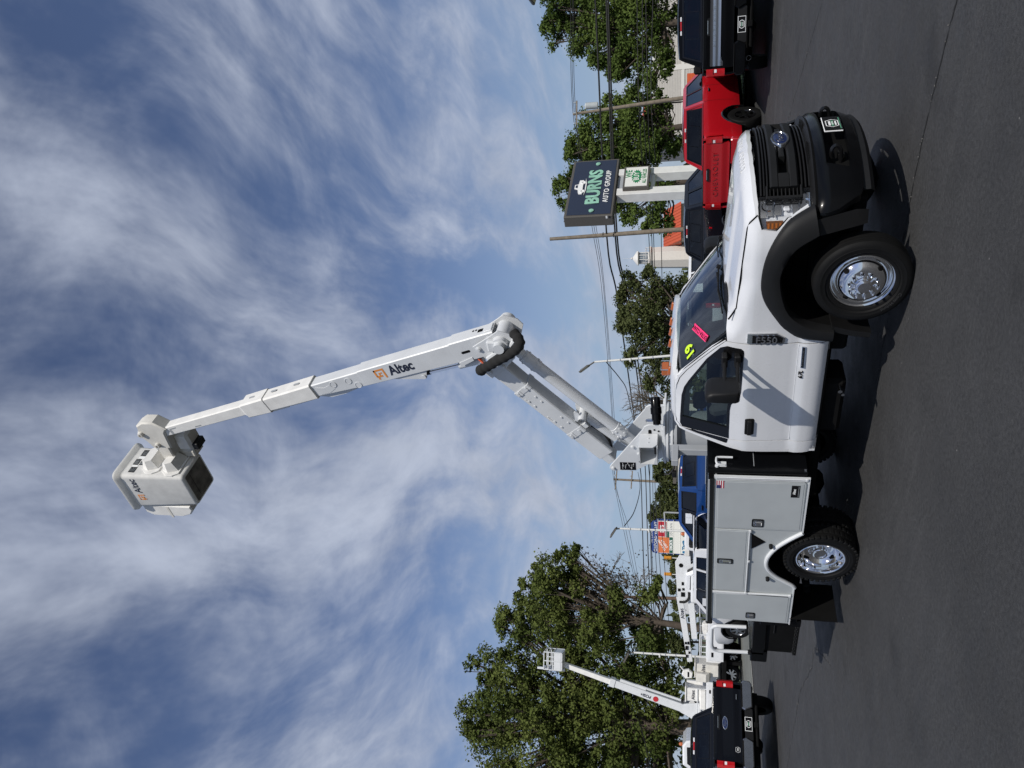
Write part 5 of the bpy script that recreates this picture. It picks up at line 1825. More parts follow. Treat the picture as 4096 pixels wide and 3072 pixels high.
def make_vehicle(o, kind, paint, R=0.40, cab=(1.95, 4.25), L=5.85, H=1.95, bed_top=1.42, tail='plain', rim='gloss_black', trim='gloss_black', bumper='grey_metal', lamp='bar', zb=0.52, wb=(1.15, 4.85),
                 glass_m='glass_tint', mirror=True):
    """local frame: x forward from the rear bumper, z up; every visible element is a part of o"""
    W0 = 1.0
    zs_ = [zb, zb + 0.12, 0.95, bed_top - 0.12, bed_top, H - 0.06, H + 0.05]
    ys_ = [0.93, 0.975, 1.0, 0.995, 0.965, 0.755, 0.68]
    if kind == 'suv':
        ys_ = [0.87, 0.92, 0.95, 0.945, 0.92, 0.74, 0.66]
    def yo(z): return float(np.interp(z, zs_, ys_))
    def fn(sg, off=0.0):
        def f(x, z):
            y = yo(z)
            if x > L - 0.7: y -= ((x - L + 0.7) / 0.7) ** 2 * 0.16
            if x < 0.25: y -= ((0.25 - x) / 0.25) ** 2 * 0.03
            return (x, sg * (y + off), z)
        return f
    hz = bed_top - 0.08
    c0, c1 = cab
    def arch(xc): return [(xc + (R + 0.10) * cos(t), R + (R + 0.10) * sin(t)) for t in np.linspace(pi * 1.0, 0, 12)]
    def arch_pts(xc):
        a = [(x, max(z, zb)) for x, z in arch(xc)]
        return a
    if kind == 'pickup':
        top = [(0.0, bed_top), (c0, bed_top), (c0 + 0.03, bed_top + 0.02), (c0 + 0.17, H - 0.10), (c0 + 0.26, H - 0.03), (c0 + 0.5, H), (c1 - 0.72, H), (c1 - 0.60, H - 0.04), (c1 + 0.05, bed_top + 0.02), (c1 + 0.25, hz + 0.05), (L - 0.35, hz - 0.03), (L - 0.06, hz - 0.12), (L, hz - 0.30), (L - 0.02, zb + 0.1), (L - 0.15, zb)]
    else:
        top = [(0.0, bed_top - 0.25), (0.05, bed_top), (0.22, H - 0.14), (0.36, H - 0.03), (0.7, H), (c1 - 0.85, H), (c1 - 0.65, H - 0.05), (c1 + 0.05, bed_top + 0.02), (c1 + 0.25, hz + 0.05), (L - 0.35, hz - 0.03), (L - 0.06, hz - 0.12), (L, hz - 0.30), (L - 0.02, zb + 0.1), (L - 0.15, zb)]
    low = arch_pts(wb[1])[::-1] + arch_pts(wb[0])[::-1] + [(0.06, zb), (0.0, zb + 0.10)]
    prof = top + low
    # window outlines
    ws = c0 + 0.20 if kind == 'pickup' else 0.42
    wz0, wz1 = bed_top + 0.035, H - 0.095
    mid = (ws + c1 - 0.55) / 2 + 0.05
    if kind == 'pickup':
        wins = [[(ws, wz0), (ws + 0.11, wz1), (mid - 0.05, wz1), (mid - 0.05, wz0)], [(mid + 0.05, wz0), (mid + 0.05, wz1), (c1 - 0.74, wz1), (c1 - 0.18, wz0)]]
    else:
        a = 1.05
        wins = [[(ws, wz0), (ws + 0.13, wz1), (a, wz1), (a, wz0)], [(a + 0.12, wz0), (a + 0.12, wz1), (mid + 0.35, wz1), (mid + 0.35, wz0)], [(mid + 0.45, wz0), (mid + 0.45, wz1), (c1 - 0.84, wz1), (c1 - 0.20, wz0)]]
    for sg in (-1, 1):
        mb = MB(paint)
        panel(mb, prof, fn(sg), 0.11, holes=wins, rim=(0, -sg * 0.05, 0))
        side = mb.build('side_panel', o, 40)
        for wv in wins:
            mb = MB(glass_m)
            panel(mb, inset(wv, -0.004), fn(sg, -0.012), 0.15)
            mb.build('side_window', side)
        mb = MB(trim)
        for wv in wins:
            panel(mb, inset(wv, -0.015), fn(sg, 0.004), 0.15, holes=[inset(wv, 0.012)])
        if kind == 'suv':
            panel(mb, [(mid + 0.34, wz0), (mid + 0.34, wz1), (mid + 0.46, wz1), (mid + 0.46, wz0)], fn(sg, 0.005), 0.15)
        else:
            panel(mb, [(mid - 0.06, wz0), (mid - 0.06, wz1), (mid + 0.06, wz1), (mid + 0.06, wz0)], fn(sg, 0.005), 0.15)
        mb.build('window_trim', side)
        # door seams and handles
        mb = MB('chassis')
        for xs in ((c0 + 0.06, mid, c1 + 0.02) if kind == 'pickup' else (1.0, mid + 0.40, c1 + 0.1)):
            z1 = bed_top - 0.02
            panel(mb, [(xs, zb + 0.14), (xs + 0.012, zb + 0.14), (xs + 0.012, z1), (xs, z1)], fn(sg, 0.0025), 0.12)
        mb.build('door_seam', side)
        for xs in (mid - 0.17, c1 - 0.12):
            mb = MB(trim)
            x, y, z = fn(sg)(xs - 0.15, bed_top - 0.14)
            mb.cbox((x, y + sg * 0.018, z), 0.20, 0.03, 0.035, bev=0.01)
            mb.build('door_handle', side)
        # arches
        for xc in wb:
            mb = MB(trim)
            a = arch(xc)
            b = [(xc + (R + 0.155) * cos(t), R + (R + 0.155) * sin(t)) for t in np.linspace(pi, 0, 12)]
            mb.loft([[fn(sg, 0.0)(x, z) for x, z in b], [fn(sg, 0.025)(x, z) for x, z in [((p[0] + q[0]) / 2, (p[1] + q[1]) / 2) for p, q in zip(a, b)]], [fn(sg, 0.02)(x, z) for x, z in a], [fn(sg, -0.30)(x, z) for x, z in a]], closed=False)
            mb.build('wheel_arch', side)
        if mirror:
            mb = MB('black_plastic')
            x, y, z = c1 - 0.22, sg * (yo(bed_top) + 0.02), bed_top + 0.10
            mb.box(x - 0.06, x + 0.06, y + sg * 0.06, y + sg * 0.28, z - 0.09, z + 0.13, bev=0.04)
            mb.box(x - 0.03, x + 0.03, y - sg * 0.04, y + sg * 0.08, z - 0.08, z - 0.02, bev=0.01)
            mb.build('mirror', o)
        for xc in wb:
            car_wheel(o, xc, sg * (ys_[2] - 0.155), R, 0.27, sg, rim)
    # roof, hood, glass
    def loft_x(name, pts, mat, sub=9, parent=o, off=0.0, crown=0.03):
        mb = MB(mat)
        rings = []
        for x, z in pts:
            w = yo(z) - 0.004 + off
            if x > L - 0.7: w -= ((x - L + 0.7) / 0.7) ** 2 * 0.16
            rings.append([(x, w * t, z + crown * (1 - t * t)) for t in np.linspace(-1, 1, sub)])
        mb.loft(rings, closed=False)
        return mb.build(name, parent, 40)
    rx0 = c0 + 0.24 if kind == 'pickup' else 0.34
    loft_x('roof', [(rx0, H - 0.035), (rx0 + 0.22, H - 0.004), (c1 - 0.90, H - 0.004), (c1 - 0.66, H - 0.035)], paint)
    loft_x('windshield', [(c1 - 0.64, H - 0.05), (c1 + 0.05, bed_top + 0.015)], glass_m, crown=0.05)
    loft_x('hood', [(c1 + 0.05, bed_top + 0.01), (c1 + 0.25, hz + 0.04), (L - 0.35, hz - 0.035), (L - 0.08, hz - 0.13)], paint, crown=0.06)
    mb = MB('chassis')
    mb.box(0.15, L - 0.2, -0.80, 0.80, zb - 0.10, zb + 0.15)
    mb.box(L - 0.04, L - 0.12, -0.78, 0.78, zb + 0.05, hz - 0.14)
    mb.box(c0 + 0.5 if kind == 'pickup' else 0.8, c1 - 0.9, -0.66, 0.66, zb + 0.15, bed_top - 0.10, 'seat_cloth')
    for yy in (-0.42, 0.42):
        for xx in ((c0 + 0.55, mid + 0.15) if kind == 'pickup' else (1.4, mid + 0.5)):
            mb.box(xx, xx + 0.14, yy - 0.2, yy + 0.2, bed_top - 0.3, bed_top + 0.12, 'seat_cloth', bev=0.04)
            mb.box(xx, xx + 0.10, yy - 0.12, yy + 0.12, bed_top + 0.15, bed_top + 0.30, 'seat_cloth', bev=0.04)
    mb.tube([(wb[0], -0.8, R), (wb[0], 0.8, R)], 0.09, 8)
    mb.lathe([(0.02, -0.18), (0.16, -0.1), (0.16, 0.1), (0.02, 0.18)], (wb[0], 0.1, R), (1, 0, 0), 10)
    mb.build('underbody', o)
    if kind == 'pickup':
        # back of the cab with its window, bed, tailgate
        zt = H - 0.045
        def bx(z): return c0 + 0.03 + (z - bed_top) / (zt - bed_top) * 0.20
        cb = [(-yo(bed_top) + 0.01, bed_top - 0.35), (-yo(bed_top) + 0.01, bed_top), (-yo(zt) + 0.01, zt), (-0.5, zt + 0.02), (0.5, zt + 0.02), (yo(zt) - 0.01, zt), (yo(bed_top) - 0.01, bed_top), (yo(bed_top) - 0.01, bed_top - 0.35)]
        rwn = [(-0.80, bed_top + 0.05), (-0.68, zt - 0.075), (0.68, zt - 0.075), (0.80, bed_top + 0.05)]
        mb = MB(paint)
        panel(mb, cb, lambda y, z: (bx(z), y, z), 0.15, holes=[rwn])
        bk_ = mb.build('cab_back', o, 40)
        mb = MB(glass_m)
        panel(mb, inset(rwn, -0.004), lambda y, z: (bx(z) + 0.008, y, z), 0.2)
        rwo = mb.build('rear_window', bk_)
        mb = MB(trim)
        panel(mb, inset(rwn, -0.02), lambda y, z: (bx(z) - 0.004, y, z), 0.2, holes=[inset(rwn, 0.015)])
        sl = round_rect(-0.30, 0.30, bed_top + 0.08, zt - 0.12, 0.03)
        panel(mb, sl, lambda y, z: (bx(z) - 0.002, y, z), 0.2, holes=[inset(sl, 0.012)])
        mb.build('window_frame', bk_)
        mb = MB('red_lens')
        mb.box(bx(zt) - 0.004, bx(zt) - 0.03, -0.10, 0.10, zt - 0.045, zt - 0.008, 'red_lens', bev=0.006)
        for e in (-1, 1):
            mb.box(bx(zt) - 0.004, bx(zt) - 0.029, e * 0.105, e * 0.20, zt - 0.045, zt - 0.008, 'clear_lens', bev=0.006)
        mb.build('third_brake_light', bk_)
        mb = MB('chassis')
        mb.box(0.06, c0, -0.80, 0.80, 0.80, 0.84)
        for sg in (-1, 1):
            mb.box(0.06, c0 + 0.02, sg * 0.80, sg * 0.82, 0.80, bed_top - 0.01)
            mb.box(0.02, c0 + 0.02, sg * 0.80, sg * (yo(bed_top) - 0.004), bed_top - 0.015, bed_top + 0.018, trim, bev=0.006)
        mb.box(0.06, 0.09, -0.78, 0.78, 0.82, bed_top - 0.04)
        mb.build('bed', o)
        tg = round_rect(-0.815, 0.815, 0.80, bed_top - 0.005, 0.03)
        def tgx(y, z):
            return -0.012 - 0.018 * (1 - (y / 0.8) ** 2) - (0.012 if z > bed_top - 0.14 else 0.0) + (0.02 if z < 0.9 else 0)
        mb = MB(paint)
        panel(mb, tg, lambda y, z: (tgx(y, z), y, z), 0.055, rim=(0.06, 0, 0))
        mb.box(-0.03, 0.10, -0.77, 0.77, bed_top - 0.012, bed_top + 0.016, trim, bev=0.008)
        tgo = mb.build('tailgate', o, 40)
        mb = MB('gloss_black')
        mb.prism(round_rect(-0.17, 0.17, bed_top - 0.14, bed_top - 0.075, 0.02), tgx(0, bed_top - 0.1) - 0.012, tgx(0, bed_top - 0.1) + 0.01, 'x')
        mb.box(tgx(0, bed_top) - 0.018, tgx(0, bed_top), -0.13, 0.13, bed_top - 0.092, bed_top - 0.078, 'soft_chrome')
        mb.build('tailgate_handle', tgo)
        for sg in (-1, 1):
            mb = MB('red_lens')
            z0, z1 = (0.98, bed_top - 0.06) if lamp == 'bar' else (0.93, bed_top - 0.03)
            pts = [(sg * 0.825, z0), (sg * 0.825, z1), (sg * 0.965, z1), (sg * 0.975, z0)]
            panel(mb, pts, lambda y, z: (-0.03 + 0.55 * max(0, abs(y) - 0.90) ** 1.2, y, z), 0.07, rim=(0.10, 0, 0))
            zc = (z0 + z1) / 2
            mb.box(-0.034, -0.01, sg * 0.835, sg * 0.90, zc - 0.025, zc + 0.025, 'clear_lens')
            mb.box(-0.036, -0.01, sg * 0.835, sg * 0.93, zc + 0.045, zc + 0.052, 'gloss_black')
            panel(mb, [(0.0, z0), (0.0, z1), (0.10, z1 - 0.01), (0.07, z0 + 0.01)], lambda x, z: (x, sg * (yo(z) + 0.004), z), 0.08)
            mb.build('tail_light', o, 40)
        mb = MB(bumper)
        for sg in (-1, 1):
            mb.prism([(sg * 0.30, 0.72), (sg * 0.34, 0.79), (sg * 0.94, 0.79), (sg * 0.98, 0.74), (sg * 0.97, 0.60), (sg * 0.90, 0.56), (sg * 0.38, 0.56)], -0.16, -0.01, 'x', bev=0.02)
            mb.box(-0.165, -0.05, sg * 0.36, sg * 0.92, 0.793, 0.803, 'black_plastic', bev=0.004)
        mb.prism([(-0.36, 0.60), (-0.30, 0.73), (0.30, 0.73), (0.36, 0.60), (0.34, 0.55), (-0.34, 0.55)], -0.12, -0.01, 'x', 'black_plastic', bev=0.01)
        mb.box(-0.15, 0.1, -0.06, 0.06, 0.44, 0.53, 'chassis', bev=0.008)
        mb.tube([(-0.05, -0.45, 0.47), (-0.05, 0.45, 0.47)], 0.035, 8, 'chassis')
        bo = mb.build('rear_bumper', o)
        plate_T = frame((-0.128, 0, 0.655), (0, -1, 0), (0, 0, 1))
        mb = MB('white_ink')
        mb.box(-0.155, 0.155, -0.08, 0.08, -0.004, 0.0, T=plate_T)
        mb.box(-0.145, 0.145, -0.07, 0.07, 0.0, 0.002, 'gloss_black', T=plate_T)
        panel(mb, hexo, lambda a, b: tuple(plate_T @ Vector((a, b, 0.003))), 0.2, holes=[inset(hexo, 0.010)], mat='white_ink')
        for k in (-1, 0, 1):
            mb.box(-0.04, 0.04, k * 0.022 - 0.006, k * 0.022 + 0.006, 0.002, 0.0035, 'white_ink' if k else 'plate_green', T=plate_T)
        mb.build('licence_plate', bo)
        return tgo, tgx
    else:
        # upright rear with liftgate, window, lamps
        def sx(z): return float(np.interp(z, [zb, zb + 0.1, bed_top - 0.25, bed_top, H - 0.14, H - 0.03], [0.05, 0.0, -0.01, 0.04, 0.21, 0.34]))
        rg = [(-yo(0.7) + 0.01, 0.70), (-yo(bed_top) + 0.005, bed_top), (-yo(H - 0.05) + 0.01, H - 0.04), (yo(H - 0.05) - 0.01, H - 0.04), (yo(bed_top) - 0.005, bed_top), (yo(0.7) - 0.01, 0.70)]
        rwn = [(-0.86, bed_top - 0.16), (-0.84, bed_top + 0.05), (-0.70, H - 0.09), (0.70, H - 0.09), (0.84, bed_top + 0.05), (0.86, bed_top - 0.16)]
        mb = MB(paint)
        panel(mb, rg, lambda y, z: (sx(z) - 0.05 * (1 - (y / 0.95) ** 2), y, z), 0.12, holes=[rwn])
        lg_ = mb.build('liftgate', o, 40)
        mb = MB(glass_m)
        panel(mb, inset(rwn, -0.01), lambda y, z: (sx(z) - 0.05 * (1 - (y / 0.95) ** 2) + 0.004, y, z), 0.15)
        mb.build('rear_window', lg_)
        mb = MB(paint)
        mb.box(0.10, 0.50, -0.66, 0.66, H - 0.02, H + 0.02, bev=0.015)
        mb.build('roof_spoiler', lg_)
        for sg in (-1, 1):
            mb = MB('red_lens')
            panel(mb, [(sg * 0.70, bed_top - 0.20), (sg * 0.70, bed_top - 0.02), (sg * (yo(bed_top) - 0.01), bed_top - 0.01), (sg * (yo(bed_top - 0.2) - 0.01), bed_top - 0.24)], lambda y, z: (sx(z) - 0.012 - 0.05 * (1 - (y / 0.95) ** 2), y, z), 0.08, rim=(0.05, 0, 0))
            mb.build('tail_light', o)
        mb = MB('black_plastic')
        mb.prism([(-0.90, 0.45), (-0.93, 0.70), (0.93, 0.70), (0.90, 0.45)], -0.06, 0.12, 'x', bev=0.03)
        mb.build('rear_bumper', o)
        for sg in (-1, 1):
            mb = MB('clear_lens')
            mb.box(L - 0.14, L - 0.03, sg * 0.50, sg * 0.76, hz - 0.36, hz - 0.22, bev=0.02)
            mb.build('headlight', o)
        return None, None


def place(name, label, x, y, h, s=1.0, group=None):
    o = thing(name, label, 'pickup' if 'pickup' in name else 'suv', (x, y, ground_z(x, y)), h, group)
    o.scale = (s, s, s)
    return o


def tail_text(tgo, tgx, s, z, size, mat, y=0.0, **k):
    return text(s, 'tailgate_letters', frame((tgx(y, z) - 0.012, y, z), (0, -1, 0), (0, 0, 1)), mat, tgo, size, extrude=0.003, **k)


def ford_oval(tgo, tgx, y, z, w=0.11, h=0.045):
    mb = MB('soft_chrome')
    x = tgx(y, z) - 0.010
    ov = lambda a, b, xx: [(xx, y + a * cos(t), z + b * sin(t)) for t in [2 * pi * q / 24 for q in range(24)]]
    mb.loft([ov(w, h, x + 0.02), ov(w, h, x - 0.004), ov(w * 0.92, h * 0.86, x - 0.008), ov(w * 0.84, h * 0.76, x - 0.006)])
    mb.loft([ov(w * 0.86, h * 0.78, x - 0.006), ov(0.001, 0.001, x - 0.009)], 'oval_blue')
    e = mb.build('emblem', tgo)
    text('Ford', 'emblem_script', frame((x - 0.010, y, z), (0, -1, 0), (0, 0, 1)), 'soft_chrome', tgo, h * 1.5, extrude=0.002, shear=0.35)


pm('tail_satin', (0.45, 0.47, 0.50), 0.30, metal=1.0)
# red pickup
o = place('pickup_truck', 'bright red crew cab pickup with black wheels parked beside the black truck', -4.80, 11.31, 1.518)
tg, tx = make_vehicle(o, 'pickup', 'red_paint', R=0.42, L=5.9, bumper='red_paint', trim='gloss_black', rim='gloss_black')
tail_text(tg, tx, 'CHEVROLET', 1.14, 0.17, 'red_paint', spacing=1.35)
# black pickup at the right edge of the upright picture, with a satin tailgate panel
o = place('pickup_truck', 'black lifted pickup with satin silver tailgate panel, nearest to the red pickup', -1.25, 11.0, 1.819, 1.03)
tg, tx = make_vehicle(o, 'pickup', 'black_paint', R=0.45, L=6.2, H=2.0, bumper='black_paint', zb=0.60, cab=(2.05, 4.5), wb=(1.2, 5.0))
mb = MB('tail_satin')
panel(mb, [(-0.77, 1.02), (-0.69, 1.02), (-0.62, 1.07), (0.62, 1.07), (0.69, 1.02), (0.77, 1.02), (0.77, 1.285), (-0.77, 1.285)], lambda y, z: (tx(y, z) - 0.012 - 0.006 * cos((z - 1.07) * 60), y, z), 0.035, rim=(0.01, 0, 0))
tp = mb.build('tailgate_panel', tg, 30)
text('PLATINUM', 'tailgate_letters', frame((-0.052, 0, 1.19), (0, -1, 0), (0, 0, 1)), 'soft_chrome', tp, 0.075, extrude=0.003, spacing=2.6)
text('F-250', 'tailgate_letters', frame((-0.046, 0.66, 1.06), (0, -1, 0), (0, 0, 1)), 'soft_chrome', tp, 0.05, extrude=0.003)
ford_oval(tg, lambda y, z: tx(y, z) - 0.012, -0.66, 1.10, 0.085, 0.035)
mb = MB('soft_chrome')
mb.box(-0.03, -0.02, -0.69, -0.55, 0.955, 0.972)
for sg in (-1, 1):
    mb.lathe([(0.045, 0.0), (0.05, 0.02), (0.045, 0.02), (0.04, -0.06)], (-0.12, sg * 0.66, 0.50), (-1, 0, 0), 16)
mb.build('exhaust_tip', o)
# black pickup behind the sign posts
o = place('pickup_truck', 'black pickup with red 4x4 decal and brown timber pole rising behind its roof', -7.32, 10.5, 1.492)
tg, tx = make_vehicle(o, 'pickup', 'navy_black_paint', R=0.41, bumper='grey_metal')
text('4', 'bed_decal', frame((0.70, -1.003, 1.27), (1, 0, 0), (0, 0, 1)), 'grey_metal', o, 0.15, extrude=0.002, shear=0.2, bold=0.004)
text('x', 'bed_decal', frame((0.81, -1.003, 1.27), (1, 0, 0), (0, 0, 1)), 'red_lens', o, 0.15, extrude=0.002, shear=0.2, bold=0.004)
text('4', 'bed_decal', frame((0.92, -1.003, 1.27), (1, 0, 0), (0, 0, 1)), 'grey_metal', o, 0.15, extrude=0.002, shear=0.2, bold=0.004)
# blue pickup behind the service body
o = place('pickup_truck', 'bright blue pickup showing its cab above the grey service body', -12.9, 11.4, 3.24, 1.13)
tg, tx = make_vehicle(o, 'pickup', 'blue_paint', R=0.42, bumper='grey_metal')
tail_text(tg, tx, 'SUPER DUTY', 1.36, 0.07, 'grey_metal')
mb = MB('paper')
mb.box(3.02, 3.42, 0.905, 0.912, 1.50, 1.75, T=Matrix.Translation((0, -0.02, 0)) @ Matrix.Rotation(0, 4, 'X'))
mb.box(3.02, 3.42, 0.909, 0.914, 1.50, 1.53, 'flag_blue', T=Matrix.Translation((0, -0.02, 0)))
mb.box(3.18, 3.19, 0.909, 0.914, 1.53, 1.74, 'grey_ink', T=Matrix.Translation((0, -0.02, 0)))
mb.build('window_form', o)
# dark pickup at the left edge of the upright picture
o = place('pickup_truck', 'dark navy pickup with wide chrome-edged grey bumper, in front of the white lift truck', -14.05, 1.97, 2.961)
tg, tx = make_vehicle(o, 'pickup', 'navy_black_paint', R=0.42, bumper='grey_metal', glass_m='glass_tint')
ford_oval(tg, tx, 0.0, 1.17, 0.15, 0.062)
mb = MB('white_ink')
hx = [(y * 0.75 + 0.55, z * 0.9 + 0.90) for y, z in hexo]
panel(mb, hx, lambda y, z: (tx(y, z) - 0.006, y, z), 0.2, holes=[inset(hx, 0.006)])
mb.box(tx(0.55, 0.9) - 0.007, tx(0.55, 0.9), 0.52, 0.58, 0.892, 0.908)
mb.build('dealer_sticker', tg)
mb = MB('soft_chrome')
mb.box(tx(-0.6, 0.9) - 0.008, tx(-0.6, 0.9), -0.68, -0.56, 0.90, 0.92)
mb.build('tailgate_badge', tg)
# white suv behind the tail of the service body
o = place('sport_utility', 'white suv with blacked out windows behind the grey service body', -15.83, 9.19, 3.231)
make_vehicle(o, 'suv', 'white_paint', R=0.40, L=4.75, H=1.83, bed_top=1.22, cab=(1.9, 3.35), wb=(0.95, 3.80), rim='grey_metal', trim='gloss_black', glass_m='glass_tint')
mb = MB('paper')
mb.box(2.35, 2.72, 0.86, 0.868, 1.32, 1.55)
mb.build('window_form', o)
# pale suv behind the cab
o = place('sport_utility', 'white suv mostly hidden behind the bucket truck windshield', -10.89, 14.01, 1.459)
make_vehicle(o, 'suv', 'white_paint', R=0.38, L=4.6, H=1.78, bed_top=1.18, cab=(1.9, 3.3), wb=(0.9, 3.65), rim='grey_metal')


# ------------------------------------------------------------------ white lift trucks in the back row
def lift_truck(label, x, y, h, stowed=True, flip=1):
    o = thing('lift_truck', label, 'truck', (x, y, ground_z(x, y)), h, 'white lift trucks in the back row')
    mb = MB('white_paint')
    cabp = [(5.3, 0.75), (5.3, 1.75), (5.42, 2.45), (5.65, 2.62), (6.5, 2.60), (6.95, 1.85), (7.8, 1.70), (8.0, 1.3), (8.0, 0.75)]
    mb.prism(cabp, -1.02, 1.02, 'y', bev=0.08)
    cabo = mb.build('cab', o)
    for sg in (-1, 1):
        mb = MB('gloss_black')
        mb.prism([(5.60, 1.72), (5.68, 2.42), (6.42, 2.40), (6.76, 1.80), (6.74, 1.72)], sg * 1.0, sg * 1.026, 'y')
        mb.build('side_window', cabo)
        mb = MB('black_plastic')
        mb.box(6.55, 6.68, sg * 1.08, sg * 1.30, 1.78, 2.15, bev=0.03)
        mb.build('mirror', cabo)
    mb = MB('gloss_black')
    T, l = bar_T((6.53, 0, 2.56), (6.96, 0, 1.88), (0.8, 0, 0.5))
    mb.box(0.04, l - 0.04, -0.90, 0.90, 0.0, 0.02, T=T)
    mb.build('windshield', cabo)
    mb = MB('white_paint')
    for sg in (-1, 1):
        mb.prism([(0.35, 0.85), (0.35, 1.55), (5.1, 1.55), (5.1, 0.72), (2.75, 0.72), (2.65, 0.98), (2.40, 1.12), (2.0, 1.12), (1.75, 0.98), (1.65, 0.85)], sg * 0.75, sg * 1.18, 'y', bev=0.02)
    mb.box(0.35, 5.1, -0.76, 0.76, 0.95, 1.05)
    bo = mb.build('utility_body', o)
    for sg in (-1, 1):
        for a, b, z0, z1 in ((0.45, 1.55, 0.92, 1.48), (1.70, 2.75, 1.18, 1.48), (2.85, 3.90, 0.80, 1.48), (4.0, 5.0, 0.80, 1.48)):
            mb = MB('white_paint')
            mb.prism(round_rect(a, b, z0, z1, 0.04, 2), sg * 1.18, sg * 1.195, 'y', bev=0.006)
            mb.box((a + b) / 2 - 0.05, (a + b) / 2 + 0.05, sg * 1.195, sg * 1.205, (z0 + z1) / 2 - 0.05, (z0 + z1) / 2 + 0.05, 'chassis')
            mb.build('compartment_door', bo)
    mb = MB('chassis')
    mb.box(0.0, 7.8, -0.45, 0.45, 0.55, 0.80)
    mb.box(-0.6, 0.40, -1.15, 1.15, 0.72, 0.90, bev=0.01)
    mb.box(-0.6, -0.50, -1.0, 1.0, 0.50, 0.72)
    for yy in (-0.8, 0.8):
        mb.box(-0.62, -0.60, yy - 0.12, yy + 0.12, 0.76, 0.84, 'red_lens')
        mb.box(0.1, 0.25, yy - 0.06, yy + 0.06, 0.08, 0.72)
        mb.box(0.0, 0.35, yy - 0.15, yy + 0.15, 0.04, 0.09)
    mb.build('frame', o)
    for sg in (-1, 1):
        car_wheel(o, 7.0, sg * 0.88, 0.43, 0.26, sg, 'soft_chrome', 8)
        car_wheel(o, 2.2, sg * 1.02, 0.43, 0.26, sg, 'soft_chrome', 8)
        car_wheel(o, 2.2, sg * 0.72, 0.43, 0.26, sg, 'soft_chrome', 8)
    mb = MB('ink')
    for (a, z, w_, h_) in ((0.55, 1.30, 0.22, 0.10), (2.95, 1.34, 0.16, 0.08), (4.1, 1.32, 0.24, 0.12), (3.3, 0.92, 0.12, 0.16)):
        for sg in (-1, 1):
            mb.box(a, a + w_, sg * 1.195, sg * 1.202, z, z + h_)
    mb.build('body_decal', o)
    for sg in (-1, 1):
        mb = MB('white_boom')
        mb.tube([(0.5, sg * 1.05, 1.55), (0.5, sg * 1.05, 1.85), (1.5, sg * 1.05, 1.85), (1.5, sg * 1.05, 1.55)], 0.03, 6)
        mb.tube([(3.0, sg * 1.0, 1.55), (3.0, sg * 1.0, 1.95), (5.0, sg * 1.0, 1.95), (5.0, sg * 1.0, 1.55)], 0.035, 6)
        mb.build('rack_rail', o)
        mb = MB('white_fibre')
        mb.box(3.0, 3.9, sg * 0.80, sg * 1.16, 1.56, 1.84, bev=0.04)
        mb.build('top_box', o)
    mb = MB('amber_lens')
    mb.lathe([(0.09, 2.62), (0.09, 2.74), (0.05, 2.80), (0, 2.80)], (5.9, 0.0, 0), (0, 0, 1), 12)
    mb.build('beacon', o)
    mb = MB('hose_cover')
    for k in range(3):
        mb.tube(smooth_poly([(4.0, -0.1 + 0.1 * k, 1.95), (3.7, -0.15 + 0.1 * k, 2.25), (3.85, -0.1 + 0.1 * k, 2.6), (4.2, 0.0, 2.75)], 4), 0.03, 6)
    mb.build('hydraulic_hose', o)
    mb = MB('white_boom')
    mb.lathe([(0.36, 1.0), (0.32, 1.1), (0.32, 1.75), (0.42, 1.80), (0.42, 1.88), (0, 1.88)], (4.2, 0, 0), (0, 0, 1), 20)
    for yy in (-0.24, 0.24):
        mb.prism([(3.85, 1.88), (4.55, 1.88), (4.60, 2.20), (4.35, 2.75), (4.10, 2.80), (3.95, 2.55)], yy - 0.02, yy + 0.02, 'y')
    mb.build('turret', o)
    return o


def decal_row(o, pts, y, rows):
    mb = MB('ink')
    for (x, z, w, hh) in pts:
        mb.box(x, x + w, y, y - 0.006, z, z + hh)
    return mb.build('warning_decal', o)


# truck A: stowed over its cab
t1 = lift_truck('white lift truck with long boom lying above the white suv roof', -33.0, 13.9, 0.35)
mb = MB('white_boom')
T, l = bar_T((3.9, 0, 2.62), (8.6, 0, 2.52))
taper(mb, 0, 3.0, 0.16, 0.16, 0.15, 0.15, 0.14, 0.13, T)
taper(mb, 2.9, l, 0.11, 0.11, 0.09, 0.09, 0.10, 0.09, T, 'white_fibre')
taper(mb, l, l + 0.35, 0.20, 0.16, 0.20, 0.14, 0.12, 0.12, T)
b1 = mb.build('upper_boom', t1)
mb = MB('white_boom')
mb.tube([(4.3, -0.05, 2.20), (7.2, -0.05, 2.12)], 0.09, 12)
mb.tube([(7.2, -0.05, 2.12), (7.9, -0.05, 2.1)], 0.05, 10, 'soft_chrome')
mb.cbox((4.7, -0.2, 2.25), 0.6, 0.4, 0.3, 'black_plastic', bev=0.03)
mb.cbox((4.1, 0, 2.55), 0.9, 0.36, 0.55, bev=0.06)
mb.build('boom_cylinder', t1)
mb = MB('ink')
Td = Matrix.Translation((4.0, -0.185, 2.60)) @ Matrix.Rotation(pi / 4, 4, 'Y')
mb.box(-0.08, 0.08, -0.004, 0.004, -0.08, 0.08, T=Td)
mb.box(5.7, 6.1, -0.140, -0.143, 2.53, 2.58)
mb.build('warning_decal', t1)

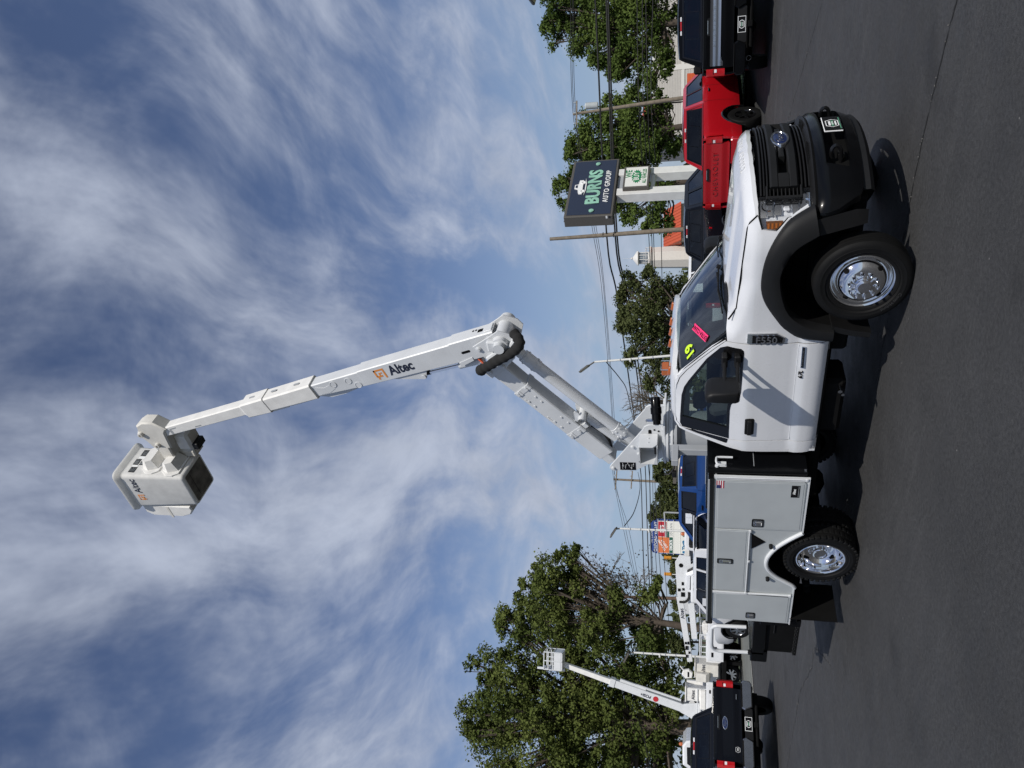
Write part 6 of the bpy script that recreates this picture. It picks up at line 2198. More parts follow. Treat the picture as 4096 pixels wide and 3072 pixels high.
# truck B: elbow folded over, bucket carried at the rear
t2 = lift_truck('white lift truck with folded boom and cream bucket carried at its tail', -30.2, 13.2, 0.62)
mb = MB('white_boom')
T, l = bar_T((4.2, 0.0, 2.45), (0.9, 0.0, 2.15))
taper(mb, 0, l, 0.14, 0.14, 0.13, 0.13, 0.13, 0.12, T)
mb.build('lower_boom', t2)
mb = MB('white_boom')
mb.prism([(4.9, 2.35), (4.95, 2.85), (4.6, 3.05), (3.0, 2.95), (2.7, 2.75), (2.9, 2.45), (4.2, 2.30)], -0.22, -0.16, 'y', bev=0.01)
mb.lathe([(0.10, -0.03), (0.10, 0.0)], (4.45, -0.205, 2.78), (0, 1, 0), 16, 'chassis', cap=(True, True))
mb.tube(smooth_poly([(3.2, -0.26, 2.40), (2.9, -0.28, 2.42), (2.72, -0.28, 2.60), (2.70, -0.26, 2.85)], 5), 0.06, 8, 'hose_cover')
mb.cbox((3.5, -0.45, 1.95), 1.3, 0.7, 0.75, bev=0.08)
mb.build('elbow', t2)
mb = MB('white_boom')
T, l = bar_T((2.9, 0.0, 2.85), (-0.2, -0.1, 2.35))
taper(mb, 0, l, 0.15, 0.15, 0.12, 0.12, 0.12, 0.10, T)
ub = mb.build('upper_boom', t2)
text('Altec', 'boom_letters', frame((2.1, -0.155, 2.72), (0.98, 0, 0.16), (0, 0, 1)), 'navy_ink', ub, 0.24, extrude=0.002, bold=0.004)
decal_row(ub, [(0.0, 2.45, 0.15, 0.10), (0.2, 2.35, 0.12, 0.08), (0.38, 2.45, 0.2, 0.12), (0.65, 2.5, 0.12, 0.1), (0.65, 2.38, 0.15, 0.08), (2.95, 2.60, 0.22, 0.18), (3.25, 2.62, 0.12, 0.10), (3.2, 2.80, 0.14, 0.12), (3.5, 2.65, 0.16, 0.1)], -0.24, 2)
def small_bucket(o, x, y, z0, mat='cream_fibre'):
    mb = MB(mat)
    rings = [rr(x - 0.28, x + 0.28, y - 0.34, y + 0.34, z0, 0.05), rr(x - 0.31, x + 0.31, y - 0.37, y + 0.37, z0 + 1.0, 0.06), rr(x - 0.37, x + 0.37, y - 0.43, y + 0.43, z0 + 1.02, 0.08), rr(x - 0.37, x + 0.37, y - 0.43, y + 0.43, z0 + 1.07, 0.08), rr(x - 0.27, x + 0.27, y - 0.33, y + 0.33, z0 + 1.06, 0.05), rr(x - 0.25, x + 0.25, y - 0.3, y + 0.3, z0 + 0.1, 0.05)]
    mb.loft(rings, None, True, (True, True))
    mb.prism([(y - 0.36, z0 + 0.35), (y - 0.36, z0 + 1.0), (y - 0.58, z0 + 1.0), (y - 0.62, z0 + 0.55), (y - 0.52, z0 + 0.40)], x - 0.45, x - 0.05, 'x', bev=0.02)
    b = mb.build('bucket', o)
    return b
bk2 = small_bucket(t2, -0.30, -0.45, 1.08)
text('Altec', 'bucket_letters', frame((-0.22, -0.84, 1.75), (1, 0, 0), (0, 0, 1)), 'navy_ink', bk2, 0.22, extrude=0.002, bold=0.003)
mb = MB('white_fibre')
mb.prism([(-0.75, 2.25), (-0.80, 2.55), (-0.62, 2.72), (-0.42, 2.66), (-0.36, 2.40), (-0.5, 2.22)], -0.75, -0.55, 'y', bev=0.03)
mb.box(-0.70, -0.45, -0.755, -0.75, 2.38, 2.46, 'ink')
mb.tube([(-0.45, -0.65, 2.62), (-0.25, -0.65, 2.80)], 0.03, 8)
mb.build('control_head', t2)

# truck C: boom raised, man basket at the top
H3_ = 3.95
X3, Y3 = -32.5 - 4.2 * cos(H3_), 11.8 - 4.2 * sin(H3_)
t3 = lift_truck('white lift truck with straight raised boom and open work basket before the big tree', X3, Y3, H3_)
P0 = Vector((4.2, 0, 2.60))
P1 = Matrix.Rotation(-H3_, 4, 'Z') @ Vector((-31.3 - X3, 12.8 - Y3, 8.30 - ground_z(X3, Y3)))
T, l = bar_T(P0, P1, (0, 0, 1))
mb = MB('white_boom')
taper(mb, -0.3, l * 0.58, 0.20, 0.20, 0.17, 0.17, 0.14, 0.13, T)
taper(mb, l * 0.56, l * 0.60, 0.20, 0.20, 0.20, 0.20, 0.16, 0.16, T)
taper(mb, l * 0.58, l, 0.13, 0.13, 0.11, 0.11, 0.11, 0.10, T, 'white_fibre')
mb.tube([tuple(T @ Vector((0.2, 0, -0.30))), tuple(T @ Vector((2.4, 0, -0.26)))], 0.06, 10)
mb.box(1.9, 3.2, -0.06, 0.06, -0.30, -0.16, T=T, bev=0.01)
ub3 = mb.build('raised_boom', t3)
s3 = 1 if (T.to_3x3() @ Vector((0, 1, 0))).y > 0 else -1      # side of the boom turned to the lot
mb = MB('red_lens')
mb.lathe([(0.13, -0.006), (0.13, 0.0), (0, 0.0)], (1.35, s3 * 0.148, 0.02), (0, s3, 0), 18, T=T)
mb.build('boom_logo', ub3)
text('POSI+', 'boom_letters', T @ frame((1.85, s3 * 0.150, 0.02), (-s3, 0, 0), (0, 0, 1)), 'navy_ink', ub3, 0.20, extrude=0.002, bold=0.003)
mb = MB('soft_chrome')
bw_, bd_ = 0.42, 0.42
bx_ = P1.x - 0.20
for dz in (0.45, 0.68, 0.90):
    for a, b in (((-1, -1), (1, -1)), ((1, -1), (1, 1)), ((1, 1), (-1, 1)), ((-1, 1), (-1, -1))):
        mb.tube([(bx_ + a[0] * bw_, P1.y + a[1] * bd_, P1.z + dz), (bx_ + b[0] * bw_, P1.y + b[1] * bd_, P1.z + dz)], 0.028, 6, 'white_boom')
for a in (-1, 0, 1):
    for b in (-1, 1):
        mb.tube([(bx_ + a * bw_, P1.y + b * bd_, P1.z), (bx_ + a * bw_, P1.y + b * bd_, P1.z + 0.92)], 0.028, 6, 'white_boom')
mb.box(bx_ - bw_, bx_ + bw_, P1.y - bd_, P1.y + bd_, P1.z - 0.02, P1.z + 0.05, 'white_boom')
for e_ in (-1, 1):
    mb.box(bx_ - bw_, bx_ + bw_, P1.y + e_ * bd_ - 0.01, P1.y + e_ * bd_ + 0.01, P1.z + 0.05, P1.z + 0.40, 'white_boom')
    mb.box(bx_ + e_ * bw_ - 0.01, bx_ + e_ * bw_ + 0.01, P1.y - bd_, P1.y + bd_, P1.z + 0.05, P1.z + 0.40, 'white_boom')
mb.box(P1.x + 0.22, P1.x + 0.32, P1.y - 0.06, P1.y + 0.06, P1.z - 0.1, P1.z + 1.3, 'white_boom')
mb.build('work_basket', t3)
bk3 = small_bucket(t3, 3.3, 0.6, 1.45, 'white_fibre')
text('Altec', 'bucket_letters', frame((3.3, 0.99, 2.15), (-1, 0, 0), (0, 0, 1)), 'navy_ink', bk3, 0.2, extrude=0.002, bold=0.003)


# ------------------------------------------------------------------ road, verge, fence of the lot
mb = MB('old_asphalt')
ys_r = list(np.arange(-70, 90.1, 2.0))
def strip(mb, x0, x1, dz, mat):
    vs = []
    for y in ys_r:
        for x in np.linspace(x0, x1, 5 if x1 - x0 > 1 else 2):
            vs.append((x, y, ground_z(x, y) + dz))
    n = 5 if x1 - x0 > 1 else 2
    mb.add(vs, [(i * n + j, i * n + j + 1, (i + 1) * n + j + 1, (i + 1) * n + j) for i in range(len(ys_r) - 1) for j in range(n - 1)], mat)
strip(mb, -32.4, -22.55, 0.012, 'old_asphalt')
road = tag(mb.build('road', None, None), None, None, None, 'structure')
pm('line_paint', (0.55, 0.53, 0.47), 0.7, var=0.15, vs=6)
for x in (-22.55, -32.4):
    mb = MB('line_paint')
    strip(mb, x - 0.07, x + 0.07, 0.020, 'line_paint')
    mb.build('edge_line', road, None)

mb = MB('turf')
X_ = np.arange(-30, 30.1, 2.0)
for y0, y1, dz in ((16.2, 22.5, 0.03),):
    Y_ = np.linspace(y0, y1, 4)
    vs = [(x, y, ground_z(x, y) + dz) for y in Y_ for x in X_]
    n = len(X_)
    mb.add(vs, [(i * n + j, i * n + j + 1, (i + 1) * n + j + 1, (i + 1) * n + j) for i in range(3) for j in range(n - 1)])
verge = tag(mb.build('grass_verge', None, None), None, None, None, 'structure')
# blades of grass on the verge
gx = rng.uniform(-14, 4, 9000); gy = rng.uniform(16.2, 20.5, 9000)
hgt = rng.uniform(0.04, 0.10, 9000); ga = rng.uniform(0, 2 * pi, 9000)
vs, fs = [], []
for i in range(9000):
    z = ground_z(gx[i], gy[i]) + 0.03
    dx, dy = cos(ga[i]) * 0.012, sin(ga[i]) * 0.012
    vs += [(gx[i] - dx, gy[i] - dy, z), (gx[i] + dx, gy[i] + dy, z), (gx[i] + dy * 2, gy[i] - dx * 2, z + hgt[i])]
    fs.append((3 * i, 3 * i + 1, 3 * i + 2))
mb = MB('turf')
mb.add(vs, fs)
tag(mb.build('grass', None, None), 'short green grass on the verge beyond the parked pickups', 'grass', None, 'stuff')
# ------------------------------------------------------------------ signs
pm('sign_navy', (0.018, 0.026, 0.052), 0.45)
pm('sign_case', (0.085, 0.078, 0.068), 0.5)
pm('post_white', (0.66, 0.66, 0.64), 0.6, var=0.08)
pm('mint_face', (0.27, 0.52, 0.40), 0.5, var=0.25, vs=3)
pm('sign_green', (0.01, 0.20, 0.07), 0.5)
pm('sign_cream', (0.70, 0.70, 0.66), 0.6)
S0, S1 = Vector((-8.52, 16.43, 0)), Vector((-8.05, 19.83, 0))
sd = (S1 - S0).normalized()
sl_ = (S1 - S0).length
sn = Vector((sd.y, -sd.x, 0))                      # towards the lot
TS = Matrix(((sd.x, 0, sn.x, S0.x), (sd.y, 0, sn.y, S0.y), (0, 1, 0, 0), (0, 0, 0, 1)))    # x along the board, y up, z out
gz_ = ground_z(-8.3, 18)
sign = thing('pylon_sign', 'navy dealership sign on two white posts with a small green sign below', 'sign', (S0.x, S0.y, gz_))
TS = Matrix.Translation((-S0.x, -S0.y, -gz_)) @ TS
mb = MB('sign_case')
mb.box(0, sl_, 4.62, 6.30, -0.42, 0.0, T=TS, bev=0.02)
mb.box(0.03, sl_ - 0.03, 4.60, 6.32, -0.22, -0.20, 'gloss_black', T=TS)
case = mb.build('sign_cabinet', sign)
mb = MB('sign_navy')
mb.box(0.09, sl_ - 0.09, 4.71, 6.21, 0.0, 0.012, T=TS)
mb.build('sign_face', sign)
mb = MB('white_ink')
mb.box(-0.004, 0.0, 4.80, 4.86, -0.12, -0.02, T=TS)
mb.box(-0.004, 0.0, 4.70, 4.76, -0.12, -0.02, 'gloss_black', T=TS)
mb.build('switch_plate', case)
TT = TS @ Matrix.Translation((sl_ / 2 - 0.02, 0, 0.016))
text('BURNS', 'sign_letters', TT @ Matrix.Translation((0, 5.37, 0)), 'mint_face', sign, 0.66, extrude=0.02, bold=0.022, spacing=1.04, xscale=0.98)
for e in (-1, 1):
    mb = MB('mint_face')
    mb.lathe([(0.085, 0.0), (0.085, 0.03), (0.0, 0.04)], (e * 1.42, 5.37, 0), (0, 0, 1), 20, T=TT)
    mb.build('sign_dot', sign)
text('AUTO GROUP', 'sign_letters', TT @ Matrix.Translation((0, 4.93, 0)), 'white_ink', sign, 0.26, extrude=0.012, bold=0.002, spacing=1.2)
mb = MB('white_ink')
# a plain pickup emblem
pk = [(-0.42, 5.80), (-0.42, 5.92), (-0.30, 5.95), (-0.14, 5.97), (-0.08, 6.09), (0.14, 6.09), (0.18, 5.96), (0.42, 5.94), (0.42, 5.80)]
mb.prism(pk, 0.0, 0.02, 'z', T=TT)
mb.prism([(-0.06, 5.98), (-0.03, 6.06), (0.11, 6.06), (0.13, 5.98)], 0.02, 0.024, 'z', 'sign_navy', T=TT)
for a in (-0.26, 0.27):
    mb.lathe([(0.085, 0.0), (0.085, 0.03), (0.05, 0.03), (0.05, 0.02), (0, 0.02)], (a, 5.80, 0), (0, 0, 1), 18, T=TT)
mb.prism([(-0.52, 5.73), (-0.2, 5.68), (0.25, 5.68), (0.55, 5.74), (0.25, 5.715), (-0.2, 5.715)], 0.0, 0.02, 'z', T=TT)
mb.build('truck_emblem', sign)
for t in (1.42, 2.62):
    mb = MB('post_white')
    mb.box(t - 0.19, t + 0.19, -0.1, 4.60, -0.40, -0.04, T=TS @ Matrix.Translation((0, gz_, 0)) if False else TS, bev=0.02)
    mb.build('post', sign)
mb = MB('post_white')
mb.box(1.42, 2.62, 3.30, 3.44, -0.34, -0.10, T=TS, bev=0.01)
mb.box(1.50, 2.54, 4.40, 4.60, -0.30, -0.12, 'grey_steel', T=TS)
mb.build('cross_beam', sign)
mb = MB('sign_case')
mb.box(1.40, 2.70, 3.48, 4.38, -0.05, 0.10, T=TS, bev=0.01)
sub = mb.build('lower_cabinet', sign)
mb = MB('sign_cream')
mb.box(1.47, 2.63, 3.55, 4.31, 0.10, 0.108, T=TS)
mb.build('lower_face', sub)
T4 = TS @ Matrix.Translation((2.05, 0, 0.114))
text('WE', 'sign_letters', T4 @ Matrix.Translation((0.18, 4.19, 0)), 'sign_green', sub, 0.30, extrude=0.003, bold=0.004)
burst = [((0.42 if k % 2 else 0.33) * cos(2 * pi * k / 32), 3.92 + (0.19 if k % 2 else 0.14) * sin(2 * pi * k / 32)) for k in range(32)]
mb = MB('sign_green')
mb.prism(burst, 0.0, 0.004, 'z', T=T4)
mb.build('star_burst', sub)
text('BUY', 'sign_letters', T4 @ Matrix.Translation((0, 3.92, 0.006)), 'sign_cream', sub, 0.27, extrude=0.003, bold=0.003)
text('ALL VEHICLES', 'sign_letters', T4 @ Matrix.Translation((0, 3.65, 0)), 'sign_green', sub, 0.19, extrude=0.003, bold=0.001, xscale=0.74)

# shopping court sign far off
pm('court_blue', (0.012, 0.045, 0.22), 0.5)
pm('court_orange', (0.62, 0.16, 0.05), 0.5)
pm('court_red', (0.42, 0.012, 0.03), 0.5)
pm('court_green', (0.01, 0.09, 0.06), 0.5)
pm('thrift_blue', (0.01, 0.16, 0.33), 0.5)
cs = thing('shopping_centre_sign', 'blue topped shopping centre sign board seen past the lift truck booms', 'sign', (-91.5, 69.2, 0.0))
TC = Matrix(((0.764, 0, 0.645, 0), (0.645, 0, -0.764, 0), (0, 1, 0, 0), (0, 0, 0, 1)))
mb = MB('court_blue')
mb.box(-2.62, 2.62, 0.0, 8.05, -0.9, -0.25, T=TC)
mb.prism([(-2.45, 7.75), (-2.45, 8.45), (-1.95, 8.85), (1.95, 8.85), (2.45, 8.45), (2.45, 7.75)], -0.25, 0.02, 'z', T=TC)
mb.build('sign_board', cs)
mb = MB('sign_cream')
for z in (7.74, 6.35, 5.4, 4.4, 3.3):
    mb.box(-2.66, 2.66, z - 0.03, z + 0.03, -0.26, 0.03, T=TC)
mb.box(-2.45, 2.45, 2.0, 7.74, -0.25, 0.0, T=TC)
mb.build('sign_frame', cs)
for nm, x0, x1, z0, z1, m_ in (('panel_orange', -2.4, -0.02, 6.05, 7.70, 'court_orange'), ('panel_red', 0.05, 2.35, 6.45, 7.70, 'court_red'), ('panel_green', -2.4, 0.0, 5.50, 6.0, 'court_green'), ('panel_green', -0.1, 1.2, 6.05, 6.40, 'court_green')):
    mb = MB(m_)
    mb.box(x0, x1, z0, z1, 0.0, 0.03, T=TC)
    mb.build('tenant_panel', cs)
def ct(s, x, z, size, m_, rot=0.0, **k):
    text(s, 'sign_letters', TC @ Matrix.Translation((x, z, 0.045)) @ Matrix.Rotation(rot, 4, 'Z'), m_, cs, size, extrude=0.004, **k)
ct('THE COURT', 0, 8.62, 0.34, 'white_ink', spacing=1.2)
ct('OXFORD VALLEY', 0, 8.08, 0.62, 'white_ink', bold=0.004, xscale=0.95)
ct('THE HOME', -1.25, 7.15, 0.40, 'white_ink', 0.6, bold=0.01)
ct('DEPOT', -1.0, 6.75, 0.46, 'white_ink', 0.6, bold=0.01)
ct("BJ'S", 1.25, 7.1, 0.8, 'white_ink', bold=0.02)
ct("DICK'S", -1.2, 5.75, 0.52, 'white_ink', bold=0.025)
ct('JO-ANN', 1.2, 5.75, 0.48, 'grey_ink', spacing=1.2)
ct('Thrift', -1.1, 3.85, 0.62, 'thrift_blue', bold=0.025)
ct('BARNES NOBLE', 1.2, 3.85, 0.40, 'court_green', bold=0.012, xscale=0.75)
mb = MB('thrift_blue')
mb.box(-2.35, -2.0, 3.65, 4.05, 0.0, 0.03, T=TC)
mb.build('tenant_logo', cs)

# ------------------------------------------------------------------ poles and lamps
pm('pole_wood', (0.20, 0.165, 0.125), 0.85, var=0.3, vs=3, bump=0.4, bs=14)
pm('pole_brown', (0.13, 0.085, 0.062), 0.85, var=0.3, vs=3, bump=0.4, bs=14)
pm('pole_pink', (0.30, 0.17, 0.14), 0.8)
pm('lamp_led', (0.62, 0.60, 0.52), 0.5)
pm('transformer', (0.46, 0.49, 0.50), 0.45, var=0.1)
pm('porcelain', (0.42, 0.47, 0.52), 0.25)
pm('signal_yellow', (0.65, 0.28, 0.02), 0.5)
pm('cable', (0.008, 0.008, 0.008), 0.7)


def pole(name, label, base, top, r0, r1, mat, part='shaft'):
    o = thing(name, label, 'pole' if 'pole' in name else 'lamp post', base)
    mb = MB(mat)
    b = Vector(base)
    t = Vector(top) - b
    mb.tube([(0, 0, -0.3), tuple(t * 0.35 + Vector((0.015, 0.01, 0))), tuple(t * 0.7), tuple(t)], [r0, r0 * 0.9 + r1 * 0.1, (r0 + r1) / 2, r1], 12)
    mb.build(part, o, 60)
    return o, t


o, t = pole('utility_pole', 'weathered grey timber pole with flat cut top left of the navy sign', (-23.36, 41.9, ground_z(-23.4, 41.9)), (-23.62, 41.66, 12.33), 0.17, 0.12, 'pole_wood')
mb = MB('cable')
mb.cbox((t.x * 0.62, t.y * 0.62, 7.8), 0.30, 0.30, 0.06, bev=0.02)
mb.cbox((t.x * 0.62, t.y * 0.62, 7.05), 0.30, 0.30, 0.06, bev=0.02)
mb.build('cable_clamp', o)
o, t = pole('utility_pole', 'leaning timber pole with grey transformer above the red pickup', (-21.85, 62.85, 0.8), (-22.46, 62.33, 13.1), 0.19, 0.12, 'pole_wood')
mb = MB('transformer')
tx_ = t * 0.86
mb.lathe([(0.0, -0.62), (0.28, -0.58), (0.30, -0.5), (0.30, 0.45), (0.31, 0.50), (0.24, 0.58), (0, 0.6)], (tx_.x + 0.42, tx_.y + 0.28, tx_.z), (0, 0, 1), 20)
mb.tube([(tx_.x + 0.42, tx_.y + 0.28, tx_.z + 0.55), (tx_.x + 0.42, tx_.y + 0.28, tx_.z + 0.85)], 0.05, 8, 'porcelain')
mb.build('transformer', o)
mb = MB('pole_wood')
ct_ = t * 0.97
mb.cbox((0, 0, 0), 2.2, 0.10, 0.12, T=Matrix.Translation(ct_ + Vector((0.1, -0.08, 0))) @ Matrix.Rotation(0.70, 4, 'Z'))
mb.build('cross_arm', o)
for k in (-0.95, 0.0, 0.95):
    mb = MB('porcelain')
    p = ct_ + Vector((0.1 + k * 0.76, -0.08 + k * 0.64, 0.06))
    mb.lathe([(0.05, 0), (0.08, 0.06), (0.05, 0.10), (0.08, 0.16), (0, 0.24)], p, (0, 0, 1), 10)
    mb.build('insulator', o)
o, t = pole('utility_pole', 'distant timber pole with crooked cross arm and fuses above the blue pickup', (-77.8, 67.8, 0.4), (-77.59, 67.96, 13.5), 0.20, 0.14, 'pole_wood')
for dz, w_, ang_ in ((-0.4, 2.9, 0.70), (-2.6, 2.6, 0.55)):
    mb = MB('pole_wood')
    mb.cbox((0, 0, 0), w_, 0.14, 0.16, T=Matrix.Translation(t + Vector((0.2, -0.15, dz))) @ Matrix.Rotation(ang_, 4, 'Z') @ Matrix.Rotation(0.08, 4, 'Y'))
    mb.build('cross_arm', o)
    for k in (-1, -0.4, 0.4, 1):
        mb = MB('porcelain')
        mb.lathe([(0.06, 0), (0.10, 0.08), (0.06, 0.14), (0.09, 0.22), (0, 0.3)], t + Vector((0.2 + k * w_ * 0.37, -0.15 + k * w_ * 0.31, dz + 0.05)), (0, 0, 1), 8)
        mb.build('insulator', o)
mb = MB('white_ink')
mb.cbox((t.x * 0.3 + 0.2, t.y * 0.3 - 0.2, 4.4), 0.45, 0.05, 0.7, T=None)
mb.build('pole_notice', o)
o, t = pole('utility_pole', 'plain brown timber pole standing in front of the dying tree', (-68.6, 42.8, 0.0), (-68.9, 42.55, 11.1), 0.19, 0.15, 'pole_brown')
mb = MB('cable')
mb.cbox((t.x * 0.7, t.y * 0.7, 7.4), 0.5, 0.10, 0.1)
mb.build('bracket', o)
o, t = pole('utility_pole', 'thin pinkish pole among far trees above the blue pickup', (-93.8, 80.4, 0.5), (-93.8, 80.4, 7.9), 0.10, 0.08, 'pole_pink')
mb = MB('pole_pink')
mb.cbox((0, 0, 7.3), 0.5, 0.06, 0.06)
mb.build('cross_arm', o)


def lamp_post(label, base, top, headc, aim, r=0.075):
    o, t = pole('lamp_post', label, base, top, r, r * 0.8, 'post_white')
    mb = MB('grey_steel')
    b = Vector(base)
    h = Vector(headc) - b
    mb.tube([tuple(t), tuple(t.lerp(h, 0.45)), tuple(h)], 0.045, 8, 'sign_case')
    mb.build('bracket', o)
    a = Vector(aim)
    T = frame(h, a, Vector((-a.y, a.x, 0)))
    mb = MB('sign_case')
    mb.box(-0.10, 0.62, -0.28, 0.28, -0.05, 0.05, T=T, bev=0.02)
    for k in range(6):
        mb.box(0.0 + k * 0.09, 0.03 + k * 0.09, -0.26, 0.26, 0.05, 0.08, T=T)
    for x0, x1 in ((0.02, 0.28), (0.31, 0.57)):
        mb.box(x0, x1, -0.24, 0.24, -0.056, -0.05, 'lamp_led', T=T)
    mb.build('lamp_head', o)
    mb = MB('soft_chrome')
    q = t * 0.72
    mb.cbox((q.x, q.y - 0.1, q.z), 0.16, 0.22, 0.10, 'post_white', bev=0.02)
    mb.build('camera_box', o)
    mb = MB('grey_steel')
    for f_ in (0.55, 0.66, 0.80, 0.9):
        q = t * f_
        mb.lathe([(r * 1.25, -0.02), (r * 1.25, 0.02)], (q.x, q.y, q.z), (0, 0, 1), 10)
    mb.build('band', o)
    return o


lamp_post('white lamp post with tilted flood light rising behind the cab roof', (-24.35, 29.2, 0.2), (-24.8, 28.84, 7.85), (-25.0, 28.68, 8.25), (-0.42, -0.36, 0.75))
lamp_post('white lamp post in front of the shopping centre sign', (-35.49, 25.0, 0.1), (-35.51, 24.98, 6.68), (-35.55, 24.95, 6.95), (-0.55, -0.45, 0.45))
lamp_post('white lamp post in front of the big leafy tree', (-41.48, 19.9, -0.1), (-41.56, 19.84, 5.75), (-41.62, 19.79, 6.1), (-0.62, -0.52, 0.40))
lamp_post('lamp post whose flood light juts into the top corner of the picture', (0.4, 18.4, 0.4), (-0.9, 17.9, 6.6), (-1.35, 17.55, 6.45), (-0.62, -0.35, 0.25))
# grey bent street pole and traffic signals by the road
o, t = pole('street_pole', 'grey angled signal pole crossing the shopping centre sign', (-69.35, 55.28, 0.2), (-69.36, 55.27, 5.75), 0.11, 0.10, 'grey_steel')
o['category'] = 'pole'
mb = MB('grey_steel')
mb.tube([tuple(t), tuple(t + Vector((-0.5, -0.42, -0.05))), tuple(t + Vector((-2.3, -1.95, -0.2)))], 0.10, 10)
mb.build('arm', o)
for (x, y, z), lab in (((-98.0, 70.3, 6.4), 'yellow traffic signal hanging left of the shopping centre sign'), ((-100.0, 68.6, 6.4), 'yellow traffic signal farther left beside the lift truck elbow')):
    o = thing('traffic_signal', lab, 'signal', (x, y, 0.2))
    mb = MB('signal_yellow')
    mb.cbox((0, 0, z - 0.2), 0.42, 0.42, 1.15, bev=0.06)
    mb.build('signal_body', o)
    for k, m_ in enumerate(('red_lens', 'dark_amber', 'court_green')):
        mb = MB(m_)
        mb.lathe([(0.13, 0.0), (0.10, 0.03), (0, 0.04)], (0.13, -0.16, z + 0.15 - k * 0.35), (0.65, -0.76, 0), 12)
        mb.build('lens', o)
    mb = MB('post_white')
    mb.tube([(0, 0, -0.3), (0, 0, z - 0.75)], 0.08, 8)
    mb.build('post', o)

# ------------------------------------------------------------------ overhead lines
WIRES = {
'thick': [[(-8.1, 45.7, 8.2), (-23.5, 41.7, 8.2), (-31.0, 44.5, 8.1), (-50.5, 51.6, 8.2), (-69.1, 62.1, 9.0), (-72.4, 61.9, 9.0), (-75.8, 49.8, 8.1), (-74.6, 41.6, 6.9), (-72.7, 35.4, 5.3)],
 [(-8.1, 45.6, 7.5), (-23.5, 41.7, 7.6), (-31.0, 44.5, 7.4), (-49.8, 52.2, 7.5), (-68.8, 62.3, 8.4), (-72.4, 61.9, 8.4), (-75.8, 49.8, 7.5), (-74.6, 41.6, 6.3), (-72.7, 35.4, 4.8)],
 [(-8.2, 46.0, 7.42), (-23.7, 42.0, 7.5), (-31.0, 44.5, 7.22), (-49.8, 52.2, 7.2), (-68.8, 62.3, 7.95), (-72.4, 61.9, 7.9), (-75.8, 49.8, 7.2), (-74.6, 41.7, 6.1), (-72.7, 35.4, 4.7)]],
'top': [[(-14.6, 75.6, 14.2), (-22.4, 62.4, 13.1), (-33.4, 60.9, 12.1), (-44.0, 63.7, 12.1), (-71.3, 69.3, 13.2), (-76.9, 68.5, 13.6), (-79.4, 61.2, 11.8), (-80.2, 52.6, 9.6), (-82.2, 44.4, 7.4)],
 [(-14.7, 75.5, 14.0), (-22.2, 62.6, 13.0), (-33.4, 60.9, 11.9), (-44.0, 63.7, 11.9), (-71.3, 69.3, 13.1), (-77.1, 68.4, 13.4), (-79.3, 61.2, 11.5), (-80.2, 52.6, 9.4), (-82.2, 44.4, 7.2)],
 [(-14.7, 75.5, 13.9), (-22.7, 62.1, 12.8), (-33.4, 60.9, 11.7), (-44.0, 63.7, 11.8), (-71.3, 69.3, 12.9), (-78.1, 67.6, 13.3), (-79.3, 61.2, 11.1), (-80.2, 52.6, 9.1), (-82.2, 44.4, 7.0)]],
'low': [[(-14.5, 71.8, 7.5), (-22.4, 62.4, 7.1), (-32.5, 64.3, 7.0), (-40.4, 68.1, 7.1), (-56.2, 70.4, 7.4), (-77.4, 68.1, 8.4), (-83.3, 55.2, 7.5), (-89.0, 45.1, 6.1)],
 [(-14.5, 71.7, 7.0), (-22.4, 62.4, 6.7), (-32.5, 64.3, 6.6), (-40.4, 68.0, 6.8), (-56.2, 70.4, 7.1), (-77.4, 68.1, 8.0), (-83.3, 55.2, 7.0), (-89.0, 45.1, 5.6)],
 [(-14.5, 71.7, 6.7), (-22.4, 62.4, 6.3), (-32.5, 64.3, 6.4), (-40.4, 68.0, 6.6), (-56.2, 70.4, 6.9), (-77.4, 68.1, 7.7), (-83.3, 55.2, 6.5), (-89.0, 45.1, 5.3)],
 [(-14.6, 71.7, 6.0), (-22.4, 62.4, 6.0), (-32.5, 64.3, 5.6), (-40.5, 68.0, 5.8), (-56.2, 70.4, 6.2), (-77.4, 68.1, 7.1), (-83.3, 55.3, 5.9), (-89.0, 45.2, 4.8)]],
'drop': [[(-25.1, 29.2, 7.2), (-29, 32.4, 6.9), (-35.2, 38.4, 7.2), (-43.1, 44.8, 7.7), (-57.7, 58.6, 9.0)], [(-35.4, 25.1, 6.4), (-39.0, 29.5, 6.2), (-48.9, 40.7, 6.9), (-69.4, 61.8, 9.3)], [(-54.5, 22.0, 6.2), (-46.3, 15.8, 4.9), (-42.3, 12.6, 4.4)]],
}
LAB = {'thick': (['topmost thick black cable clamped to the cut timber pole', 'middle thick black cable clamped to the cut timber pole', 'lowest thick black cable clamped to the cut timber pole'], 0.062),
       'top': (['highest of three thin lines at the pole tops', 'middle of three thin lines at the pole tops', 'lowest of three thin lines at the pole tops'], 0.026),
       'low': (['uppermost of four thin telephone lines under the thick cables', 'second from top of four thin telephone lines under the thick cables', 'third from top of four thin telephone lines under the thick cables', 'bottom one of four thin telephone lines under the thick cables'], 0.042),
       'drop': (['slack cable sagging from the lamp post behind the cab', 'slack cable sagging from the lamp post before the shopping centre sign', 'lone cable crossing the big leafy tree'], 0.03)}
for k, rows in WIRES.items():
    for r_, lab_ in zip(rows, LAB[k][0]):
        mb = MB('cable')
        mb.tube(smooth_poly(r_, 6), LAB[k][1], 6)
        tag(mb.build('overhead_cable', None, 60), lab_, 'cable', {'thick': 'thick roadside cables', 'top': 'high power lines', 'low': 'telephone lines', 'drop': 'service cables'}[k])

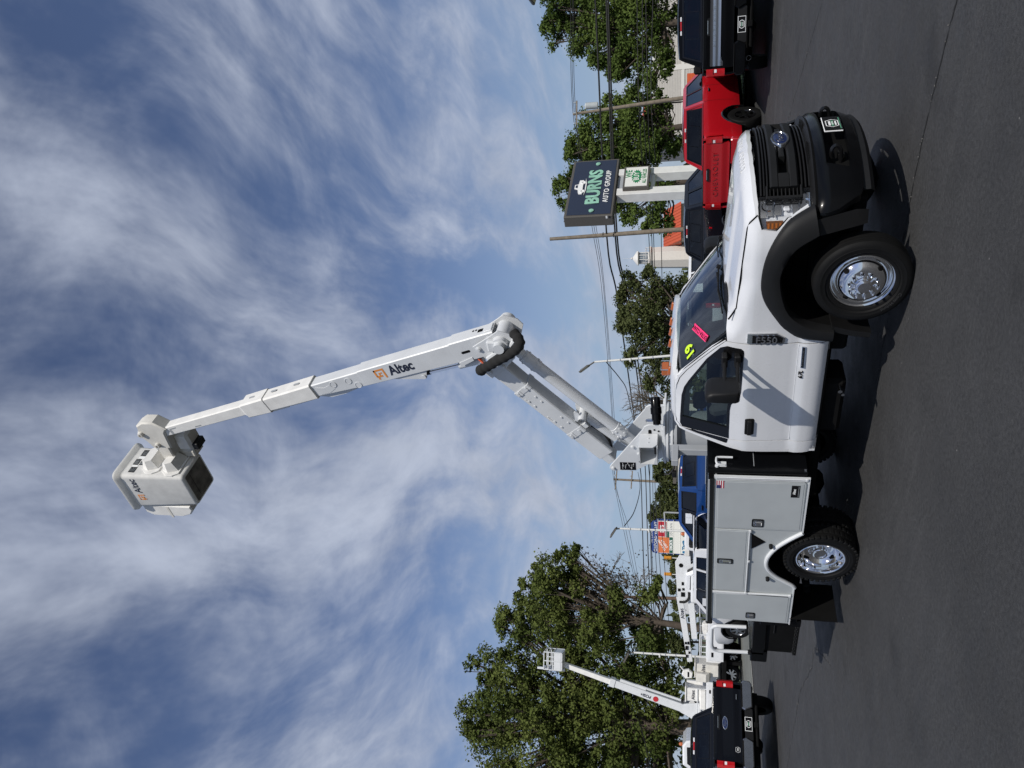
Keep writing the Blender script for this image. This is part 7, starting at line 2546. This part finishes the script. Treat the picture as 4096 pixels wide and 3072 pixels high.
# ------------------------------------------------------------------ buildings across the road
pm('siding', (0.50, 0.48, 0.45), 0.7, var=0.06)
pm('trim_white', (0.62, 0.61, 0.58), 0.6)
pm('roof_orange', (0.48, 0.085, 0.032), 0.55, var=0.1)
pm('door_orange', (0.55, 0.09, 0.02), 0.5)
pm('tower_cream', (0.62, 0.58, 0.53), 0.7, var=0.06)
pm('pane', (0.10, 0.13, 0.16), 0.12, spec=0.8)
def BT(p, q, z=0.0):
    x, y = from_pq(p, q)
    return Matrix(((0.762, -0.648, 0, x), (0.648, 0.762, 0, y), (0, 0, 1, z), (0, 0, 0, 1)))   # local x to the right, y away
b = thing('storage_building', 'white clapboard storage building with orange doors behind the right hand trees', 'building', tuple(BT(104, 39, 0.5).translation))
Tb_ = Matrix.Translation(-BT(104, 39, 0.5).translation) @ BT(104, 39, 0.5)
mb = MB('siding')
mb.box(-6.0, 14, 0, 12, -0.5, 7.0, T=Tb_)
mb.build('wall', b)
mb = MB('siding')
for k in range(32):
    z = 0.2 + k * 0.21
    mb.box(-6.0, 14, -0.035, 0.0, z, z + 0.17, T=Tb_)
cl_ = mb.build('clapboard', b)
cl_['kind'] = 'stuff'
mb = MB('trim_white')
mb.box(-6.3, 14.2, -0.3, 12.3, 7.0, 7.4, T=Tb_)
mb.box(2.6, 3.3, -0.12, 0, 0, 7.0, T=Tb_)
mb.box(-6.0, 14, -0.10, -0.04, 3.25, 3.6, T=Tb_)
mb.build('cornice', b)
mb = MB('chassis')
mb.box(-1.75, -1.62, -0.16, -0.04, 0, 7.0, T=Tb_)
mb.build('downpipe', b)
for x0 in (-0.6, 3.5, 6.6, 9.8):
    mb = MB('door_orange')
    mb.box(x0, x0 + 2.6, -0.06, -0.045, 0.0, 2.9, T=Tb_)
    for k in range(14):
        mb.box(x0, x0 + 2.6, -0.075, -0.06, 0.05 + k * 0.2, 0.18 + k * 0.2, T=Tb_)
    mb.build('roller_door', b)
mb = MB('pane')
mb.box(-4.4, -3.6, -0.06, -0.04, 2.6, 3.3, T=Tb_)
mb.build('window', b)
mb = MB('roof_orange')
rings = []
for w_, z in ((3.4, 7.35), (3.3, 7.75), (2.8, 8.35), (1.6, 8.85), (0.1, 9.0)):
    rings.append([tuple(Tb_ @ Vector((-2.6 + w_ * cos(a), 3.5 + w_ * sin(a), z))) for a in np.linspace(0, 2 * pi, 24, endpoint=False)])
mb.loft(rings)
mb.build('dome_roof', b)
# lighthouse
lh = thing('lighthouse', 'cream lighthouse shaped tower with white lantern room and pointed roof', 'tower', tuple(BT(130, 21.1, 0.4).translation))
Tl = Matrix.Translation(-BT(130, 21.1, 0.4).translation) @ BT(130, 21.1, 0.0)
def octo(r, z, n=8): return [tuple(Tl @ Vector((r * cos(a), r * sin(a), z))) for a in [pi / 8 + 2 * pi * k / n for k in range(n)]]
mb = MB('tower_cream')
mb.loft([octo(2.05, -0.5), octo(1.75, 9.4), octo(1.95, 9.5), octo(1.95, 9.75), octo(0.2, 9.76)])
mb.build('tower_wall', lh, 20)
mb = MB('trim_white')
mb.loft([octo(0.95, 9.75), octo(0.95, 10.0), octo(0.9, 10.0)])
mb.loft([octo(1.0, 11.45), octo(1.05, 11.6), octo(1.3, 11.65), octo(1.1, 11.95), octo(0.5, 12.35), octo(0.18, 12.55), octo(0.05, 12.6)])
for a in [pi / 8 + 2 * pi * k / 8 for k in range(8)]:
    mb.tube([tuple(Tl @ Vector((0.93 * cos(a), 0.93 * sin(a), 9.9))), tuple(Tl @ Vector((0.93 * cos(a), 0.93 * sin(a), 11.5)))], 0.07, 6)
mb.lathe([(0.0, -0.2), (0.2, -0.1), (0.22, 0.05), (0, 0.2)], Tl @ Vector((0, 0, 12.75)), (0, 0, 1), 10)
mb.tube([tuple(Tl @ Vector((0, 0, 12.8))), tuple(Tl @ Vector((0, 0, 14.2)))], 0.02, 6)
lant = mb.build('lantern_room', lh, 30)
for k in range(8):
    a = 2 * pi * k / 8 + pi / 4
    mb = MB('pane')
    c_ = Vector((0.84 * cos(a), 0.84 * sin(a), 10.75))
    Tp = Tl @ Matrix.Translation(c_) @ Matrix.Rotation(a, 4, 'Z')
    mb.box(-0.01, 0.01, -0.30, 0.30, -0.68, 0.62, T=Tp)
    mb.box(0.01, 0.02, -0.02, 0.02, -0.68, 0.62, 'trim_white', T=Tp)
    mb.box(0.01, 0.02, -0.30, 0.30, -0.05, -0.01, 'trim_white', T=Tp)
    mb.build('lantern_pane', lant)
mb = MB('trim_white')
for k in range(16):
    a = 2 * pi * k / 16
    mb.tube([tuple(Tl @ Vector((1.75 * cos(a), 1.75 * sin(a), 9.75))), tuple(Tl @ Vector((1.75 * cos(a), 1.75 * sin(a), 10.4)))], 0.03, 5)
ringp = [tuple(Tl @ Vector((1.75 * cos(a), 1.75 * sin(a), 10.4))) for a in np.linspace(0, 2 * pi, 17)]
mb.tube(ringp, 0.03, 5)
mb.build('gallery_rail', lh)
ow = thing('storage_building', 'long low building with bright orange ribbed roof beside the lighthouse tower', 'building', tuple(BT(126, 27.0, 0.4).translation))
To = Matrix.Translation(-BT(126, 27.0, 0.4).translation) @ BT(126, 27.0, 0.0)
mb = MB('tower_cream')
mb.box(-3.6, 2.0, 0, 12, -0.5, 4.7, T=To)
mb.build('wall', ow)
mb = MB('roof_orange')
mb.prism([(-0.6, 4.6), (5.8, 7.6), (6.4, 7.6), (12.6, 4.6)], -4.0, 2.2, 'x', T=To)
for k in range(12):
    x = -3.9 + k * 0.5
    Tr, lr = bar_T(To @ Vector((x, -0.6, 4.62)), To @ Vector((x, 5.8, 7.62)))
    mb.box(0, lr, -0.03, 0.03, 0, 0.07, T=Tr)
mb.build('roof', ow)
for k in range(1):
    mb = MB('door_orange')
    mb.box(-2.0 + k * 3.4, 0.6 + k * 3.4, -0.05, -0.02, 0.0, 3.0, T=To)
    mb.build('roller_door', ow)
ww = thing('shop_building', 'white low shop with orange sign panel glimpsed above the blue pickup', 'building', tuple(BT(86, -6.6, 0.2).translation))
Tw = Matrix.Translation(-BT(86, -6.6, 0.2).translation) @ BT(86, -6.6, 0.0)
mb = MB('tower_cream')
mb.box(-4.0, 4.5, 0, 8, -0.5, 4.1, T=Tw)
mb.build('wall', ww)
mb = MB('sign_case')
mb.box(-4.2, 4.7, -0.2, 8.2, 4.1, 4.45, T=Tw)
mb.build('roof_edge', ww)
mb = MB('roof_orange')
mb.box(0.6, 1.3, -0.3, -0.05, 1.6, 3.4, T=Tw)
mb.build('sign_panel', ww)
for k in range(3):
    mb = MB('pane')
    mb.box(-3.6 + k * 2.6, -1.6 + k * 2.6, -0.06, -0.02, 0.8, 3.2, T=Tw)
    mb.build('window', ww)


# ------------------------------------------------------------------ trees
def leaf_mat(name, a, b, vs):
    m = bpy.data.materials.new(name)
    m.use_nodes = True
    nt = m.node_tree
    N, L = nt.nodes, nt.links
    N.clear()
    out = N.new('ShaderNodeOutputMaterial')
    tcn = N.new('ShaderNodeTexCoord')
    n1 = N.new('ShaderNodeTexNoise'); n1.inputs['Scale'].default_value = vs; n1.inputs['Detail'].default_value = 3
    L.new(tcn.outputs['Object'], n1.inputs['Vector'])
    n2 = N.new('ShaderNodeTexWhiteNoise')
    rd = N.new('ShaderNodeVectorMath'); rd.operation = 'SNAP'; rd.inputs[1].default_value = (0.3, 0.3, 0.3)
    L.new(tcn.outputs['Object'], rd.inputs[0]); L.new(rd.outputs[0], n2.inputs['Vector'])
    mixv = N.new('ShaderNodeMath'); mixv.operation = 'MULTIPLY_ADD'
    L.new(n2.outputs['Value'], mixv.inputs[0]); mixv.inputs[1].default_value = 0.16
    mr_ = N.new('ShaderNodeMapRange'); mr_.inputs['From Min'].default_value = 0.35; mr_.inputs['From Max'].default_value = 0.65; mr_.inputs['To Max'].default_value = 0.84
    L.new(n1.outputs['Fac'], mr_.inputs['Value']); L.new(mr_.outputs[0], mixv.inputs[2])
    mx_ = N.new('ShaderNodeMix'); mx_.data_type = 'RGBA'
    L.new(mixv.outputs[0], mx_.inputs['Factor'])
    mx_.inputs['A'].default_value = (*a, 1); mx_.inputs['B'].default_value = (*b, 1)
    d = N.new('ShaderNodeBsdfDiffuse'); t = N.new('ShaderNodeBsdfTranslucent'); ms = N.new('ShaderNodeMixShader'); ms.inputs[0].default_value = 0.25
    L.new(mx_.outputs['Result'], d.inputs[0]); L.new(mx_.outputs['Result'], t.inputs[0])
    L.new(d.outputs[0], ms.inputs[1]); L.new(t.outputs[0], ms.inputs[2]); L.new(ms.outputs[0], out.inputs[0])
    MATS[name] = m


leaf_mat('leaf_olive', (0.066, 0.092, 0.026), (0.140, 0.165, 0.048), 0.22)
leaf_mat('leaf_maple', (0.058, 0.092, 0.024), (0.125, 0.170, 0.045), 0.28)
leaf_mat('leaf_dark', (0.045, 0.060, 0.024), (0.11, 0.125, 0.050), 0.4)
leaf_mat('leaf_dead', (0.085, 0.070, 0.048), (0.15, 0.125, 0.085), 0.5)
pm('bark', (0.075, 0.058, 0.044), 0.9, var=0.35, vs=3, bump=0.6, bs=8)
pm('twig', (0.115, 0.095, 0.075), 0.9, var=0.25, vs=3)


def leaves_at(C_, size, rg, out=None):
    """small folded leaf sprays centred on the points C_; out = direction each leaf faces"""
    n = len(C_)
    nr = rg.normal(size=(n, 3)) * 0.55
    if out is not None:
        nr = nr + out * 0.75
    nr[:, 2] += 0.35
    nr /= np.linalg.norm(nr, axis=1)[:, None] + 1e-9
    d = np.cross(nr, rg.normal(size=(n, 3))); d /= np.linalg.norm(d, axis=1)[:, None] + 1e-9
    u = np.cross(nr, d)
    s = size * rg.uniform(0.55, 1.45, (n, 1))
    tip = C_ + d * s
    l = C_ + d * s * 0.45 + u * s * 0.42 - nr * s * 0.12
    r = C_ + d * s * 0.45 - u * s * 0.42 - nr * s * 0.12
    V = np.empty((n * 4, 3)); V[0::4] = C_; V[1::4] = l; V[2::4] = tip; V[3::4] = r
    i = np.arange(n) * 4
    F = np.stack([i, i + 1, i + 2, i + 3], 1)
    return V, F


def mesh_quads(name, V, F, mat, parent):
    me = bpy.data.meshes.new(name)
    me.vertices.add(len(V)); me.vertices.foreach_set('co', V.ravel())
    me.loops.add(F.size); me.loops.foreach_set('vertex_index', F.ravel().astype(np.int32))
    me.polygons.add(len(F)); me.polygons.foreach_set('loop_start', np.arange(0, F.size, 4, dtype=np.int32))
    me.update(calc_edges=True)
    me.materials.append(MATS[mat])
    o = bpy.data.objects.new(name, me)
    return link(o, parent)


def tree(label, p, lobes, mat, leaf=0.30, dens=1.0, seed=1, deep=0.8, trunk_r=0.3, trunk_q=None, name='tree', spray=0.70, cat='tree'):
    rg = np.random.default_rng(seed)
    q0 = trunk_q if trunk_q is not None else float(np.mean([l[0] for l in lobes]))
    x0, y0 = from_pq(p, q0)
    z0 = ground_z(x0, y0)
    o = thing(name, label, cat, (x0, y0, z0))
    base = np.array([x0, y0, z0])
    right = np.array([0.762, 0.648, 0]); away = np.array([-0.648, 0.762, 0])
    allC, allN = [], []
    cents = []
    full = []
    for (q, z, r) in lobes:
        dp = rg.uniform(-1, 1) * r * deep
        full.append((q, z, r * 0.86, dp))
        for _ in range(5 if r > 1.5 else 3):              # outlying boughs break up the outline
            a = rg.uniform(0, 2 * pi)
            k = rg.uniform(0.70, 1.05) * r
            full.append((q + k * cos(a), z + k * sin(a) * 0.9, r * rg.uniform(0.24, 0.42), dp + rg.uniform(-0.6, 0.6) * r))
    for (q, z, r, dp) in full:
        x, y = from_pq(p, q)
        c = np.array([x, y, z]) + away * dp - base
        cents.append((c, r))
        # sprays of leaves: most sit near the skin of the lobe
        k = int(8.5 * r * r * dens) + 4
        dirs = rg.normal(size=(k, 3)); dirs /= np.linalg.norm(dirs, axis=1)[:, None]
        rad = r * (0.30 + 0.85 * rg.uniform(0, 1, (k, 1)) ** 0.7)
        cc = c + dirs * rad * np.array([1.0, 1.0, 0.92])
        for s_ in cc:
            m_ = int(rg.integers(26, 62))
            rad_ = spray * rg.uniform(0.5, 1.25) * min(1.0, 0.40 + r * 0.3)
            off = rg.normal(size=(m_, 3))
            off /= np.linalg.norm(off, axis=1)[:, None]
            allC.append(s_ + off * rad_ * rg.uniform(0.35, 1.25, (m_, 1)) * np.array([1, 1, 0.7]))
            lobe_n = (s_ - c) / (np.linalg.norm(s_ - c) + 1e-6)
            allN.append(off * 0.75 + lobe_n * 0.5)
    P = np.concatenate(allC)
    V, F = leaves_at(P, leaf, rg, np.concatenate(allN))
    mesh_quads('crown', V, F, mat, o)
    mb = MB('bark')
    zt = min(l[1] for l in lobes) - z0 + 0.5
    top = np.mean([c for c, r in cents], axis=0)
    trunk = [(0, 0, -0.3), (0.1, 0.05, zt * 0.5), tuple(np.array([top[0] * 0.25, top[1] * 0.25, max(zt, top[2] * 0.45)])), tuple(np.array([top[0] * 0.6, top[1] * 0.6, top[2] * 0.95]))]
    mb.tube(trunk, [trunk_r, trunk_r * 0.85, trunk_r * 0.65, trunk_r * 0.25], 10)
    mb.build('trunk', o, 60)
    mb = MB('bark')
    for c, r in cents:
        a = Vector((top[0] * 0.25, top[1] * 0.25, max(zt * 0.9, min(c[2] * 0.6, top[2] * 0.8))))
        b_ = Vector(c)
        m1 = a.lerp(b_, 0.5) + Vector((0, 0, -0.12 * (b_ - a).length)) + Vector(rg.normal(size=3) * 0.15)
        r1 = min(trunk_r * 0.45, 0.05 + 0.012 * (b_ - a).length)
        mb.tube([tuple(a), tuple(m1), tuple(b_)], [r1, r1 * 0.7, r1 * 0.3], 6)
        for k in range(4):
            e = b_ + Vector(rg.normal(size=3)) * r * 0.5
            mb.tube([tuple(m1.lerp(b_, 0.3 + 0.2 * k)), tuple(e)], [r1 * 0.35, r1 * 0.1], 4)
    lm = mb.build('limb', o, 60)
    return o, base, cents


def twigs(parent, start, dirv, length, n, rg, mat='twig', r0=0.05, spread=0.7, depth=4, name='bare_branch'):
    mb = MB(mat)
    def grow(a, d, l, r, lev):
        b_ = a + d * l
        mid = a.lerp(b_, 0.5) + Vector(rg.normal(size=3)) * l * 0.06
        mb.tube([tuple(a), tuple(mid), tuple(b_)], [r, r * 0.8, r * 0.55], 4, cap=False)
        if lev == 0: return
        for k in range(int(rg.integers(2, 5))):
            t_ = rg.uniform(0.35, 1.0)
            nd = (d + Vector(rg.normal(size=3)) * spread).normalized()
            nd = (nd + Vector((0, 0, 0.12))).normalized()
            grow(a.lerp(b_, t_), nd, l * rg.uniform(0.5, 0.78), r * 0.62, lev - 1)
    for k in range(n):
        d = (Vector(dirv) + Vector(rg.normal(size=3)) * spread * 0.8).normalized()
        grow(Vector(start), d, length, r0, depth)
    return mb.build(name, parent, 60)


def farther(l, f): return [(q * f, 1.78 + (z - 1.78) * f, r * f) for q, z, r in l]


TR = {
'L1': (62, [(-27.1, 19.5, 1.7), (-23.0, 18.1, 1.7), (-20.4, 16.5, 1.8), (-18.6, 15.4, 1.7), (-27.4, 17.9, 2.6), (-24.1, 15.8, 2.8), (-21.0, 13.5, 2.8), (-24.8, 12.5, 3.8), (-29.1, 14.5, 3.8), (-28.6, 10.4, 4.2), (-23.0, 9.0, 3.8), (-26.2, 6.4, 3.6), (-22.0, 6.2, 2.4), (-32.2, 11.4, 3.8), (-31.7, 7.4, 4.2), (-28.6, 5.2, 2.2), (-30.4, 18.6, 2.2), (-32.8, 16.6, 2.8), (-24.2, 4.6, 1.6), (-27.0, 4.2, 1.6), (-36.5, 13.0, 4.0), (-37.0, 8.0, 4.0), (-20.2, 5.0, 1.4)]),
'L2': (57, [(-15.4, 13.5, 1.4), (-14.2, 12.6, 1.4), (-13.1, 11.4, 1.1), (-15.8, 12.0, 1.7), (-14.3, 10.7, 1.0), (-16.7, 10.3, 1.7), (-17.9, 8.8, 1.5), (-15.0, 5.5, 0.8), (-14.5, 4.6, 0.5), (-17.3, 6.4, 1.2), (-18.3, 5.1, 1.0), (-15.9, 7.5, 1.0), (-19.0, 4.4, 0.7), (-18.9, 8.1, 1.3), (-17.6, 12.6, 1.6)]),
'R1': (62, [(29.3, 13.2, 1.2), (29.2, 13.9, 0.7), (30.5, 11.9, 1.5), (28.2, 11.1, 1.4), (29.4, 9.6, 1.9), (26.9, 8.8, 1.7), (28.4, 7.2, 2.1), (25.7, 6.8, 1.5), (27.0, 5.3, 1.5), (29.3, 4.9, 1.7), (25.0, 4.6, 0.8), (24.4, 5.6, 0.7), (25.1, 8.2, 0.8), (31.6, 12.9, 1.5), (32.4, 10.7, 1.9), (31.9, 6.7, 2.2), (26.2, 10.0, 0.7)]),
'R2': (56, [(17.9, 10.7, 0.9), (17.2, 11.1, 0.5), (18.9, 9.2, 1.2), (20.3, 8.1, 1.0), (18.1, 7.7, 1.5), (19.4, 6.3, 1.4), (17.6, 6.0, 1.5), (18.3, 4.9, 1.4), (16.8, 4.5, 1.0), (20.4, 5.3, 0.8), (17.5, 3.8, 0.8), (17.1, 9.2, 1.0), (16.2, 7.0, 1.0), (19.8, 4.5, 0.7), (17.9, 9.9, 0.9)]),
'R3': (64, [(16.6, 13.2, 0.8), (17.2, 12.1, 1.1), (15.1, 12.8, 0.6), (17.9, 10.9, 1.2), (17.4, 9.4, 1.5), (15.9, 8.2, 1.1), (14.5, 7.8, 0.8), (14.0, 7.0, 0.8), (16.8, 6.5, 1.2), (15.9, 4.9, 1.2), (13.3, 5.7, 0.7), (14.5, 5.3, 1.0), (18.6, 8.2, 1.2), (13.0, 4.5, 0.7), (18.5, 6.9, 1.0)]),
'M': (48, [(6.2, 6.1, 0.6), (5.6, 6.5, 0.4), (6.9, 4.9, 0.35), (5.3, 5.3, 1.1), (6.1, 4.4, 0.9), (4.6, 6.4, 0.5), (4.0, 5.3, 1.2), (4.6, 4.4, 1.2), (3.0, 4.1, 1.0), (2.3, 5.3, 0.8), (1.0, 4.7, 0.9), (-0.0, 4.1, 0.7), (3.2, 5.8, 0.6), (1.8, 5.9, 0.5), (5.5, 3.8, 0.9), (3.7, 6.2, 0.5), (1.5, 3.8, 0.7), (3.5, 3.0, 1.1), (0.5, 3.0, 0.9), (6.0, 2.8, 0.9)]),
'H1': (104, [(-11.5, 6.4, 1.2), (-12.0, 7.2, 0.7), (-13.0, 5.4, 1.2), (-14.0, 6.0, 1.2), (-10.3, 5.1, 0.9), (-14.9, 5.1, 0.8), (-12.5, 3.8, 1.2)]),
'H2': (112, [(-16.9, 6.5, 1.6), (-18.3, 7.1, 1.5), (-18.6, 5.3, 1.6), (-19.6, 7.8, 1.2), (-20.7, 7.5, 0.8), (-16.1, 5.5, 1.3), (-20.7, 5.3, 1.3), (-18.0, 3.6, 1.4)]),
'H3': (116, [(-25.9, 5.2, 1.1), (-25.3, 6.3, 0.6), (-27.7, 4.9, 1.1), (-30.0, 5.4, 0.8), (-32.1, 5.0, 0.8), (-28.0, 3.6, 1.1), (-31, 3.6, 1.1)]),
'H4': (92, [(-29.4, 4.3, 0.6), (-30.3, 4.6, 0.7), (-31.3, 4.0, 0.9), (-27.5, 3.8, 0.6), (-30, 3.2, 0.9)]),
}
big, _, _ = tree('huge spreading leafy tree filling the left of the upright picture', 62, TR['L1'][1], 'leaf_olive', 0.20, 1.25, 11, 0.9, 0.75, -27.0)
sec, b2_, c2_ = tree('smaller green tree with a grey dead side beside the brown pole', 57, TR['L2'][1], 'leaf_olive', 0.19, 1.8, 12, 0.9, 0.32, -17.6)
rg_ = np.random.default_rng(5)
for (q, z, r) in ((-15.0, 8.0, 1.6), (-14.6, 9.2, 1.4), (-15.8, 7.0, 1.5), (-16.6, 9.0, 1.4)):
    x, y = from_pq(57, q)
    twigs(sec, Vector((x, y, z)) - Vector(b2_) - Vector((-0.5, -0.3, 1.2)), (0.35, 0.3, 0.75), 1.35, 4, rg_, 'twig', 0.035, 0.75, 3)
# withered leaves on the dead side
Pd = np.concatenate([np.array([*from_pq(57 + rg_.normal() * 0.6, q + rg_.normal() * 0.9), z + rg_.normal() * 0.9])[None, :] + rg_.normal(size=(14, 3)) * 0.35 for q, z in [(-15.3, 8.3), (-15.0, 7.4), (-16.2, 8.8), (-14.8, 9.0), (-16.0, 7.0)] for _ in range(26)]) - b2_
V, F = leaves_at(Pd, 0.17, rg_)
mesh_quads('withered_leaves', V, F, 'leaf_dead', sec)
tree('tall green maple behind the black pickup at the top corner', 84, farther(TR['R1'][1], 84 / 62), 'leaf_maple', 0.25, 1.1, 13, 0.9, 0.45, 38.6, spray=0.95)
tree('green maple right of the navy sign behind the red pickup', 80, farther(TR['R2'][1], 80 / 56), 'leaf_maple', 0.25, 1.15, 14, 0.9, 0.4, 26.1, spray=0.95)
tree('pale tipped tree behind the navy sign and its white posts', 82, farther(TR['R3'][1], 82 / 64), 'leaf_maple', 0.24, 1.25, 15, 0.9, 0.38, 21.0, spray=0.9)
tree('dark bushy evergreen tree behind the bucket truck cab', 48, TR['M'][1], 'leaf_dark', 0.13, 2.6, 16, 0.9, 0.25, 3.6)
tree('small round tree right of the cross armed pole', 104, TR['H1'][1], 'leaf_dark', 0.26, 1.8, 17, 0.9, 0.22, -12.4)
tree('broad tree right of the shopping centre sign', 130, farther(TR['H2'][1], 130 / 112), 'leaf_dark', 0.28, 1.7, 18, 0.9, 0.25, -21.2)
tree('low tree left of the shopping centre sign near the signals', 131, farther(TR['H3'][1], 131 / 116), 'leaf_dark', 0.26, 1.8, 19, 0.9, 0.2, -31.6)
tree('low far shrub glimpsed beyond the lift truck decals', 92, TR['H4'][1], 'leaf_dark', 0.22, 1.8, 20, 0.9, 0.15, -30, name='shrub', cat='shrub')
x, y = from_pq(72, -1.6)
bt = thing('tree', 'leafless grey tree between the boom and the evergreen', 'tree', (x, y, 0.3))
mb = MB('bark')
mb.tube([(0, 0, -0.3), (0.1, 0, 2.4), (0.05, 0.1, 5.6)], [0.20, 0.16, 0.11], 8)
mb.build('trunk', bt, 60)
twigs(bt, (0.08, 0.05, 4.2), (0, 0, 1), 2.3, 8, np.random.default_rng(9), 'twig', 0.085, 0.62, 4, 'crown')
# far tree line that closes the horizon
rgf = np.random.default_rng(77)
Pf = []
for q in np.arange(-150, 150, 2.2):
    h = 3.5 + 2.2 * rgf.uniform() + 1.2 * sin(q * 0.11)
    pd = 165 + rgf.uniform(-8, 8)
    for k in range(30):
        xx, yy = from_pq(pd + rgf.normal() * 2, q + rgf.normal() * 1.5)
        Pf.append((xx, yy, 0.5 + h * rgf.uniform() ** 0.8))
V, F = leaves_at(np.array(Pf), 1.5, rgf)
wd = mesh_quads('far_trees', V, F, 'leaf_dark', None)
tag(wd, 'far belt of dark green trees closing the horizon', 'woods', None, 'stuff')
